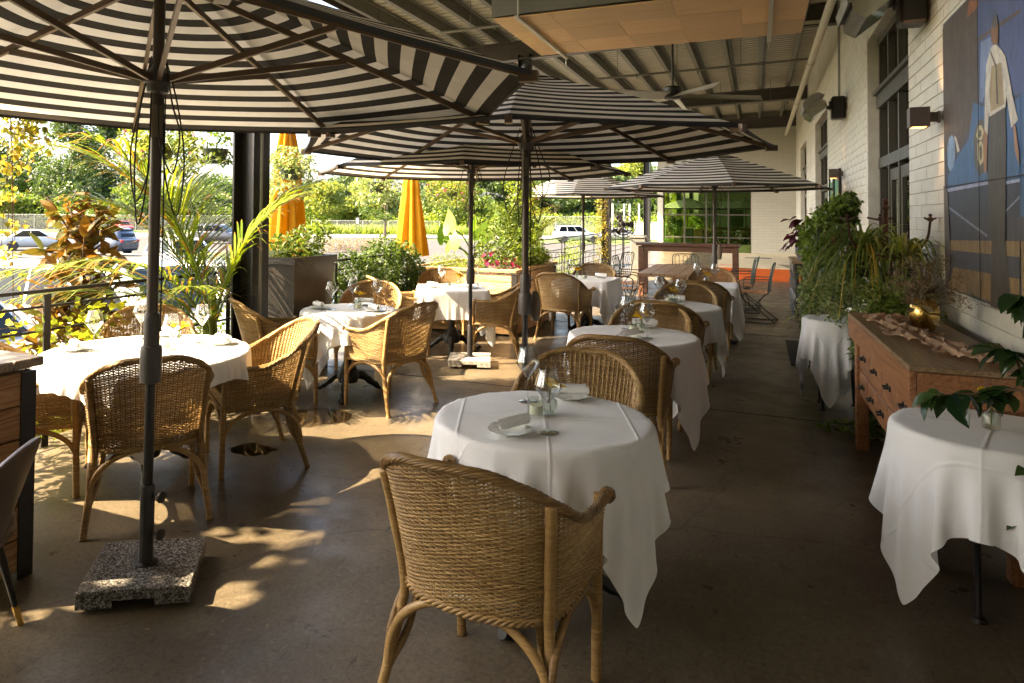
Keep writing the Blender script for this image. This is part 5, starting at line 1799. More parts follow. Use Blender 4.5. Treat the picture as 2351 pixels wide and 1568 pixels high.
# gauze runner
def gz(u, v):
    P = np.array([(.79, 5.52), (.755, 5.2), (.77, 4.85), (.83, 4.55), (.93, 4.25), (1.02, 4.0)])
    i = u * (len(P) - 1); k = min(int(i), len(P) - 2); f = i - k
    c = P[k] * (1 - f) + P[k + 1] * f
    d = P[k + 1] - P[k]; d /= np.linalg.norm(d); n = np.array([-d[1], d[0]])
    wd = .10 + .03 * math.sin(u * 17) + .02 * math.sin(u * 41)
    a = (v - .5) * 2
    off = a * wd + .02 * math.sin(u * 60 + a * 5)
    z = .932 + .030 * abs(math.sin(u * 33 + a * 6.5 + 1.5 * math.sin(u * 11))) * (1 - .55 * a * a) + .014 * abs(math.sin(u * 71 - a * 9)) + .002
    return (c[0] + n[0] * off, c[1] + n[1] * off, z)
gr = MB().grid(gz, 150, 22)
tag(gr.build('gauze_runner', M['gauze'], smooth=True, angle=0), 'crumpled peach gauze runner on the sideboard', 'table runner')

# ------------------------------------------------------------------ plant helpers
def ribbons(paths, widths, up=(0, 0, 1), prof=None):
    V = []; F = []; R = []
    for P, w_ in zip(paths, widths):
        P = np.asarray(P, dtype=float); m = len(P)
        T = np.gradient(P, axis=0); T /= np.maximum(np.linalg.norm(T, axis=1, keepdims=True), 1e-9)
        S_ = np.cross(T, np.array(up)); nn = np.linalg.norm(S_, axis=1, keepdims=True)
        S_ = np.where(nn > 1e-3, S_ / np.maximum(nn, 1e-6), np.array([[1.0, 0, 0]]))
        t_ = np.linspace(0, 1, m)
        ww = w_ * (np.sin(PI * (.12 + .88 * t_)) ** .7 if prof is None else prof(t_))
        k = len(V)
        A = P + S_ * ww[:, None] / 2; B = P - S_ * ww[:, None] / 2
        for i in range(m): V.append(tuple(A[i])); V.append(tuple(B[i]))
        for i in range(m - 1): F.append((k + 2 * i, k + 2 * i + 1, k + 2 * i + 3, k + 2 * i + 2))
        R += [random.random()] * (m - 1)
    return V, F, R

def leaves(P, size, rng, up=.3, aspect=.5, droop=None, jit=.35):
    """folded pointed leaves at points P, five verts each; numpy"""
    P = np.asarray(P, dtype=float); n = len(P)
    nrm = rng.normal(size=(n, 3)); nrm[:, 2] += up * 3; nrm /= np.linalg.norm(nrm, axis=1, keepdims=True)
    d = rng.normal(size=(n, 3))
    if droop is not None: d = d * .6 + np.asarray(droop)
    d -= nrm * (d * nrm).sum(1, keepdims=True); d /= np.maximum(np.linalg.norm(d, axis=1, keepdims=True), 1e-6)
    s = np.cross(nrm, d)
    L_ = (size * (1 + jit * rng.uniform(-1, 1, n)))[:, None]
    W_ = L_ * aspect
    base = P; tip = P + d * L_ - nrm * L_ * .10; mid = P + d * L_ * .5 - nrm * W_ * .05
    a = P + d * L_ * .42 + s * W_ * .5 + nrm * W_ * .16; b = P + d * L_ * .42 - s * W_ * .5 + nrm * W_ * .16
    V = np.stack([base, a, tip, b], 1).reshape(-1, 3)
    i = np.arange(n)[:, None] * 4
    F = np.concatenate([i + np.array([[0, 1, 2]]), i + np.array([[0, 2, 3]])], 1).reshape(-1, 3)
    R = np.repeat(rng.random(n), 2)
    return V, F, R

def leaf_obj(name, P, size, mat, parent, rng, kind='stuff', **kw):
    V, F, R = leaves(P, size, rng, **kw)
    o = inst(name, fast_mesh(name, V, F, mat, False, R), parent)
    if kind: o['kind'] = kind
    return o

def blob_points(n, rng, c, r, shell=.45):
    d = rng.normal(size=(n, 3)); d /= np.linalg.norm(d, axis=1, keepdims=True)
    rad = (shell + (1 - shell) * rng.random(n)) ** .6
    return np.array(c) + d * rad[:, None] * np.array(r)

def clump_points(n, rng, clumps, shell=.4):
    vol = np.array([abs(k[1][0] * k[1][1] * k[1][2]) ** .67 for k in clumps]); vol /= vol.sum()
    out = []
    for (c, r), f in zip(clumps, vol): out.append(blob_points(max(3, int(n * f)), rng, c, r, shell))
    return np.concatenate(out)

def twigs(P0, P1s, r, mat, parent, name='stem', n=5, sag=.0):
    m = MB()
    for q in P1s:
        p0 = np.array(P0, dtype=float); p1 = np.array(q, dtype=float)
        mid = (p0 + p1) / 2 + np.array([random.uniform(-.05, .05), random.uniform(-.05, .05), sag])
        m.tube([p0, mid, p1], [r, r * .7, r * .35], n)
    return m.build(name, mat, parent, True)

# brass vase with dried flowers
vz = empty('brass_vase', (.905, 5.10, .931))
MB().lathe([(.0, 0), (.050, 0), (.062, .02), (.076, .065), (.079, .10), (.072, .145), (.052, .178), (.040, .186), (.038, .182), (.05, .17), (.068, .14), (.0, .13)], 32).build('vase_body', M['brass'], vz, True)
rg = np.random.default_rng(21)
tips = []
for k in range(46):
    a = rg.uniform(0, 2 * PI); d = rg.uniform(.05, .30); h = rg.uniform(.24, .46) - d * .25
    tips.append((d * math.cos(a) * .75, d * math.sin(a), .0 + h))
twigs((0, 0, .13), tips, .0022, M['twig'], vz, 'stems', 4)
fl_ = np.concatenate([np.array(t_) + rg.normal(0, .028, (70, 3)) for t_ in tips[:34]])
leaf_obj('dried_florets', fl_, .009, M['leaf_dry_flower'], vz, rg, aspect=.8)
lf = np.concatenate([np.array([(.0, .0, .19)]) * 0 + np.array(t_) * rg.uniform(.45, .95) + rg.normal(0, .02, (3, 3)) for t_ in tips[30:]])
leaf_obj('dried_leaves', lf, .07, M['leaf_dry'], vz, rg, kind=None, aspect=.55)
tag(vz, 'gold brass vase of dried flowers on the sideboard', 'vase')

# ------------------------------------------------------------------ coat rack with hanging spider plants
cr = empty('coat_rack', (.88, 6.32, 0))
MB().lathe([(0, 0), (.15, 0), (.15, .02), (.05, .05), (.02, .08), (.018, 1.66), (.028, 1.67), (.028, 1.685), (.016, 1.695), (.022, 1.72), (.014, 1.745), (0, 1.755)], 14).build('pole', M['rust'], cr, True)
for k in range(6):
    a = 2 * PI * k / 6 + .5
    zb, r1, h1 = (1.28, .30, .30) if k % 2 else (1.05, .27, .26)
    P = smooth_path([(0, 0, zb), (.5 * r1 * math.cos(a), .5 * r1 * math.sin(a), zb + .03), (r1 * .9 * math.cos(a), r1 * .9 * math.sin(a), zb + h1 * .5), (r1 * math.cos(a), r1 * math.sin(a), zb + h1)], 6)
    h_ = MB(); h_.tube(P, .009, 8)
    c = P[-1]
    h_.lathe([(0, -.01), (.018, 0), (.018, .02), (.008, .03), (.014, .045), (0, .055)], 8, c)
    t1 = np.array([-math.sin(a), math.cos(a), 0])
    h_.tube([c - t1 * .09 + np.array([0, 0, .02]), c, c + t1 * .09 + np.array([0, 0, .02])], .008, 6)
    h_.build('hook', M['rust'], cr, True)
tag(cr, 'rusty iron coat rack standing among spider plants', 'coat rack')

def spider_plant(x, y, z, n, reach, lab, rng, hang=None, yellow=22, mat='leaf_spider'):
    o = empty('spider_plant', (x, y, z))
    MB().lathe([(.0, -.16), (.085, -.16), (.115, -.01), (.12, .0), (.105, .0), (.10, -.03), (0, -.03)], 20).build('pot', M['pot_green'], o, True)
    paths = []; ws = []
    for k in range(n):
        a = rng.uniform(0, 2 * PI); R_ = reach * rng.uniform(.45, 1.05); up = rng.uniform(.05, .34)
        dr_ = rng.uniform(-.05, .40) * reach / .4
        t_ = np.linspace(0, 1, 8)
        r_ = R_ * (t_ ** .85)
        zz = up * 4 * t_ * (1 - t_ * .75) * .6 - dr_ * t_ ** 2.4
        a2 = a + .25 * t_ * rng.uniform(-1, 1)
        paths.append(np.c_[r_ * np.cos(a2), r_ * np.sin(a2), zz]); ws.append(rng.uniform(.014, .023))
    V, F, R = ribbons(paths, ws)
    tag(inst('blades', fast_mesh('blades', V, F, M[mat], True, R), o), kind='stuff')
    if yellow:
        paths = []
        for k in range(yellow):
            a = rng.uniform(0, 2 * PI); R_ = reach * rng.uniform(.5, 1.15); t_ = np.linspace(0, 1, 8)
            paths.append(np.c_[R_ * t_ ** .7 * math.cos(a), R_ * t_ ** .7 * math.sin(a), .14 * np.sin(PI * t_) - rng.uniform(.25, .75) * reach * 1.4 * t_ ** 2])
        V, F, R = ribbons(paths, [.006] * yellow, prof=lambda t_: np.ones_like(t_))
        tag(inst('runners', fast_mesh('runners', V, F, M['leaf_yellow_stem'], True, R), o), kind='stuff')
        ends = np.concatenate([p[-1] + rng.normal(0, .03, (9, 3)) for p in paths])
        leaf_obj('plantlets', ends, .07, M[mat], o, rng, aspect=.14, droop=(0, 0, -.5))
    if hang: MB().tube([(0, 0, -.02), (hang[0] - x, hang[1] - y, hang[2] - z)], .002, 4).build('hanger', M['galv'], o)
    return tag(o, lab, 'plant', 'spider plants')
rg = np.random.default_rng(5)
spider_plant(.74, 6.42, 1.30, 230, .46, 'big striped spider plant hanging left of the coat rack pole', rg, (.70, 6.5, 1.52))
spider_plant(.98, 6.18, 1.24, 130, .32, 'spider plant hanging right of the coat rack pole near the wall', rg, (1.0, 6.2, 1.5), 20)
spider_plant(.66, 6.95, 1.02, 90, .26, 'lower small spider plant above the narrow white cloth', rg, None, 14)

def bush(name, loc, clumps, n, size, mat, lab, cat, group, rng, pot=None, stems=6, aspect=.5, droop=None, shell=.35, sub='foliage', base=(0, 0, 0)):
    o = empty(name, loc)
    P = clump_points(n, rng, clumps, shell)
    leaf_obj(sub, P, size, M[mat], o, rng, aspect=aspect, droop=droop)
    if stems:
        tp = P[rng.integers(0, len(P), stems)]
        twigs(base, tp, .006, M['stem_brown'], o, 'stems', 5)
    if pot:
        r_, h_, pm_ = pot
        MB().lathe([(0, 0), (r_ * .75, 0), (r_, h_ * .95), (r_ * 1.06, h_ * .95), (r_ * 1.06, h_), (r_ * .9, h_), (r_ * .88, h_ * .9), (0, h_ * .9)], 20).build('pot', M[pm_], o, True)
    return tag(o, lab, cat, group)

rg = np.random.default_rng(31)
bush('trailing_plant', (.90, 6.02, 0), [((0, 0, 1.02), (.24, .30, .16)), ((-.05, -.05, .82), (.22, .28, .18)), ((.05, -.2, .72), (.18, .2, .2)), ((-.1, .2, .62), (.18, .2, .2)), ((.05, -.25, 1.1), (.12, .14, .1)), ((.1, -.35, .92), (.12, .1, .14))], 4600, .042, 'leaf_ivy', 'dense small-leaved trailing plant behind the sideboard end', 'plant', None, rg, (.14, .7, 'pot_stone'), 8, base=(0, 0, .6))
bush('trailing_plant', (.66, 6.5, 0), [((0, 0, 1.12), (.22, .28, .2)), ((-.06, .1, .92), (.2, .3, .2)), ((0, -.2, 1.2), (.16, .16, .16)), ((-.05, .35, 1.0), (.16, .2, .24))], 1500, .04, 'leaf_varieg', 'pale variegated trailing plant below the left spider plant', 'plant', None, rg, None, 6, base=(0, 0, .9))
# ivy stand
iv = empty('ivy_stand', (.78, 9.0, 0))
fr = MB()
for sx_ in (-.18, .18):
    for sy_ in (-.16, .16): fr.tube([(sx_, sy_, 0), (sx_, sy_, 1.5)], .007, 6)
for zz in (.4, .85, 1.3):
    for a_, b_ in (((-.18, -.16), (.18, -.16)), ((.18, -.16), (.18, .16)), ((.18, .16), (-.18, .16)), ((-.18, .16), (-.18, -.16))): fr.tube([(*a_, zz), (*b_, zz)], .006, 6)
for k in range(5):
    fr.tube([(-.19 + .07 * math.sin(t_) * t_ / 6, -.17, .25 + .1 * k + .07 * math.cos(t_) * t_ / 6) for t_ in np.linspace(1, 9, 24)], .004, 5)
fr.build('wire_frame', M['iron'], iv, True)
for zz, r_ in ((.4, .12), (.85, .12), (1.3, .12)):
    MB().lathe([(0, 0), (r_ * .8, 0), (r_, .16), (r_ * .9, .16), (0, .13)], 16, (0, 0, zz)).build('pot', M['terracotta'], iv, True)
P = clump_points(3600, rg, [((0, 0, 1.60), (.24, .24, .20)), ((.10, -.1, 1.75), (.14, .14, .14)), ((-.12, .1, 1.42), (.24, .28, .2)), ((-.18, 0, 1.2), (.16, .25, .22)), ((-.15, .22, 1.3), (.2, .2, .22))])
leaf_obj('ivy', P, .055, M['leaf_ivy'], iv, rg, aspect=.8, droop=(0, 0, -.7))
P = clump_points(3000, rg, [((-.2, -.05, .95), (.16, .25, .2)), ((-.24, .0, .7), (.13, .2, .25)), ((-.26, .02, .42), (.09, .12, .28)), ((-.25, .0, .2), (.06, .08, .16)), ((.05, -.2, .9), (.2, .12, .2))])
leaf_obj('variegated_ivy', P, .048, M['leaf_varieg'], iv, rg, aspect=.7, droop=(0, 0, -.8))
tag(iv, 'tall wire plant stand overgrown with ivy near the glass doors', 'plant stand')
bush('ivy_runner', (.78, 5.98, 0), [((-.05, .0, .12), (.1, .14, .12)), ((-.2, .1, .05), (.2, .08, .05)), ((-.05, -.1, .28), (.08, .08, .14))], 380, .04, 'leaf_ivy', 'short ivy spilling onto the floor under the sideboard', 'plant', None, rg, None, 5, aspect=.8)

# ------------------------------------------------------------------ black carved hall table
ht = empty('hall_table', (.80, 13.6, 0))
MB().box((0, 0, .87), (.62, 1.55, .04), bev=.006).build('top', M['sideboard_top'], ht)
MB().box((.0, 0, .765), (.54, 1.45, .17)).build('frieze', M['ebony'], ht)
for k in range(4):
    MB().box((-.275, -.52 + .35 * k, .765), (.02, .28, .13), bev=.01).build('carved_panel', M['ebony'], ht)
turn = [(.0, 0), (.045, 0), (.05, .03), (.03, .06), (.045, .1), (.03, .14), (.055, .22), (.06, .27), (.035, .33), (.03, .36), (.05, .42), (.055, .48), (.035, .56), (.045, .6), (.045, .68), (0, .68)]
tm = MB().lathe(turn, 14).mesh('turned_leg', M['ebony'], True)
for sx_ in (-.24, .24):
    for sy_ in (-.68, -.25, .25, .68): inst('turned_leg', tm, ht, (sx_, sy_, 0))
MB().box((0, 0, .16), (.5, 1.42, .03)).build('stretcher_shelf', M['ebony'], ht)
tag(ht, 'black carved hall table with turned legs against the long wall', 'hall table')
bk2 = empty('ice_bucket', (.72, 13.2, .176))
MB().lathe([(0, 0), (.11, 0), (.14, .26), (.15, .27), (.13, .27), (.10, .02), (0, .02)], 24).build('bucket_body', M['heater_steel'], bk2, True)
MB().tube([(.14 * math.cos(a), .0, .26 + .14 * math.sin(a)) for a in np.linspace(0, PI, 12)], .005, 6).build('handle', M['heater_steel'], bk2, True)
tag(bk2, 'shiny steel bucket on the lower shelf of the hall table', 'bucket')
# coleus in stone pot
def leaf_mesh(name, mat, L_, W_, curve=.2, tipw=1.0, nv=6, fold=.18, serr=0.0):
    V = []; F = []
    for j in range(nv + 1):
        v = j / nv
        w_ = W_ * (math.sin(PI * v ** .85) ** .85 if v < 1 else 0) + .0005
        if serr and 0 < j < nv: w_ *= 1 + serr * (-1) ** j
        for i, u in enumerate((-1, 0, 1)):
            V.append((u * w_ / 2, v * L_, -curve * L_ * v * v + fold * abs(u) * w_))
    for j in range(nv):
        for i in range(2): F.append((j * 3 + i, j * 3 + i + 1, (j + 1) * 3 + i + 1, (j + 1) * 3 + i))
    return fast_mesh(name, V, F, mat, True)
co = empty('coleus_plant', (.70, 12.98, .89))
MB().lathe([(0, 0), (.09, 0), (.15, .12), (.15, .2), (.12, .24), (.13, .26), (.11, .26), (0, .22)], 20).build('pot', M['granite'], co, True)
clm = leaf_mesh('leaf', M['leaf_coleus'], .17, .11, .3)
rd_ = random.Random(9)
tps = []
for k in range(80):
    a = rd_.uniform(0, 2 * PI); r_ = rd_.uniform(.02, .28); z_ = .28 + rd_.uniform(.05, .50) - r_ * .5
    p = (r_ * math.cos(a), r_ * math.sin(a), z_)
    if k % 5 == 0: tps.append(p)
    inst('leaf', clm, co, p, (rd_.uniform(-.9, .1), rd_.uniform(-.4, .4), a - PI / 2), (1,) * 3)
twigs((0, 0, .22), tps, .006, M['stem_brown'], co, 'stems', 5)
tag(co, 'dark purple leafy plant in a stone pot on the hall table', 'plant')
# door mat
tag(MB().box((.74, 9.42, .008), (.84, 1.65, .016), bev=.004).build('door_mat', M['mat_black']), 'black rubber door mat before the glass doors', 'mat')

# camellia reaching in from the right
cm = empty('camellia_plant', (1.0, 2.62, 0))
MB().lathe([(0, 0), (.13, 0), (.17, .36), (.18, .38), (.15, .38), (.14, .34), (0, .34)], 20).build('pot', M['pot_stone'], cm, True)
clm2 = leaf_mesh('leaf', M['leaf_camellia'], .105, .056, .28, fold=.22, nv=8, serr=.04)
cen = np.array([1.0, 2.62, 0])
br = [[(0, 0, .34), (.0, .2, .75), (-.12, .50, .98), (-.26, .54, .97), (-.41, .53, .95)],
      [(0, 0, .34), (.02, .3, .85), (-.10, .6, 1.08), (-.20, .63, 1.12)],
      [(0, 0, .34), (.04, .3, .95), (-.05, .62, 1.25), (-.13, .66, 1.32)],
      [(0, 0, .34), (.0, .4, .6), (-.08, .63, .70), (-.13, .66, .66)],
      [(0, 0, .34), (.0, .45, .42), (-.08, .63, .52), (-.14, .66, .46)],
      [(0, 0, .34), (.05, .4, 1.0), (.0, .66, 1.08), (-.07, .68, 1.02)],
      [(0, 0, .34), (.1, .1, .9), (.05, -.1, 1.3)], [(0, 0, .34), (-.1, -.1, .8), (-.05, -.3, 1.1)]]
rd_ = random.Random(14)
bm3 = MB()
for b in br:
    P = smooth_path(b, 6); bm3.tube(P, np.linspace(.008, .0025, len(P)), 6)
    for k in range(len(P)):
        f_ = k / (len(P) - 1)
        if f_ < .55: continue
        for q in range(2 if f_ < .98 else 3):
            a = rd_.uniform(0, 2 * PI)
            inst('leaf', clm2, cm, tuple(P[k]), (rd_.uniform(-1.1, .2), rd_.uniform(-.6, .6), a), (rd_.uniform(.8, 1.2),) * 3)
bm3.build('branches', M['stem_brown'], cm, True)
tag(cm, 'glossy dark-leaved shrub reaching in at the right edge', 'shrub')
# ------------------------------------------------------------------ timber planters with steel corners
def plank_box(name, x0, x1, y0, y1, h, lab, cat, matx, maty, cap=True, rows=7, capmat=None, soil_=True):
    cx, cyy = (x0 + x1) / 2, (y0 + y1) / 2
    o = empty(name, (cx, cyy, 0))
    W_, D_ = x1 - x0, y1 - y0
    ph = (h - .06 - .03) / rows
    px = MB().box((0, 0, 0), (W_ - .12, .028, ph - .006), bev=.003).mesh('plank', M[matx])
    py = MB().box((0, 0, 0), (.028, D_ - .12, ph - .006), bev=.003).mesh('plank', M[maty])
    for k in range(rows):
        z = .03 + ph * (k + .5)
        for s in (-1, 1):
            inst('plank', px, o, (0, s * (D_ / 2 - .018), z)); inst('plank', py, o, (s * (W_ / 2 - .018), 0, z))
    for sx_ in (-1, 1):
        for sy_ in (-1, 1):
            a = MB(); a.box((sx_ * (W_ / 2 - .032), sy_ * (D_ / 2), h / 2 - .03), (.07, .006, h - .06)); a.box((sx_ * (W_ / 2), sy_ * (D_ / 2 - .035), h / 2 - .03), (.006, .064, h - .06))
            for zz in (.08, h / 2, h - .12): a.lathe([(0, .004), (.009, .003), (.009, 0)], 8, (sx_ * (W_ / 2 - .032), sy_ * (D_ / 2 + .003), zz), Matrix.Rotation(-sy_ * PI / 2, 4, 'X'))
            a.build('corner_angle', M['black_steel'], o)
    cm_ = capmat or (matx, maty)
    cw = .10 if cap else 0
    if cap:
        c1 = MB().box((0, 0, 0), (W_ + .05, cw, .04), bev=.004).mesh('cap_board', M[cm_[0]]); c2 = MB().box((0, 0, 0), (cw, D_ + .05 - 2 * cw - .004, .04), bev=.004).mesh('cap_board', M[cm_[1]])
        for s in (-1, 1):
            inst('cap_board', c1, o, (0, s * (D_ / 2 + .025 - cw / 2), h - .02)); inst('cap_board', c2, o, (s * (W_ / 2 + .025 - cw / 2), 0, h - .02))
        if soil_: MB().box((0, 0, h - .14), (W_ - .08, D_ - .08, .1)).build('soil', M['soil'], o)
    else:
        n = max(3, round(D_ / .17)); bw = (D_ + .05) / n
        tb = MB().box((0, 0, 0), (W_ + .05, bw - .006, .04), bev=.004).mesh('top_board', M[cm_[0]])
        for k in range(n): inst('top_board', tb, o, (0, -D_ / 2 - .025 + bw * (k + .5), h - .02))
    return tag(o, lab, cat, 'timber boxes with steel corners')
plank_box('timber_planter', -4.46, -2.88, 8.9, 10.9, .88, 'long pine planter box with black steel corners full of plants', 'planter', 'plank_pine', 'plank_pine_y')
plank_box('timber_counter', -4.3, -2.93, 1.78, 2.16, .955, 'brown timber box with weathered top at the left edge', 'counter', 'plank_brown', 'plank_brown_y', cap=False, rows=6, capmat=('plank_grey', 'plank_grey'))

# leather armchair at the lower left corner
lc = empty('leather_chair', (-2.67, 1.56, 0), math.radians(122))
lc.scale = (.94, .94, .94)
def cushion(w_, d_, h_, n=8, pw=4.0):
    m = MB()
    V = []; F = []
    nu, nv = 28, 14
    for j in range(nv + 1):
        ph = -PI / 2 + PI * j / nv
        for i in range(nu):
            th = 2 * PI * i / nu
            def sg(x, e): return math.copysign(abs(x) ** e, x)
            V.append((w_ / 2 * sg(math.cos(ph), 2 / pw) * sg(math.cos(th), 2 / pw), d_ / 2 * sg(math.cos(ph), 2 / pw) * sg(math.sin(th), 2 / pw), h_ / 2 * sg(math.sin(ph), 2 / pw)))
    for j in range(nv):
        for i in range(nu): F.append((j * nu + i, j * nu + (i + 1) % nu, (j + 1) * nu + (i + 1) % nu, (j + 1) * nu + i))
    m.add(V, F)
    return m
sc_ = cushion(.52, .52, .13); sc_.v = [(p[0], p[1], p[2] + .45) for p in sc_.v]; sc_.build('seat', M['leather'], lc, True, 0)
bk3 = MB()
def shell_pt(u, v):
    a = (u - .5) * 2.5
    r_ = .27 + .05 * v
    tk = .035
    x = r_ * math.sin(a); y = -r_ * math.cos(a) + .03 - .10 * v
    top = .84 - .22 * abs(u - .5) ** 2 * 4
    return (x, y, .40 + (top - .40) * v)
outer = [[shell_pt(i / 20, j / 8) for i in range(21)] for j in range(9)]
V = []; F = []
for row in outer:
    for p in row: V.append(p)
for row in outer:
    for p in row:
        L_ = math.hypot(p[0], p[1]); k = (L_ - .055) / L_
        V.append((p[0] * k, p[1] * k, p[2] - (.02 if p[2] > .7 else 0)))
n1 = 9 * 21
for j in range(8):
    for i in range(20):
        q = (j * 21 + i, j * 21 + i + 1, (j + 1) * 21 + i + 1, (j + 1) * 21 + i)
        F.append(tuple(reversed(q))); F.append(tuple(n1 + a for a in q))
for i in range(20):
    F.append((8 * 21 + i, n1 + 8 * 21 + i, n1 + 8 * 21 + i + 1, 8 * 21 + i + 1)); F.append((i, i + 1, n1 + i + 1, n1 + i))
for j in range(8):
    F.append((j * 21, n1 + j * 21, n1 + (j + 1) * 21, (j + 1) * 21)); F.append((j * 21 + 20, (j + 1) * 21 + 20, n1 + (j + 1) * 21 + 20, n1 + j * 21 + 20))
bk3.add(V, F)
bo = bk3.build('backrest', M['leather'], lc, True, 60)
md = bo.modifiers.new('soft', 'SUBSURF'); md.levels = 1; md.render_levels = 2
for sx_ in (-1, 1):
    for sy_ in (-1, 1):
        l_ = MB(); l_.tube([(sx_ * .17, sy_ * .17, .40), (sx_ * .25, sy_ * .24, .0)], [.018, .011], 10); lo = l_.build('leg', M['pole_black'], lc, True)
        MB().tube([(sx_ * .232, sy_ * .2232, .09), (sx_ * .2505, sy_ * .2405, .0)], [.0142, .0125], 10).build('brass_tip', M['brass'], lo, True)
MB().box((.262, -.11, .50), (.003, .03, .036), rz=.4).build('maker_tag', M['print_black'], lc)
tag(lc, 'brown leather tub chair cut off at the lower left', 'armchair')

# tall dark steel planter
tp = empty('steel_planter', (-4.32, 6.06, 0))
V = []
for (z, a, b) in ((0, .20, .30), (1.10, .235, .36), (1.10, .255, .38), (1.17, .255, .38), (1.17, .215, .34), (1.05, .21, .335)):
    V += [(-a, -b, z), (a, -b, z), (a, b, z), (-a, b, z)]
F = []
for r_ in range(5):
    for e in range(4): F.append((r_ * 4 + e, r_ * 4 + (e + 1) % 4, r_ * 4 + 4 + (e + 1) % 4, r_ * 4 + 4 + e))
F.append((20, 21, 22, 23)); 
MB().add(V, F).build('planter_body', M['planter_steel'], tp)
MB().box((0, 0, 1.06), (.40, .64, .05)).build('soil', M['soil'], tp)
tag(tp, 'tall tapering dark steel planter next to the black post', 'planter')

# stone pot behind the timber planter
sp_ = empty('stone_planter', (-3.75, 12.1, 0))
MB().box((0, 0, .42), (.62, .62, .84), bev=.02).build('planter_body', M['pot_stone'], sp_)
MB().box((0, 0, .87), (.70, .70, .07), bev=.015).build('planter_rim', M['pot_stone'], sp_)
tag(sp_, 'weathered square stone planter with a vine behind the timber planter', 'planter')

# ------------------------------------------------------------------ long timber table, bar table, wire chairs
wt = empty('timber_table', (-1.16, 12.0, 0))
pl_ = MB().box((0, 0, 0), (.19, 2.2, .05), bev=.005).mesh('top_plank', M['table_oak'])
for k in range(5): inst('top_plank', pl_, wt, (-.39 + .195 * k, 0, .725))
for s in (-1, 1):
    lg = MB(); lg.bar((-.34, s * .75, 0), (.24, s * .75, .70), .07, .09); lg.build('trestle_leg', M['seat_slat'], wt)
    lg = MB(); lg.bar((.34, s * .68, 0), (-.24, s * .68, .70), .07, .09); lg.build('trestle_leg', M['seat_slat'], wt)
MB().box((0, 0, .36), (.07, 1.6, .09)).build('stretcher', M['seat_slat'], wt)
tag(wt, 'long brown timber trestle table among green wire chairs', 'table')
bt = empty('bar_table', (-1.27, 15.0, 0))
MB().box((0, 0, 1.035), (1.92, .76, .045), bev=.006).build('top', M['bar_wood'], bt)
ap = MB()
for s in (-1, 1): ap.box((0, s * .31, .955), (1.7, .03, .11)); ap.box((s * .85, 0, .955), (.03, .59, .11))
ap.build('apron', M['bar_wood'], bt)
for sx_ in (-1, 1):
    for sy_ in (-1, 1): MB().box((sx_ * .87, sy_ * .30, .5), (.10, .10, 1.0), bev=.006).build('leg', M['bar_wood'], bt)
tag(bt, 'tall dark wooden bar table behind the timber table', 'bar table')

def build_wire_chair():
    o = empty('wire_chair')
    sl = MB().box((0, 0, 0), (.40, .07, .016), bev=.004).mesh('seat_slat', M['seat_slat'])
    for k in range(5): inst('seat_slat', sl, o, (0, -.16 + .08 * k, .45))
    def wire(P, r_, name):
        return MB().tube(smooth_path(P, 5), r_, 6).build(name, M['green_wire'], o, True)
    for k in range(6):
        x = -.17 + .068 * k
        wire([(x * .9, -.19, .44), (x, -.21, .62), (x * 1.05, -.25, .84), (x * .98, -.262, .87)], .0045, 'back_wire')
    for k in range(3):
        x = -.17 + .136 * k
        wire([(x, -.254, .855), (x + .034, -.266, .885), (x + .068, -.254, .855)], .0045, 'back_wire')
    for s in (-1, 1):
        wire([(s * .20, -.2, .44), (s * .22, -.22, .64), (s * .215, -.27, .86), (s * .15, -.275, .90), (0, -.28, .905)], .008, 'back_frame')
        wire([(s * .21, -.225, .66), (s * .27, -.1, .66), (s * .27, .12, .65), (s * .24, .19, .60), (s * .21, .17, .45)], .008, 'arm')
        wire([(s * .2, .17, .44), (s * .215, .10, .2), (s * .22, .25, .012), (s * .22, .0, .01), (s * .22, -.30, .012)], .009, 'sled_leg')
        wire([(s * .2, -.17, .44), (s * .21, -.05, .25), (s * .22, -.30, .014)], .009, 'rear_leg')
    for y_ in (-.19, .19): wire([(-.2, y_, .436), (0, y_, .436), (.2, y_, .436)], .007, 'seat_rail')
    return o
_w0 = build_wire_chair()
WIRE = [(-.05, 11.98, (-1, .1), 'green wire chair standing alone right of the timber table'), (-.30, 13.05, (-1, -.1), 'green wire chair behind the far umbrella pole, half hidden'),
        (-.26, 13.75, (-1, 0), 'green wire chair at the far right corner of the timber table'), (-1.95, 11.5, (1, .0), 'green wire chair on the left side of the timber table, nearer'),
        (-1.98, 12.5, (1, -.05), 'green wire chair on the left side of the timber table, farther'), (-1.2, 13.6, (.1, -1), 'green wire chair at the far end of the timber table'),
        (-3.3, 12.9, (.5, -.8), 'green wire chair by the stone planter, left of the stack'), (-2.95, 13.2, (-.3, -1), 'green wire chair beside the rear railing, right of the stone planter'), (-2.5, 13.9, (-1, .4), 'green wire chair partly hidden behind the square-clothed table')]
for k, (x, y, d, lab) in enumerate(WIRE):
    c = _w0 if k == 0 else copy_tree(_w0)
    c.location = (x, y, 0); c.rotation_euler = (0, 0, math.atan2(d[1], d[0]) - PI / 2)
    tag(c, lab, 'chair', 'green wire chairs')

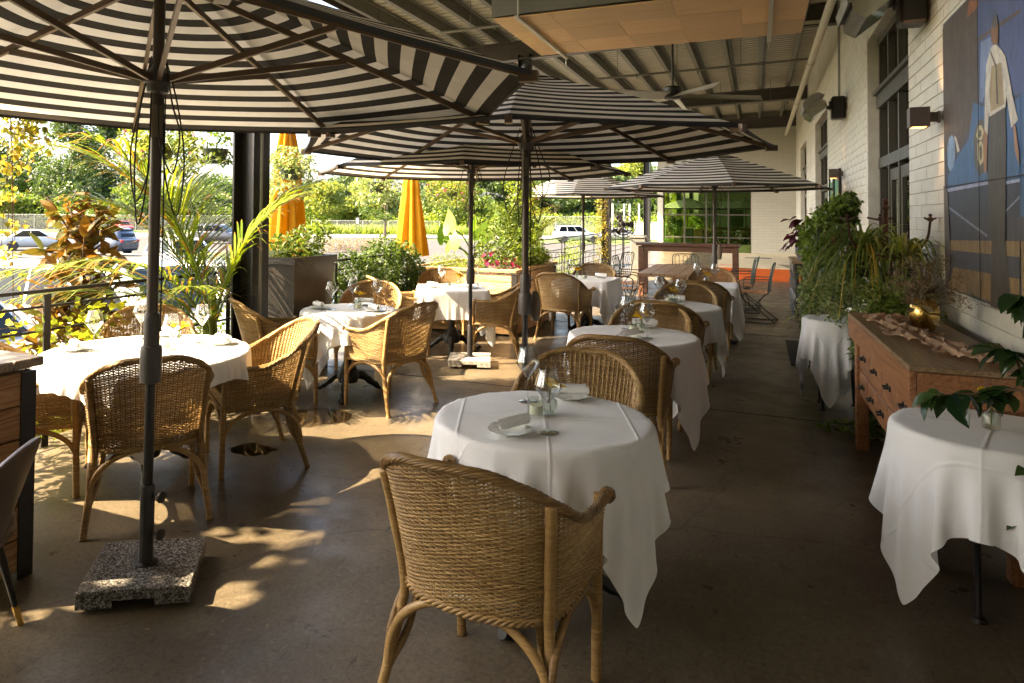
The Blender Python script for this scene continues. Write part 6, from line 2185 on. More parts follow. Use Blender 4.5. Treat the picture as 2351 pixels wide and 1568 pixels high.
# pedestal fan
fn = empty('pedestal_fan', (-3.5, 20.6, 0), .5)
MB().tube([(0, 0, .04), (0, 0, 1.25)], .025, 10).build('pole', M['iron'], fn, True)
for k in range(3):
    a = 2 * PI * k / 3
    MB().tube([(0, 0, .10), (.18 * math.cos(a), .18 * math.sin(a), .08), (.36 * math.cos(a), .36 * math.sin(a), .02)], .02, 8).build('foot', M['iron'], fn, True)
cg = MB()
for r_ in (.10, .2, .3, .38):
    for yy in (-.07, .07): cg.tube([(r_ * math.cos(a), yy * (1 - (r_ / .45) ** 2), 1.35 + r_ * math.sin(a)) for a in np.linspace(0, 2 * PI, 28)], .008, 4)
for k in range(16):
    a = 2 * PI * k / 16
    for s in (-1, 1): cg.tube([(.06 * math.cos(a), s * .075, 1.35 + .06 * math.sin(a)), (.25 * math.cos(a), s * .055, 1.35 + .25 * math.sin(a)), (.39 * math.cos(a), 0, 1.35 + .39 * math.sin(a))], .006, 4)
cg.build('guard', M['iron'], fn)
MB().lathe([(0, -.16), (.08, -.15), (.09, 0), (.04, .06), (0, .07)], 14, (0, .05, 1.35), Matrix.Rotation(PI / 2, 4, 'X')).build('motor', M['iron'], fn, True)
for k in range(3):
    a = 2 * PI * k / 3
    def bl_(u, v, a=a):
        r_ = .06 + .24 * u; t_ = (v - .5) * .13 * (.5 + u)
        return (r_ * math.cos(a) - t_ * math.sin(a), -.02 + (v - .5) * .08, 1.35 + r_ * math.sin(a) + t_ * math.cos(a))
    MB().grid(bl_, 4, 3).build('blade', M['iron'], fn)
tag(fn, 'black pedestal fan with round guard near the rear railing', 'fan')
bn = empty('service_cart', (-2.95, 19.9, 0))
MB().box((0, 0, .52), (.42, .42, .96), bev=.03).build('cabinet', M['bin_grey'], bn)
MB().box((0, 0, 1.02), (.46, .46, .04), bev=.01).build('lid', M['bin_grey'], bn)
MB().tube([(-.24, -.2, .98), (-.24, -.34, 1.08), (.24, -.34, 1.08), (.24, -.2, .98)], .018, 8).build('push_handle', M['rim_alloy'], bn, True)
for sx_ in (-1, 1):
    for sy_ in (-1, 1): MB().lathe([(0, -.02), (.04, -.02), (.04, .02), (0, .02)], 12, (sx_ * .16, sy_ * .16, .04), Matrix.Rotation(PI / 2, 4, 'Y')).build('caster', M['tyre'], bn, True)
tag(bn, 'grey service cart with a push handle behind the bar table', 'cart')

# puddles on the slab
def puddle(c, rx, ry, seed, lab):
    rng = np.random.default_rng(seed)
    n = 64
    a = np.linspace(0, 2 * PI, n, endpoint=False)
    f = 1 + sum(rng.uniform(-.22, .22) / (k * .6 + .6) * np.cos(k * a + rng.uniform(0, 6)) for k in range(2, 9))
    m = MB(); m.add([(c[0], c[1], .0035)] + [(c[0] + rx * f[i] * math.cos(a[i]), c[1] + ry * f[i] * math.sin(a[i]), .0022) for i in range(n)], [(0, i + 1, (i + 1) % n + 1) for i in range(n)])
    tag(m.build('puddle', M['wet'], smooth=True, angle=0), lab, 'puddle', 'puddles on the floor')
t = NT('wet_floor')
v = t.pos()
tr = t.n('ShaderNodeBsdfTransparent'); tr.inputs[0].default_value = (.78, .72, .62, 1)
gl_ = t.n('ShaderNodeBsdfGlossy'); gl_.inputs['Roughness'].default_value = .03
fr_ = t.n('ShaderNodeFresnel'); fr_.inputs['IOR'].default_value = 1.33
t.l(t.bump(t.noise(v, 9, 3), .05, .004), gl_.inputs['Normal'])
mx_ = t.n('ShaderNodeMixShader'); t.l(fr_.outputs[0], mx_.inputs[0]); t.l(tr.outputs[0], mx_.inputs[1]); t.l(gl_.outputs[0], mx_.inputs[2]); t.l(mx_.outputs[0], t.out.inputs[0])
M['wet'] = t.done()
puddle((-3.2, 4.72), .30, .26, 3, 'shallow sunlit puddle on the floor left of the aisle')
puddle((-3.12, 3.90), .16, .12, 6, 'small dark puddle under the side-on chair at the big left table')
# few fallen leaves
rg = np.random.default_rng(77)
Pf = np.c_[rg.uniform(-4.2, -1.0, 70), rg.uniform(1.2, 8.0, 70), np.full(70, .004)]
Vf, Ff, Rf = leaves(Pf, .022, rg, up=6, aspect=.5)
Vf[:, 2] = np.maximum(Vf[:, 2], .0025)
tag(inst('fallen_leaves', fast_mesh('fallen_leaves', Vf, Ff, M['leaf_dry'], False, Rf)), 'tiny dry leaves scattered over the floor', 'leaves', kind='stuff')
# ------------------------------------------------------------------ plants along the railing
def frond(L_, rise, bend, side, nl, ll, lw, rng, droop=.5, dry=.12):
    """one palm frond from the origin, leaning along +x; returns V,F,R for leaflets and rachis points"""
    t_ = np.linspace(0, 1, 16)
    x = L_ * (bend * t_ ** 1.6); z = L_ * (rise * t_ - .62 * bend * t_ ** 2.6 * rise); y = side * L_ * t_ ** 2
    P = np.c_[x, y, z]
    paths = []; ws = []
    T = np.gradient(P, axis=0); T /= np.linalg.norm(T, axis=1, keepdims=True)
    for k in range(nl):
        f = .22 + .78 * k / nl
        p = np.array([np.interp(f, t_, P[:, i]) for i in range(3)]); tg = np.array([np.interp(f, t_, T[:, i]) for i in range(3)])
        sd_ = np.cross(tg, [0, 0, 1.0]); sd_ /= max(np.linalg.norm(sd_), 1e-6)
        up_ = np.cross(sd_, tg)
        l_ = ll * math.sin(PI * (.16 + .80 * f)) ** .7 * rng.uniform(.85, 1.1)
        for s in (-1, 1):
            d = sd_ * s * .80 + tg * (.62 + .5 * f) + up_ * rng.uniform(.05, .3)
            d /= np.linalg.norm(d)
            u = np.linspace(0, 1, 6)[:, None]
            q = p + d * l_ * u + np.array([0, 0, -1.0]) * (droop * l_ * u ** 2.2) * rng.uniform(.5, 1.1)
            paths.append(q); ws.append(lw)
    V, F, R = ribbons(paths, ws, prof=lambda t_: np.maximum(.05, np.sin(PI * (.18 + .82 * t_)) ** .8))
    R = np.array(R)
    nseg = 5
    R = R * .62
    tipm = (np.arange(len(R)) % nseg) == nseg - 1
    R[tipm & (rng.random(len(R)) < .35)] = .97
    whole = np.repeat(rng.random(len(paths)) < dry, nseg)
    R[whole] = .95
    return V, F, R, P
def palm(loc, fr, lab, rng, mat='leaf_palm', pot=None, lw=.019, ll=.60, canes=4):
    o = empty('potted_palm', loc)
    for (az, L_, rise, bend, side, nl, z0, m2) in fr:
        V, F, R, P = frond(L_, rise, bend, side, nl, ll * L_ / 1.6, lw, rng)
        f_ = inst('frond', fast_mesh('frond', V, F, M[m2 or mat], True, R), o, (0, 0, z0), (0, 0, az))
        MB().tube(P, np.linspace(.011, .003, len(P)), 6).build('rachis', M['stem_green'], f_, True)
    for k in range(canes):
        a = 2 * PI * k / max(1, canes) + .3
        MB().tube([(.05 * math.cos(a), .05 * math.sin(a), pot[1] * .8 if pot else 0), (.03 * math.cos(a), .03 * math.sin(a), .5), (.015 * math.cos(a), .015 * math.sin(a), .95)], [.024, .02, .012], 8).build('cane', M['stem_green'], o, True)
    if pot:
        r_, h_, pm_ = pot
        MB().lathe([(0, 0), (r_ * .8, 0), (r_, h_), (r_ * .9, h_), (0, h_ * .9)], 22).build('pot', M[pm_], o, True)
    return tag(o, lab, 'palm', 'palms')
rg = np.random.default_rng(40)
D2 = math.radians
palm((-4.16, 4.66, 0), [
    (D2(196), 2.0, 1.05, .62, .10, 40, .45, None), (D2(225), 1.9, .80, .95, -.05, 38, .45, None), (D2(150), 2.1, 1.10, .50, .1, 42, .5, None),
    (D2(60), 1.8, 1.12, .50, -.1, 36, .5, None), (D2(15), 1.55, 1.15, .50, .1, 34, .55, 'leaf_palm_grey'), (D2(255), 1.6, .95, .80, 0, 34, .45, None),
    (D2(180), 2.2, 1.16, .42, -.12, 44, .5, None), (D2(95), 1.6, .9, .85, 0, 32, .5, None), (D2(215), 2.2, 1.12, .55, .08, 44, .5, None), (D2(300), 1.2, .8, .6, 0, 26, .45, None),
    (D2(240), 2.1, 1.15, .5, .1, 42, .5, None), (D2(205), 1.6, .62, 1.0, .12, 34, .5, None), (D2(130), 1.7, .85, .9, 0, 34, .5, None)],
    'feathery potted palm in front of the black post and railing', rg, pot=(.2, .34, 'pot_stone'))
palm((-4.0, 12.9, .1), [(D2(a), rg.uniform(1.3, 1.8), rg.uniform(1.0, 1.25), rg.uniform(.4, .7), rg.uniform(-.1, .1), 22, .5, None) for a in range(0, 360, 40)],
     'light green palm beyond the stone planter', rg, pot=(.22, .4, 'pot_stone'))

# big-leaved magnolia-like shrub, each leaf its own piece
mg = empty('magnolia_shrub', (-5.35, 4.35, -1.1))
mgl = leaf_mesh('leaf', M['leaf_magnolia'], .20, .082, .16, fold=.15, nv=7)
rd_ = random.Random(23)
brm = MB()
trunk = [(0, 0, 0), (.02, .03, 1.0), (.0, .0, 1.7), (.03, .02, 2.6)]
brm.tube(smooth_path(trunk, 6), np.linspace(.035, .012, 19), 8)
nl = 0
for k in range(43):
    z0 = .75 + 1.75 * (k / 42) ** .85; a = rd_.uniform(0, 2 * PI); r_ = rd_.uniform(.14, .42) * (1.2 - .35 * abs(z0 - 1.6))
    p1 = (r_ * math.cos(a), r_ * math.sin(a), z0 + rd_.uniform(.12, .4))
    brm.tube([(0, 0, z0), (p1[0] * .55, p1[1] * .55, z0 + .12), p1], [.012, .008, .005], 5)
    for q in range(7):
        th = rd_.uniform(0, 2 * PI)
        f = rd_.uniform(.55, 1.05)
        c = (p1[0] * f, p1[1] * f, z0 + (p1[2] - z0) * f)
        inst('leaf', mgl, mg, c, (rd_.uniform(-.9, 1.3), rd_.uniform(-.9, .9), th), (rd_.uniform(.75, 1.15),) * 3); nl += 1
brm.build('branches', M['stem_brown'], mg, True)
M['leaf_bronze'] = leaf('leaf_bronze', (.075, .08, .018), (.20, .105, .02), .32, (1.6, 1.2, .6))
leaf_obj('inner_foliage', clump_points(620, rg if 'rg' in globals() else RNG, [((0, 0, 1.0), (.36, .36, .35)), ((0, 0, 1.5), (.42, .42, .4)), ((.05, 0, 2.1), (.3, .3, .4)), ((0, .05, 2.6), (.18, .18, .25))]), .15, M['leaf_bronze'], mg, rg)
tag(mg, 'shrub with big rusty orange-backed leaves beyond the railing', 'shrub')

rg = np.random.default_rng(51)
# vine of round yellow-green leaves on the railing
vn = empty('railing_vine', (-4.47, 3.2, 0))
vm = MB()
pts = []
for k in range(26):
    y0 = rg.uniform(-1.9, 1.5); z0 = rg.uniform(.05, .5)
    P = [np.array([rg.uniform(-.05, .05), y0, z0])]
    dy = rg.choice([-1, 1])
    for q in range(6): P.append(P[-1] + np.array([rg.uniform(-.04, .04), dy * rg.uniform(.05, .28), rg.uniform(-.08, .22)]))
    P = np.array(P); P[:, 2] = np.clip(P[:, 2], .02, 1.18); P[:, 0] = np.clip(P[:, 0], -.12, .06)
    S = smooth_path(P, 4)
    vm.tube(S, .0035, 4)
    pts.append(S)
pts = np.concatenate(pts)
vm.build('stems', M['stem_brown'], vn, True)
P = pts[rg.integers(0, len(pts), 2000)] + rg.normal(0, .045, (2000, 3))
leaf_obj('foliage', P, .062, M['leaf_lime'], vn, rg, aspect=.85, up=.1)
tag(vn, 'yellow-green round-leaved vine tangled through the near railing', 'vine')

def hanging_vine(x, y, z0, ys, n, drop, lab, rng, mat='leaf_vine_gold', size=.062, cat='vine', per=85):
    o = empty('hanging_vine', (x, y, z0))
    m = MB(); allp = []
    for k in range(n):
        yy = rng.uniform(-ys, ys); xx = rng.uniform(-.12, .12); d = drop * rng.uniform(.35, 1)
        P = smooth_path([(xx, yy, 0), (xx + rng.uniform(-.06, .06), yy + rng.uniform(-.06, .06), -d * .4), (xx + rng.uniform(-.08, .08), yy + rng.uniform(-.1, .1), -d)], 8)
        m.tube(P, .003, 4); allp.append(P)
    m.build('stems', M['stem_brown'], o, True)
    allp = np.concatenate(allp)
    P = allp[rng.integers(0, len(allp), n * per)] + rng.normal(0, .045, (n * per, 3))
    leaf_obj('foliage', P, size, M[mat], o, rng, aspect=.85, droop=(0, 0, -.6))
    return tag(o, lab, cat, 'hanging vines')
hanging_vine(-5.75, 3.78, 4.2, .26, 30, 3.6, 'curtain of golden vine leaves hanging at the left edge', rg)
hanging_vine(-5.75, 4.2, 3.0, .14, 6, 1.2, 'short golden vine strands beside the left curtain', rg)
for yv, nv_, dv in ((.25, 5, 2.8), (-.7, 9, 3.5), (-1.6, 9, 3.5), (-2.6, 9, 3.2)):
    hanging_vine(-5.7, yv, 4.7, .45, nv_, dv, {.25: 'second vine curtain at the roof edge outside the left border', -.7: 'third vine curtain at the roof edge outside the left border', -1.6: 'fourth vine curtain at the roof edge behind the viewer', -2.6: 'last vine curtain at the roof edge nearest the added rear wall'}[yv], rg, 'leaf_lime', .14, 'vine', 46)

def basket(y, z, lab, rng, mat, n, R_, dropy, pot=True, flowers=0, x=-5.75, size=.065, dry=False):
    o = empty('hanging_basket', (x, y, z))
    MB().lathe([(0, -.17), (.11, -.17), (.15, -.01), (.16, 0), (.145, 0), (.13, -.04), (0, -.04)], 20).build('pot', M['pot_green'], o, True)
    hg = MB()
    for k in range(3):
        a = 2 * PI * k / 3
        hg.tube([(.15 * math.cos(a), .15 * math.sin(a), 0), (0, 0, .5)], .003, 4)
    hg.tube([(0, 0, .5), (0, 0, 5.0 - z)], .004, 4); hg.build('hanger', M['iron'], o)
    cl = [((0, 0, .12), (R_, R_, R_ * .6))] + [((R_ * .8 * math.cos(a), R_ * .8 * math.sin(a), -.1), (R_ * .45, R_ * .45, dropy)) for a in (.4, 1.6, 2.8, 4.1, 5.3)]
    P = clump_points(n, rng, cl)
    leaf_obj('foliage', P, size, M[mat], o, rng, aspect=.5, droop=(0, 0, -.3))
    if flowers:
        P2 = P[rng.integers(0, len(P), flowers)] + np.array([0, 0, .01])
        leaf_obj('blossoms', P2, .04, M['petal_pink'], o, rng, aspect=1.0, kind=None)
    if dry:
        P2 = clump_points(400, rng, [((-.12, -.1, -.06), (.1, .1, .16))]); leaf_obj('dry_stems', P2, .05, M['leaf_dry'], o, rng, aspect=.12, droop=(0, 0, -1))
    return tag(o, lab, 'hanging basket', 'hanging baskets at the roof edge')
basket(5.6, 2.32, 'bushy hanging basket with tiny pink flowers behind the near umbrella pole', rg, 'leaf_yellowgreen', 1500, .36, .3, flowers=26)
basket(6.45, 2.34, 'green plastic hanging pot with dried brown stems', rg, 'leaf_mid', 260, .2, .08, dry=True)
basket(7.9, 2.22, 'hanging basket of variegated leaves before the first yellow umbrella', rg, 'leaf_varieg', 1000, .30, .34)
basket(10.3, 2.12, 'hanging basket left of the second yellow umbrella', rg, 'leaf_varieg', 1000, .36, .3)
basket(13.4, 2.15, 'hanging basket with pale pink petunias under the middle umbrella rim', rg, 'leaf_yellowgreen', 1400, .48, .34, flowers=60)
basket(3.9, 2.75, 'dark hanging pot with spider leaves at the top left', rg, 'leaf_yellowgreen', 700, .26, .3)

bush('jasmine_hedge', (-4.42, 8.05, 0), [((-.05, -.6, .85), (.25, .35, .30)), ((0, .1, .95), (.3, .5, .36)), ((.05, .5, .8), (.3, .4, .45)), ((-.1, 0, .45), (.25, .8, .4)), ((-.1, -.9, .6), (.2, .35, .35)), ((0, .45, .3), (.25, .35, .3))], 9500, .06, 'leaf_green', 'dense dark green climbing hedge on the railing before the timber planter', 'hedge', None, rg, None, 14, aspect=.45)
bush('planter_shrub', (-4.32, 6.06, 1.08), [((0, 0, .12), (.25, .38, .14)), ((.05, .15, .26), (.2, .25, .16)), ((-.05, -.15, .2), (.2, .2, .12)), ((.12, .3, .34), (.12, .15, .12))], 900, .06, 'leaf_mid', 'leafy shrub growing out of the tall dark planter', 'shrub', None, rg, None, 9)
bush('planter_bush', (-3.35, 9.75, .8), [((0, 0, .35), (.45, .55, .35)), ((.1, .2, .65), (.35, .4, .28)), ((.3, -.3, .25), (.25, .3, .2)), ((-.1, .35, .8), (.25, .3, .22))], 3000, .06, 'leaf_mid', 'mixed leafy bush in the timber planter beside the thin umbrella pole', 'shrub', None, rg, None, 14)
bush('planter_bush', (-3.1, 10.5, .8), [((0, 0, .15), (.25, .35, .18)), ((.05, -.4, .12), (.2, .25, .12))], 900, .07, 'leaf_bright', 'low bright green leaves at the far end of the timber planter', 'shrub', None, rg, None, 5)
bush('planter_grass', (-4.0, 9.2, .8), [((0, 0, .1), (.28, .22, .16)), ((.4, -.1, .08), (.22, .14, .12))], 900, .07, 'leaf_grass', 'fine pale grassy plant at the left end of the timber planter', 'plant', None, rg, None, 0, aspect=.12)
bush('post_vine', (-4.05, 13.0, 0), [((.0, -.1, .9 + .45 * k), (.32 + .1 * (k % 2), .3, .34)) for k in range(6)], 3600, .06, 'leaf_bright', 'thick bright vine climbing the second black post', 'vine', None, rg, None, 8)
bush('post_vine', (-4.05, 21.0, 0), [((-.12, -.1, .3 + .4 * k), (.22, .22, .3)) for k in range(8)], 1500, .06, 'leaf_vine_gold', 'orange-tipped vine climbing the post near the fan', 'vine', None, rg, None, 6)
bush('light_block_hedge', (-4.7, -1.4, 0), [((0, -1.8 + .6 * k, .55 + .55 * j), (.25, .42, .4)) for k in range(7) for j in range(4)], 7000, .09, 'leaf_green', 'added hedge unseen behind the viewer, blocking sky light from the rear left', 'hedge', None, rg, None, 10)  # hedge added out of view to block sky light on the near floor
bush('railing_shrub', (-4.75, 4.8, -.8), [((0, .2, 1.0), (.25, .6, .4)), ((0, 0, 1.3), (.2, .5, .3)), ((0, .6, 1.25), (.2, .3, .3))], 1500, .05, 'leaf_bright', 'light green shrub pressing through the railing left of the post', 'shrub', None, rg, None, 8)
bush('railing_shrub', (-4.95, 2.9, -.8), [((0, 0, .8), (.35, .7, .5)), ((0, .7, 1.0), (.3, .5, .4))], 1600, .06, 'leaf_lime', 'yellowish shrub outside the railing at the left edge', 'shrub', None, rg, None, 8)
bush('railing_shrub', (-4.75, 19.2, -.8), [((0, 0, 1.0), (.3, 1.2, .5)), ((0, .8, 1.4), (.3, .6, .35))], 1300, .06, 'leaf_bright', 'yellow-green shrub behind the rear railing', 'shrub', None, rg, None, 6)

for k, (x_, y_, z_, r_, m_, l_) in enumerate(((-4.95, 5.7, .35, .5, 'leaf_lime', 'light shrub outside the railing behind the black post'), (-5.3, 3.3, .25, .55, 'leaf_bright', 'leafy shrub outside the railing under the hanging vine'), (-5.5, 5.2, .0, .6, 'leaf_bright', 'low shrub outside the railing beyond the magnolia'), (-5.2, 7.0, .1, .6, 'leaf_mid', 'green shrub outside the railing behind the tall planter'), (-6.6, 7.6, -.3, .7, 'leaf_bright', 'bushy shrub at the foot of the first yellow umbrella'), (-6.8, 10.6, -.3, .8, 'leaf_mid', 'bushy shrub between the two yellow umbrellas'), (-5.4, 11.8, .2, .6, 'leaf_bright', 'light green shrub beyond the timber planter'), (-7.2, 4.6, -.5, .6, 'leaf_yellowgreen', 'yellowish shrub in front of the parked cars at the left'), (-8.0, 12.8, -.4, .8, 'leaf_mid', 'wide shrub left of the second yellow umbrella foot'))):
    bush('lot_shrub', (x_, y_, -1.1), [((0, 0, z_ + .9), (r_ * .7, r_ * .9, r_ * .6)), ((.1, r_ * .5, z_ + .7), (r_ * .6, r_ * .5, r_ * .6)), ((-.1, -r_ * .6, z_ + .6), (r_ * .6, r_ * .5, r_ * .6)), ((0, 0, z_ + .3), (r_ * .6, r_ * .8, .5))], 1500, .075, m_, l_, 'shrub', None, rg, None, 8)
# elephant ears, each leaf separate
ee = empty('elephant_ear', (-3.85, 9.75, .8))
def ear_mesh():
    outl = [(0, -.10), (.12, -.24), (.24, -.22), (.30, -.02), (.26, .22), (.14, .48), (0, .72)]
    V = []; F = []
    pts_ = outl + [(-x, y) for (x, y) in outl[-2:0:-1]]
    n = len(pts_)
    V.append((0, .05, .03))
    for (x, y) in pts_: V.append((x * .8, y * .8, -.10 * (y * y) - .25 * x * x + .02 * math.sin(y * 14)))
    F = [(0, i + 1, (i + 1) % n + 1) for i in range(n)]
    return fast_mesh('leaf', V, F, M['leaf_elephant'], True)
em = ear_mesh()
for (p, r_, s) in (((-.25, -.2, .60), (1.9, .3, 2.9), .55), ((.25, -.25, .48), (2.2, -.3, 3.5), .50), ((.5, -.1, .40), (2.3, .3, 2.5), .45), ((.0, .1, .56), (1.6, .5, 1.6), .5), ((-.4, -.1, .42), (2.0, 0, 4.0), .45), ((.62, .2, .46), (1.9, -.3, 2.2), .45), ((-.1, -.45, .34), (2.3, .2, 3.1), .5), ((.35, .15, .62), (1.8, .2, 2.7), .52)):
    inst('leaf', em, ee, p, r_, (s, s, s))
    MB().tube(smooth_path([(.1, .15, -.1), (p[0] * .6 + .05, p[1] * .6 + .1, p[2] * .75), p], 6), [.012] * 13, 6).build('petiole', M['leaf_bright'] if False else M['stem_green'], ee, True)
tag(ee, 'elephant ear plant with big bright leaves in the timber planter', 'plant')
# magenta coleus in the planter
c2 = empty('coleus_plant', (-3.25, 9.12, .8))
M['leaf_magenta'] = leaf('leaf_magenta', (.10, .010, .03), (.26, .02, .075), .35, (1.3, 1, 1), obj=True)
cl3 = leaf_mesh('leaf', M['leaf_magenta'], .11, .06, .25)
tps = []
for k in range(24):
    p = (rd_.uniform(-.35, .35), rd_.uniform(-.12, .16), rd_.uniform(.05, .32))
    if k % 4 == 0: tps.append(p)
    inst('leaf', cl3, c2, p, (rd_.uniform(-.8, .4), rd_.uniform(-.5, .5), rd_.uniform(0, 6)))
twigs((0, 0, 0), tps, .005, M['stem_brown'], c2, 'stems', 5)
tag(c2, 'magenta-leaved plant at the front of the timber planter', 'plant')
bush('planter_vine', (-3.75, 12.1, .88), [((0, 0, .2), (.36, .36, .28)), ((.1, -.15, .45), (.25, .25, .25))], 1200, .06, 'leaf_bright', 'yellow-green plant filling the stone planter', 'plant', None, rg, None, 5)

# folded yellow umbrellas beyond the railing
def folded_umbrella(x, y, zt, zb, rb, lab, seed):
    o = empty('folded_umbrella', (x, y, -1.1))
    rng = np.random.default_rng(seed)
    n = 48; m = 22
    V = []; F = []
    ph = rng.uniform(0, 6, 4)
    for j in range(m + 1):
        v = j / m
        z = (zt - zb) * (1 - v) + zb + 1.1
        R0 = .04 + (rb - .04) * v ** .75
        if v < .3: R0 = .04 + (rb - .04) * .3 ** .75 * (v / .3) ** .7 * 1.12
        for i in range(n):
            a = 2 * PI * i / n
            pl = .5 + .5 * math.cos(8 * a + ph[0] + .6 * v)
            R = R0 * (.58 + .42 * pl ** .8 + .07 * math.sin(5 * a + ph[1] + 3 * v)) + (.012 if abs(v - .3) < .03 else 0)
            V.append((R * math.cos(a), R * math.sin(a), z + .015 * math.sin(8 * a + ph[2]) * v))
    for j in range(m):
        for i in range(n): F.append((j * n + i, j * n + (i + 1) % n, (j + 1) * n + (i + 1) % n, (j + 1) * n + i))
    MB().add(V, F).build('canopy', M['yellow_canvas'], o, True, 0)
    MB().tube([(0, 0, .05), (0, 0, zt + 1.2)], .022, 10).build('pole', M['pole_brown'], o, True)
    MB().lathe([(0, 0), (.3, 0), (.3, .06), (.06, .08), (.04, .3), (0, .3)], 20).build('base', M['pole_black'], o, True)
    MB().lathe([(0, zt + 1.16), (.03, zt + 1.17), (.035, zt + 1.2), (0, zt + 1.25)], 10).build('finial', M['pole_brown'], o, True)
    return tag(o, lab, 'umbrella', 'folded yellow umbrellas')
folded_umbrella(-6.1, 8.3, 2.98, .85, .37, 'folded bright yellow umbrella right of the black post', 1)
folded_umbrella(-6.5, 13.1, 2.75, .75, .36, 'folded yellow umbrella in the middle behind the elephant ears', 2)
# ------------------------------------------------------------------ cars
def carpaint(name, col, metal=.3):
    t = NT(name)
    t.bsdf(col, .25, metal, .5, None, **{'Coat Weight': .8, 'Coat Roughness': .05})
    M[name] = t.done()
for n_, c_, m_ in (('car_white', (.36, .36, .35), 0), ('car_silver', (.30, .31, .29), .4), ('car_grey', (.23, .23, .22), .4), ('car_navy', (.035, .045, .07), .3), ('car_red', (.32, .02, .025), .2), ('car_black', (.03, .03, .033), .3)): carpaint(n_, c_, m_)
simple('lamp_clear', (.75, .75, .72), .1, .2); simple('lamp_red', (.45, .02, .015), .2); simple('trim_black', (.02, .02, .02), .5)

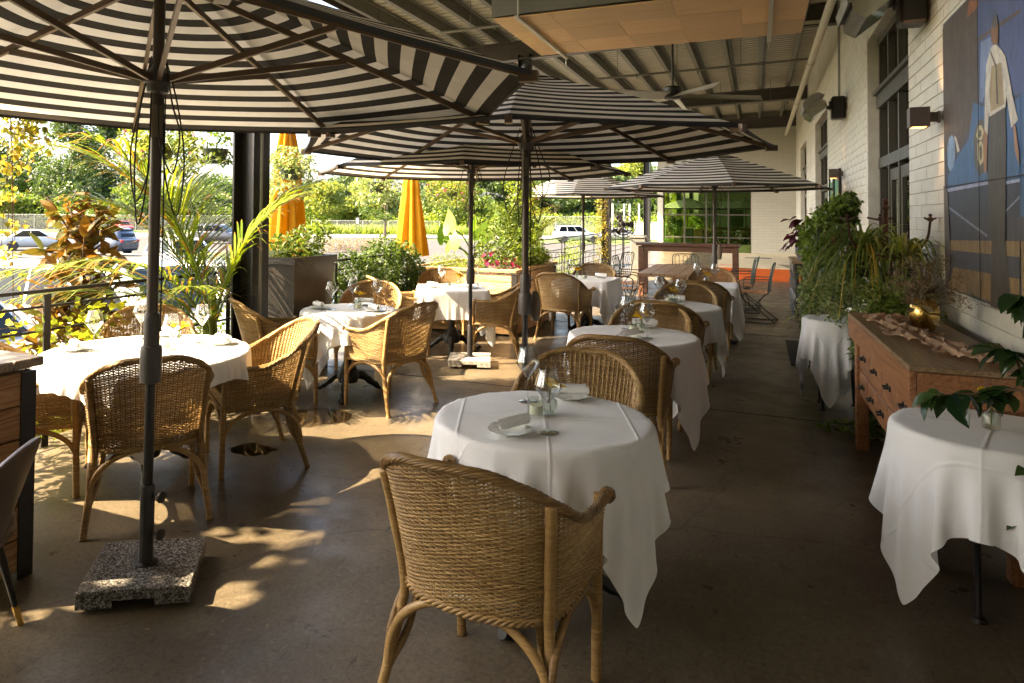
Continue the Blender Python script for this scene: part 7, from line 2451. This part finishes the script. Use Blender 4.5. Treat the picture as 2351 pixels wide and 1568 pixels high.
def build_car(loc, rz, paint_, suv, lab, sc=1.0):
    o = empty('parked_car', loc, rz)
    o.scale = (sc, sc, sc)
    H_ = 1.70 if suv else 1.45
    belt = 1.06 if suv else .92
    Lh = 2.38
    S = [(-Lh, .42, belt - .14, .74), (-Lh + .10, .28, belt - .03, .88), (-1.75, .24, belt + .02, .94), (-1.0, .22, belt + .01, .95), (.2, .22, belt - .01, .95), (.95, .22, belt - .02, .95), (1.15, .22, belt - .05, .945), (1.6, .22, belt - .10, .93), (2.1, .24, belt - .19, .90), (Lh - .08, .30, belt - .27, .82), (Lh, .42, belt - .36, .70)]
    V = []; F = []
    for (x, zb, zt, w_) in S:
        ring = [(0, zb), (.80 * w_, zb), (.96 * w_, zb + .10), (w_, zb + (zt - zb) * .45), (.985 * w_, zb + (zt - zb) * .72), (.93 * w_, zt - .025), (.84 * w_, zt), (.45 * w_, zt + .018), (0, zt + .022)]
        full = ring + [(-y, z) for (y, z) in ring[-2:0:-1]]
        for (y, z) in full: V.append((x, y, z))
    n = 16
    for i in range(len(S) - 1):
        for k in range(n): F.append((i * n + k, i * n + (k + 1) % n, (i + 1) * n + (k + 1) % n, (i + 1) * n + k))
    F.append(tuple(range(n))); F.append(tuple(reversed([(len(S) - 1) * n + k for k in range(n)])))
    b = MB().add(V, [tuple(reversed(f)) for f in F])
    bo = b.build('body', M[paint_], o, True, 50)
    # greenhouse
    xf0, xf1 = (1.12, .30) if suv else (1.05, .25)
    xr0, xr1 = (-2.22, -1.92) if suv else (-1.75, -.95)
    lev = [(0, 0), (.5, .5), (.86, .88), (.97, .97), (1.0, 1.0)]
    def gh(k, e=0.0):
        z = belt + (H_ - belt) * k
        wb, wt_ = .85, .66
        w_ = wb + (wt_ - wb) * k ** 1.15
        xf = xf0 + (xf1 - xf0) * k; xr = xr0 + (xr1 - xr0) * k ** (1.6 if suv else 1.0)
        if k > .9: s = (k - .9) / .1; xf -= .14 * s; xr += .12 * s; w_ -= .09 * s
        return z, w_, xf, xr
    V = []; F = []
    ks = [-.06, .3, .6, .86, .95, 1.0]
    for k in ks:
        z, w_, xf, xr = gh(max(k, 0)); z = belt + (H_ - belt) * k
        V += [(xf, w_ * .80, z), (xf - .16, w_, z), (xr + .14, w_, z), (xr, w_ * .82, z), (xr, -w_ * .82, z), (xr + .14, -w_, z), (xf - .16, -w_, z), (xf, -w_ * .80, z)]
    for i in range(len(ks) - 1):
        for q in range(8): F.append((i * 8 + q, i * 8 + (q + 1) % 8, (i + 1) * 8 + (q + 1) % 8, (i + 1) * 8 + q))
    F.append(tuple(reversed(range(40, 48))))
    MB().add(V, [tuple(reversed(f)) for f in F]).build('roof', M[paint_], o, True, 50)
    def quad(pts_, name, mat, th=.012):
        p = [Vector(q) for q in pts_]
        nrm = (p[1] - p[0]).cross(p[3] - p[0]).normalized()
        c = sum(p, Vector()) / 4
        if nrm.dot(c - Vector((-.5, 0, 1.1))) < 0: nrm = -nrm
        m = MB(); m.add([tuple(q + nrm * th) for q in p] + [tuple(q) for q in p], [(0, 1, 2, 3), (0, 4, 5, 1), (1, 5, 6, 2), (2, 6, 7, 3), (3, 7, 4, 0)])
        m.f = [f if True else f for f in m.f]
        return m.build(name, mat, o)
    z0, w0, a0, r0 = gh(.06); z1, w1, a1, r1 = gh(.86)
    quad([(a0, w0 * .76, z0), (a1, w1 * .76, z1), (a1, -w1 * .76, z1), (a0, -w0 * .76, z0)], 'windshield', M['car_glass'])
    quad([(r0, w0 * .76, z0 + .06), (r1, w1 * .76, z1), (r1, -w1 * .76, z1), (r0, -w0 * .76, z0 + .06)], 'rear_window', M['car_glass'])
    for s in (-1, 1):
        cuts = [.0, .34, .68, 1.0] if suv else [.0, .5, 1.0]
        for i in range(len(cuts) - 1):
            def sx(k, f):
                z, w_, xf, xr = gh(k); xa, xb = xf - .24, xr + .22
                return (xa + (xb - xa) * f, s * w_, z)
            f0, f1 = cuts[i] + .012, cuts[i + 1] - .012
            quad([sx(.08, f0), sx(.84, f0), sx(.84, f1), sx(.08, f1)], 'side_window', M['car_glass'], .006)
        MB().box((1.0 - .08, s * (.99), belt + .06), (.12, .2, .14), bev=.03).build('mirror', M[paint_], o)
        MB().box((Lh - .16, s * .66, belt - .34), (.20, .34, .13), bev=.03).build('headlight', M['lamp_clear'], o)
        MB().box((-Lh + .06, s * .70, belt - .16), (.12, .28, .16), bev=.03).build('tail_light', M['lamp_red'], o)
        if suv: MB().tube([(.1, s * .60, H_ + .0), (.0, s * .60, H_ + .05), (-1.6, s * .60, H_ + .05), (-1.7, s * .60, H_)], .016, 8).build('roof_rail', M['trim_black'], o, True)
        for xh in (.15, -.85): MB().box((xh, s * .958, belt - .14), (.18, .025, .03), bev=.01).build('door_handle', M[paint_], o)
    MB().box((Lh - .015, 0, belt - .46), (.06, .95, .20), bev=.02).build('grille', M['trim_black'], o)
    MB().box((Lh - .01, 0, .36), (.08, 1.3, .12), bev=.03).build('bumper', M['trim_black'], o)
    for x in (1.45, -1.42):
        for s in (-1, 1):
            R_ = Matrix.Rotation(PI / 2, 4, 'X')
            tw = MB().lathe([(.20, -.11), (.31, -.115), (.345, -.08), (.35, 0), (.345, .08), (.31, .115), (.20, .11)], 22, M=R_).build('wheel', M['tyre'], o, True, loc=(x, s * .85, .35))
            rm_ = MB(); rm_.lathe([(0, s * -.07), (.06, s * -.08), (.07, s * -.06), (.19, s * -.05), (.215, s * -.10), (.225, s * -.10), (.225, 0)], 20, M=R_)
            for k in range(5): rm_.box((.13 * math.cos(k * 1.2566), -(-s) * .085, .13 * math.sin(k * 1.2566)), (.17, .03, .045), M=Matrix.Rotation(-k * 1.2566, 3, 'Y'))
            rm_.build('rim', M['rim_alloy'], tw, True)
            MB().lathe([(0, s * .955 - .0), (.385, s * .952), (.385, s * .90), (0, s * .90)], 22, (x, 0, .36), R_).build('wheel_arch', M['trim_black'], o) if False else None
    return tag(o, lab, 'car', 'cars in the parking lot')
GZ = -1.10
build_car((-9.3, 8.5, GZ), D2(4), 'car_white', True, 'white SUV parked nose-in just beyond the railing', 1.12)
build_car((-9.7, 5.5, GZ), D2(4), 'car_grey', True, 'grey car parked beyond the railing at the left edge', 1.04)
build_car((-9.8, 12.2, GZ), D2(8), 'car_silver', True, 'pale SUV next to the white SUV behind the palm')
build_car((-46.2, 33.9, GZ), D2(55), 'car_white', False, 'white sedan in the second row behind the hanging vine')
build_car((-38.0, 32.2, GZ), D2(188), 'car_navy', True, 'dark blue SUV in the second row behind the magnolia')
build_car((-20.6, 21.4, GZ), D2(-25), 'car_white', True, 'white SUV facing us in the second row behind the palm')
build_car((-42.8, 48.7, GZ), D2(20), 'car_black', True, 'black SUV far back behind the palm')
build_car((-81.3, 72.9, GZ), D2(-30), 'car_red', False, 'small red car before the chain-link fence')
build_car((-83.6, 66.4, GZ), D2(-10), 'car_navy', False, 'dark blue car before the chain-link fence')
build_car((-16.5, 70.5, GZ), D2(26), 'car_silver', True, 'silver SUV parked side-on in the distance beyond the rear railing')
build_car((-13.0, 75.4, GZ), D2(20), 'car_grey', False, 'dark car behind the distant silver SUV')

# ------------------------------------------------------------------ trees and hedges beyond the lot
def tree(loc, h, rx, ry, crown0, mat, lab, rng, n=5200, size=.34, nclump=26, trunk_r=.22, group='trees beyond the lot', name='broadleaf_tree', aspect=.6, taper=0.0):
    o = empty(name, loc)
    lim = MB()
    top = h * .8
    T = smooth_path([(0, 0, -.3), (rng.uniform(-.2, .2), rng.uniform(-.2, .2), top * .4), (rng.uniform(-.4, .4), rng.uniform(-.4, .4), top)], 6)
    lim.tube(T, np.linspace(trunk_r, trunk_r * .25, len(T)), 8)
    cl = []
    for k in range(nclump):
        f = rng.random() ** .8
        z = crown0 + (h - crown0) * f
        prof_ = math.sin(PI * min(1, .18 + .80 * f)) ** .7 * (1 - taper * f)
        a = rng.uniform(0, 2 * PI); r_ = rng.uniform(.25, .92)
        c = (rx * prof_ * r_ * math.cos(a), ry * prof_ * r_ * math.sin(a), z)
        s = rng.uniform(.22, .42)
        cl.append((c, (rx * s, ry * s, (h - crown0) * s * .42)))
        if k % 2 == 0: lim.tube([(0, 0, max(crown0 * .7, z - h * .22)), (c[0] * .55, c[1] * .55, z - h * .06), c], [trunk_r * .3, trunk_r * .18, trunk_r * .06], 5)
    lim.build('trunk', M['bark'], o, True)
    P = clump_points(n, rng, cl, .25)
    leaf_obj('crown', P, size, M[mat], o, rng, aspect=aspect)
    return tag(o, lab, 'tree', group)
rg = np.random.default_rng(88)
GZ2 = -1.15
TR = [
    # x, y, h, rx, ry, crown0, mat, label, n, size, taper
    ((-104.1, 82.3), 20.8, 7, 7, 2, 'leaf_tree_dark', 'tall ivy-clad dark tree left of the near umbrella pole', 9000, 0.55, 0.35),
    ((-105.9, 90.3), 19.9, 6, 6, 3, 'leaf_tree_dark', 'second tall dark tree close behind the near umbrella pole', 8000, 0.55, 0.35),
    ((-120.1, 86.0), 14.4, 9, 9, 1, 'leaf_green', 'mid green tree left of the ivy-clad tree', 6000, 0.6, 0),
    ((-120.3, 79.4), 16.4, 8, 8, 2, 'leaf_pine', 'dark pine-like tree at the far left', 6000, 0.6, 0.2),
    ((-89.0, 83.7), 6.9, 8, 8, 0.5, 'leaf_mid', 'bright rounded tree right of the near umbrella pole', 5500, 0.5, 0),
    ((-84.6, 90.1), 6.6, 8, 8, 0.5, 'leaf_mid', 'light green tree behind the palm', 5500, 0.5, 0),
    ((-87.8, 100.7), 8.9, 8, 8, 1, 'leaf_green', 'green tree just left of the black post', 5500, 0.55, 0),
    ((-107.9, 74.0), 5.7, 7, 7, 0.5, 'leaf_mid', 'low green tree at the left edge of the lot', 4500, 0.5, 0),
    ((-79.4, 104.5), 8.2, 8, 8, 1, 'leaf_green', 'green tree behind the first yellow umbrella', 5000, 0.55, 0),
    ((-70.5, 102.0), 7.5, 6, 6, 1, 'leaf_tree_dark', 'dark tree just right of the first yellow umbrella', 5000, 0.55, 0),
    ((-60.5, 93.3), 6.8, 6, 6, 0.5, 'leaf_yellowgreen', 'yellow-green tree right of the first yellow umbrella', 5500, 0.48, 0),
    ((-65.7, 108.5), 9.0, 7, 7, 1, 'leaf_tree_dark', 'dark tree behind the yellow-green tree', 5500, 0.55, 0),
    ((-57.2, 101.4), 7.7, 6, 6, 1, 'leaf_yellowgreen', 'ochre tree left of the second yellow umbrella', 5500, 0.5, 0),
    ((-38.3, 70.5), 5.2, 2.6, 2.6, 2.2, 'leaf_green', 'young street tree with a thin trunk by the road', 3500, 0.28, 0),
    ((-50.6, 108.8), 9.0, 8, 8, 1, 'leaf_green', 'broad green tree right of the second yellow umbrella', 6000, 0.55, 0),
    ((-43.2, 103.4), 7.6, 7, 7, 1, 'leaf_mid', 'light tree left of the thin umbrella pole', 5500, 0.5, 0),
    ((-41.9, 115.0), 9.7, 8, 8, 1, 'leaf_tree_dark', 'dark broad tree above the timber planter', 6500, 0.58, 0),
    ((-39.0, 122.9), 10.3, 8, 8, 1, 'leaf_mid', 'tree behind the middle umbrella pole', 6000, 0.58, 0),
    ((-31.2, 117.6), 9.2, 8, 8, 1, 'leaf_tree_dark', 'dark tree behind the distant silver SUV', 6500, 0.58, 0),
    ((-28.2, 127.8), 10.2, 8, 8, 1, 'leaf_green', 'tree seen left of the rear posts', 6500, 0.6, 0),
    ((-23.2, 125.6), 9.7, 7, 7, 1, 'leaf_tree_dark', 'dark tree between the rear posts', 6000, 0.6, 0),
    ((-22.2, 143.7), 13.7, 7, 7, 6, 'leaf_yellowgreen', 'tall tree showing above the rear umbrella', 6500, 0.6, 0),
    ((-16.0, 126.7), 8.9, 7, 7, 1, 'leaf_green', 'tree next to the green glass wall', 5500, 0.6, 0),
]
for (p, h, rx, ry, c0, mt, lab, n, sz, tp_) in TR:
    tree((p[0], p[1], GZ2), h, rx, ry, c0, mt, lab, rg, n, sz, taper=tp_)
def mass(name, pts_, n, size, mat, lab, cat, spread, hgt, rng, aspect=.6):
    cl = []
    for (x, y) in pts_:
        cl.append(((x, y, GZ2 + hgt * .5), (spread * rng.uniform(.8, 1.2), spread * rng.uniform(.8, 1.2), hgt * rng.uniform(.45, .7))))
    P = clump_points(n, rng, cl, .3)
    P[:, 2] = np.maximum(P[:, 2], GZ2)
    V, F, R = leaves(P, size, rng, aspect=aspect)
    return tag(inst(name, fast_mesh(name, V, F, M[mat], False, R)), lab, cat, kind='stuff')
mass('far_wood', [(-128 + 5.2 * k, 78 + 2.36 * k + rg.uniform(-3, 3)) for k in range(26)], 26000, .8, 'leaf_tree_dark', 'dark wood closing the view behind the lot', 'wood', 7, 5.2, rg)
mass('undergrowth', [(-112 + 4.2 * k, 74 + 1.9 * k + rg.uniform(-2, 2)) for k in range(13)], 16000, .5, 'leaf_mid', 'bright undergrowth behind the chain-link fence on the left', 'undergrowth', 5, 4.4, rg)
mass('scrub', [(-70 + 2.4 * k + rg.uniform(-2, 2), 89 + 1.05 * k + rg.uniform(-3, 3)) for k in range(26)], 20000, .42, 'leaf_bright', 'light scrub on the bank across the road', 'scrub', 2.8, 2.8, rg)
# tall grass on the bank
ng = 22000
u_ = rg.random(ng); q_ = rg.random(ng)
Pg = np.c_[-63.3 + 50.4 * u_ - 9 * q_, 76.7 + 22.9 * u_ + 12 * q_, np.full(ng, GZ2)]
V, F, R = leaves(Pg, 1.1, rg, aspect=.11, droop=(0, 0, 3.0), up=0)
tag(inst('tall_grass', fast_mesh('tall_grass', V, F, M['leaf_grass'], False, R)), 'tall pale grass on the bank across the road', 'grass', kind='stuff')
def hedge(x0, y0, x1, y1, h, mat, lab, rng, n=3000):
    o = empty('clipped_hedge', ((x0 + x1) / 2, (y0 + y1) / 2, GZ))
    L_ = math.hypot(x1 - x0, y1 - y0); a = math.atan2(y1 - y0, x1 - x0)
    cl = [((t_ * L_ / 2 * math.cos(a), t_ * L_ / 2 * math.sin(a), h * .45), (L_ / 8, L_ / 8, h * .55)) for t_ in np.linspace(-1, 1, 7)]
    leaf_obj('foliage', clump_points(n, rng, cl, .3), .09, M[mat], o, rng)
    twigs((0, 0, 0), [(c[0][0], c[0][1], h * .5) for c in cl], .02, M['stem_brown'], o, 'stems')
    return tag(o, lab, 'hedge', 'low hedges by the road')
hedge(-27.0, 41.5, -25.0, 44.9, 1.05, 'leaf_hedge_red', 'low reddish hedge right of the first yellow umbrella', rg)
hedge(-24.2, 46.0, -23.2, 48.0, .95, 'leaf_hedge_red', 'low reddish hedge left of the second yellow umbrella', rg, 2200)

# chain-link fence
def chain_fence(p0, p1, h, lab):
    o = empty('chain_link_fence', (p0[0], p0[1], GZ2))
    d = np.array([p1[0] - p0[0], p1[1] - p0[1]]); L_ = np.linalg.norm(d); a = math.atan2(d[1], d[0]); o.rotation_euler = (0, 0, a)
    pm_ = MB().tube([(0, 0, 0), (0, 0, h + .05)], .035, 8).mesh('fence_post', M['wire_fence'], True)
    n = int(L_ / 3)
    for k in range(n + 1): inst('fence_post', pm_, o, (L_ * k / n, 0, 0))
    MB().tube([(0, 0, h), (L_, 0, h)], .025, 6).build('top_rail', M['wire_fence'], o, True)
    V = []; F = []
    st_ = .22; w_ = .012
    x = -h
    while x < L_:
        for s in (1, -1):
            xa, xb = (x, x + h) if s == 1 else (x + h, x)
            za, zb = 0.0, h
            if xa < 0 or xb < 0 or xa > L_ or xb > L_: continue
            k = len(V)
            V += [(xa - w_, .01 * s, za), (xa + w_, .01 * s, za), (xb + w_, .01 * s, zb), (xb - w_, .01 * s, zb)]
            F.append((k, k + 1, k + 2, k + 3))
        x += st_
    tag(inst('wire_mesh', fast_mesh('wire_mesh', V, F, M['wire_fence']), o), kind='stuff')
    return tag(o, lab, 'fence', 'chain-link fences')
chain_fence((-106.6, 68.0), (-70.8, 84.3), 2.3, 'chain-link fence behind the parked cars on the left')
chain_fence((-56.1, 82.2), (-40.0, 89.5), 1.8, 'low chain-link fence across the road right of the first yellow umbrella')
chain_fence((-25.2, 83.0), (-16.5, 86.9), 2.6, 'chain-link fence behind the distant silver SUV')
# utility pole, signs, cabinet
tag(MB().tube([(-88.5, 80.6, GZ2), (-88.5, 80.6, 5.6)], .22, 10).build('utility_pole', M['bark'], smooth=True), 'short wooden utility pole behind the red car', 'pole')
sg = empty('road_sign', (-41.6, 70.1, GZ))
MB().tube([(-.2, 0, 0), (-.2, 0, 2.3)], .04, 8).build('post', M['sign_dark'], sg, True); MB().tube([(.2, 0, 0), (.2, 0, 2.3)], .04, 8).build('post', M['sign_dark'], sg, True)
MB().box((0, 0, 1.9), (.4, .05, .8)).build('panel', M['sign_dark'], sg); MB().box((0, -.03, 1.9), (.3, .01, .5)).build('notice', M['white_plastic'], sg)
tag(sg, 'dark two-post notice sign by the road', 'sign')
ub = empty('utility_cabinet', (-12.7, 93.1, GZ))
MB().box((0, 0, .95), (3.2, 1.4, 1.9), bev=.03).build('cabinet', M['util_green'], ub); MB().box((0, 0, 1.93), (3.4, 1.6, .06)).build('lid', M['util_green'], ub); MB().box((1.0, -.71, 1.2), (.25, .02, .35)).build('notice', M['white_plastic'], ub)
tag(ub, 'pale green utility cabinet beyond the rear railing', 'utility cabinet')
for k, (x, y) in enumerate(((-16.3, 96.9), (-15.8, 98.3), (-14.5, 97.8), (-17.7, 96.3))):
    tag(MB().tube([(x, y, GZ), (x, y, 3.2)], .12, 8).build('steel_bollard', M['galv'], smooth=True), ['tall grey pole left of the pair beyond the rear railing', 'tall grey pole right of the pair beyond the rear railing', 'tall grey pole nearest the green cabinet', 'tall grey pole beside the vine-clad rear post'][k], 'pole', 'tall grey poles')
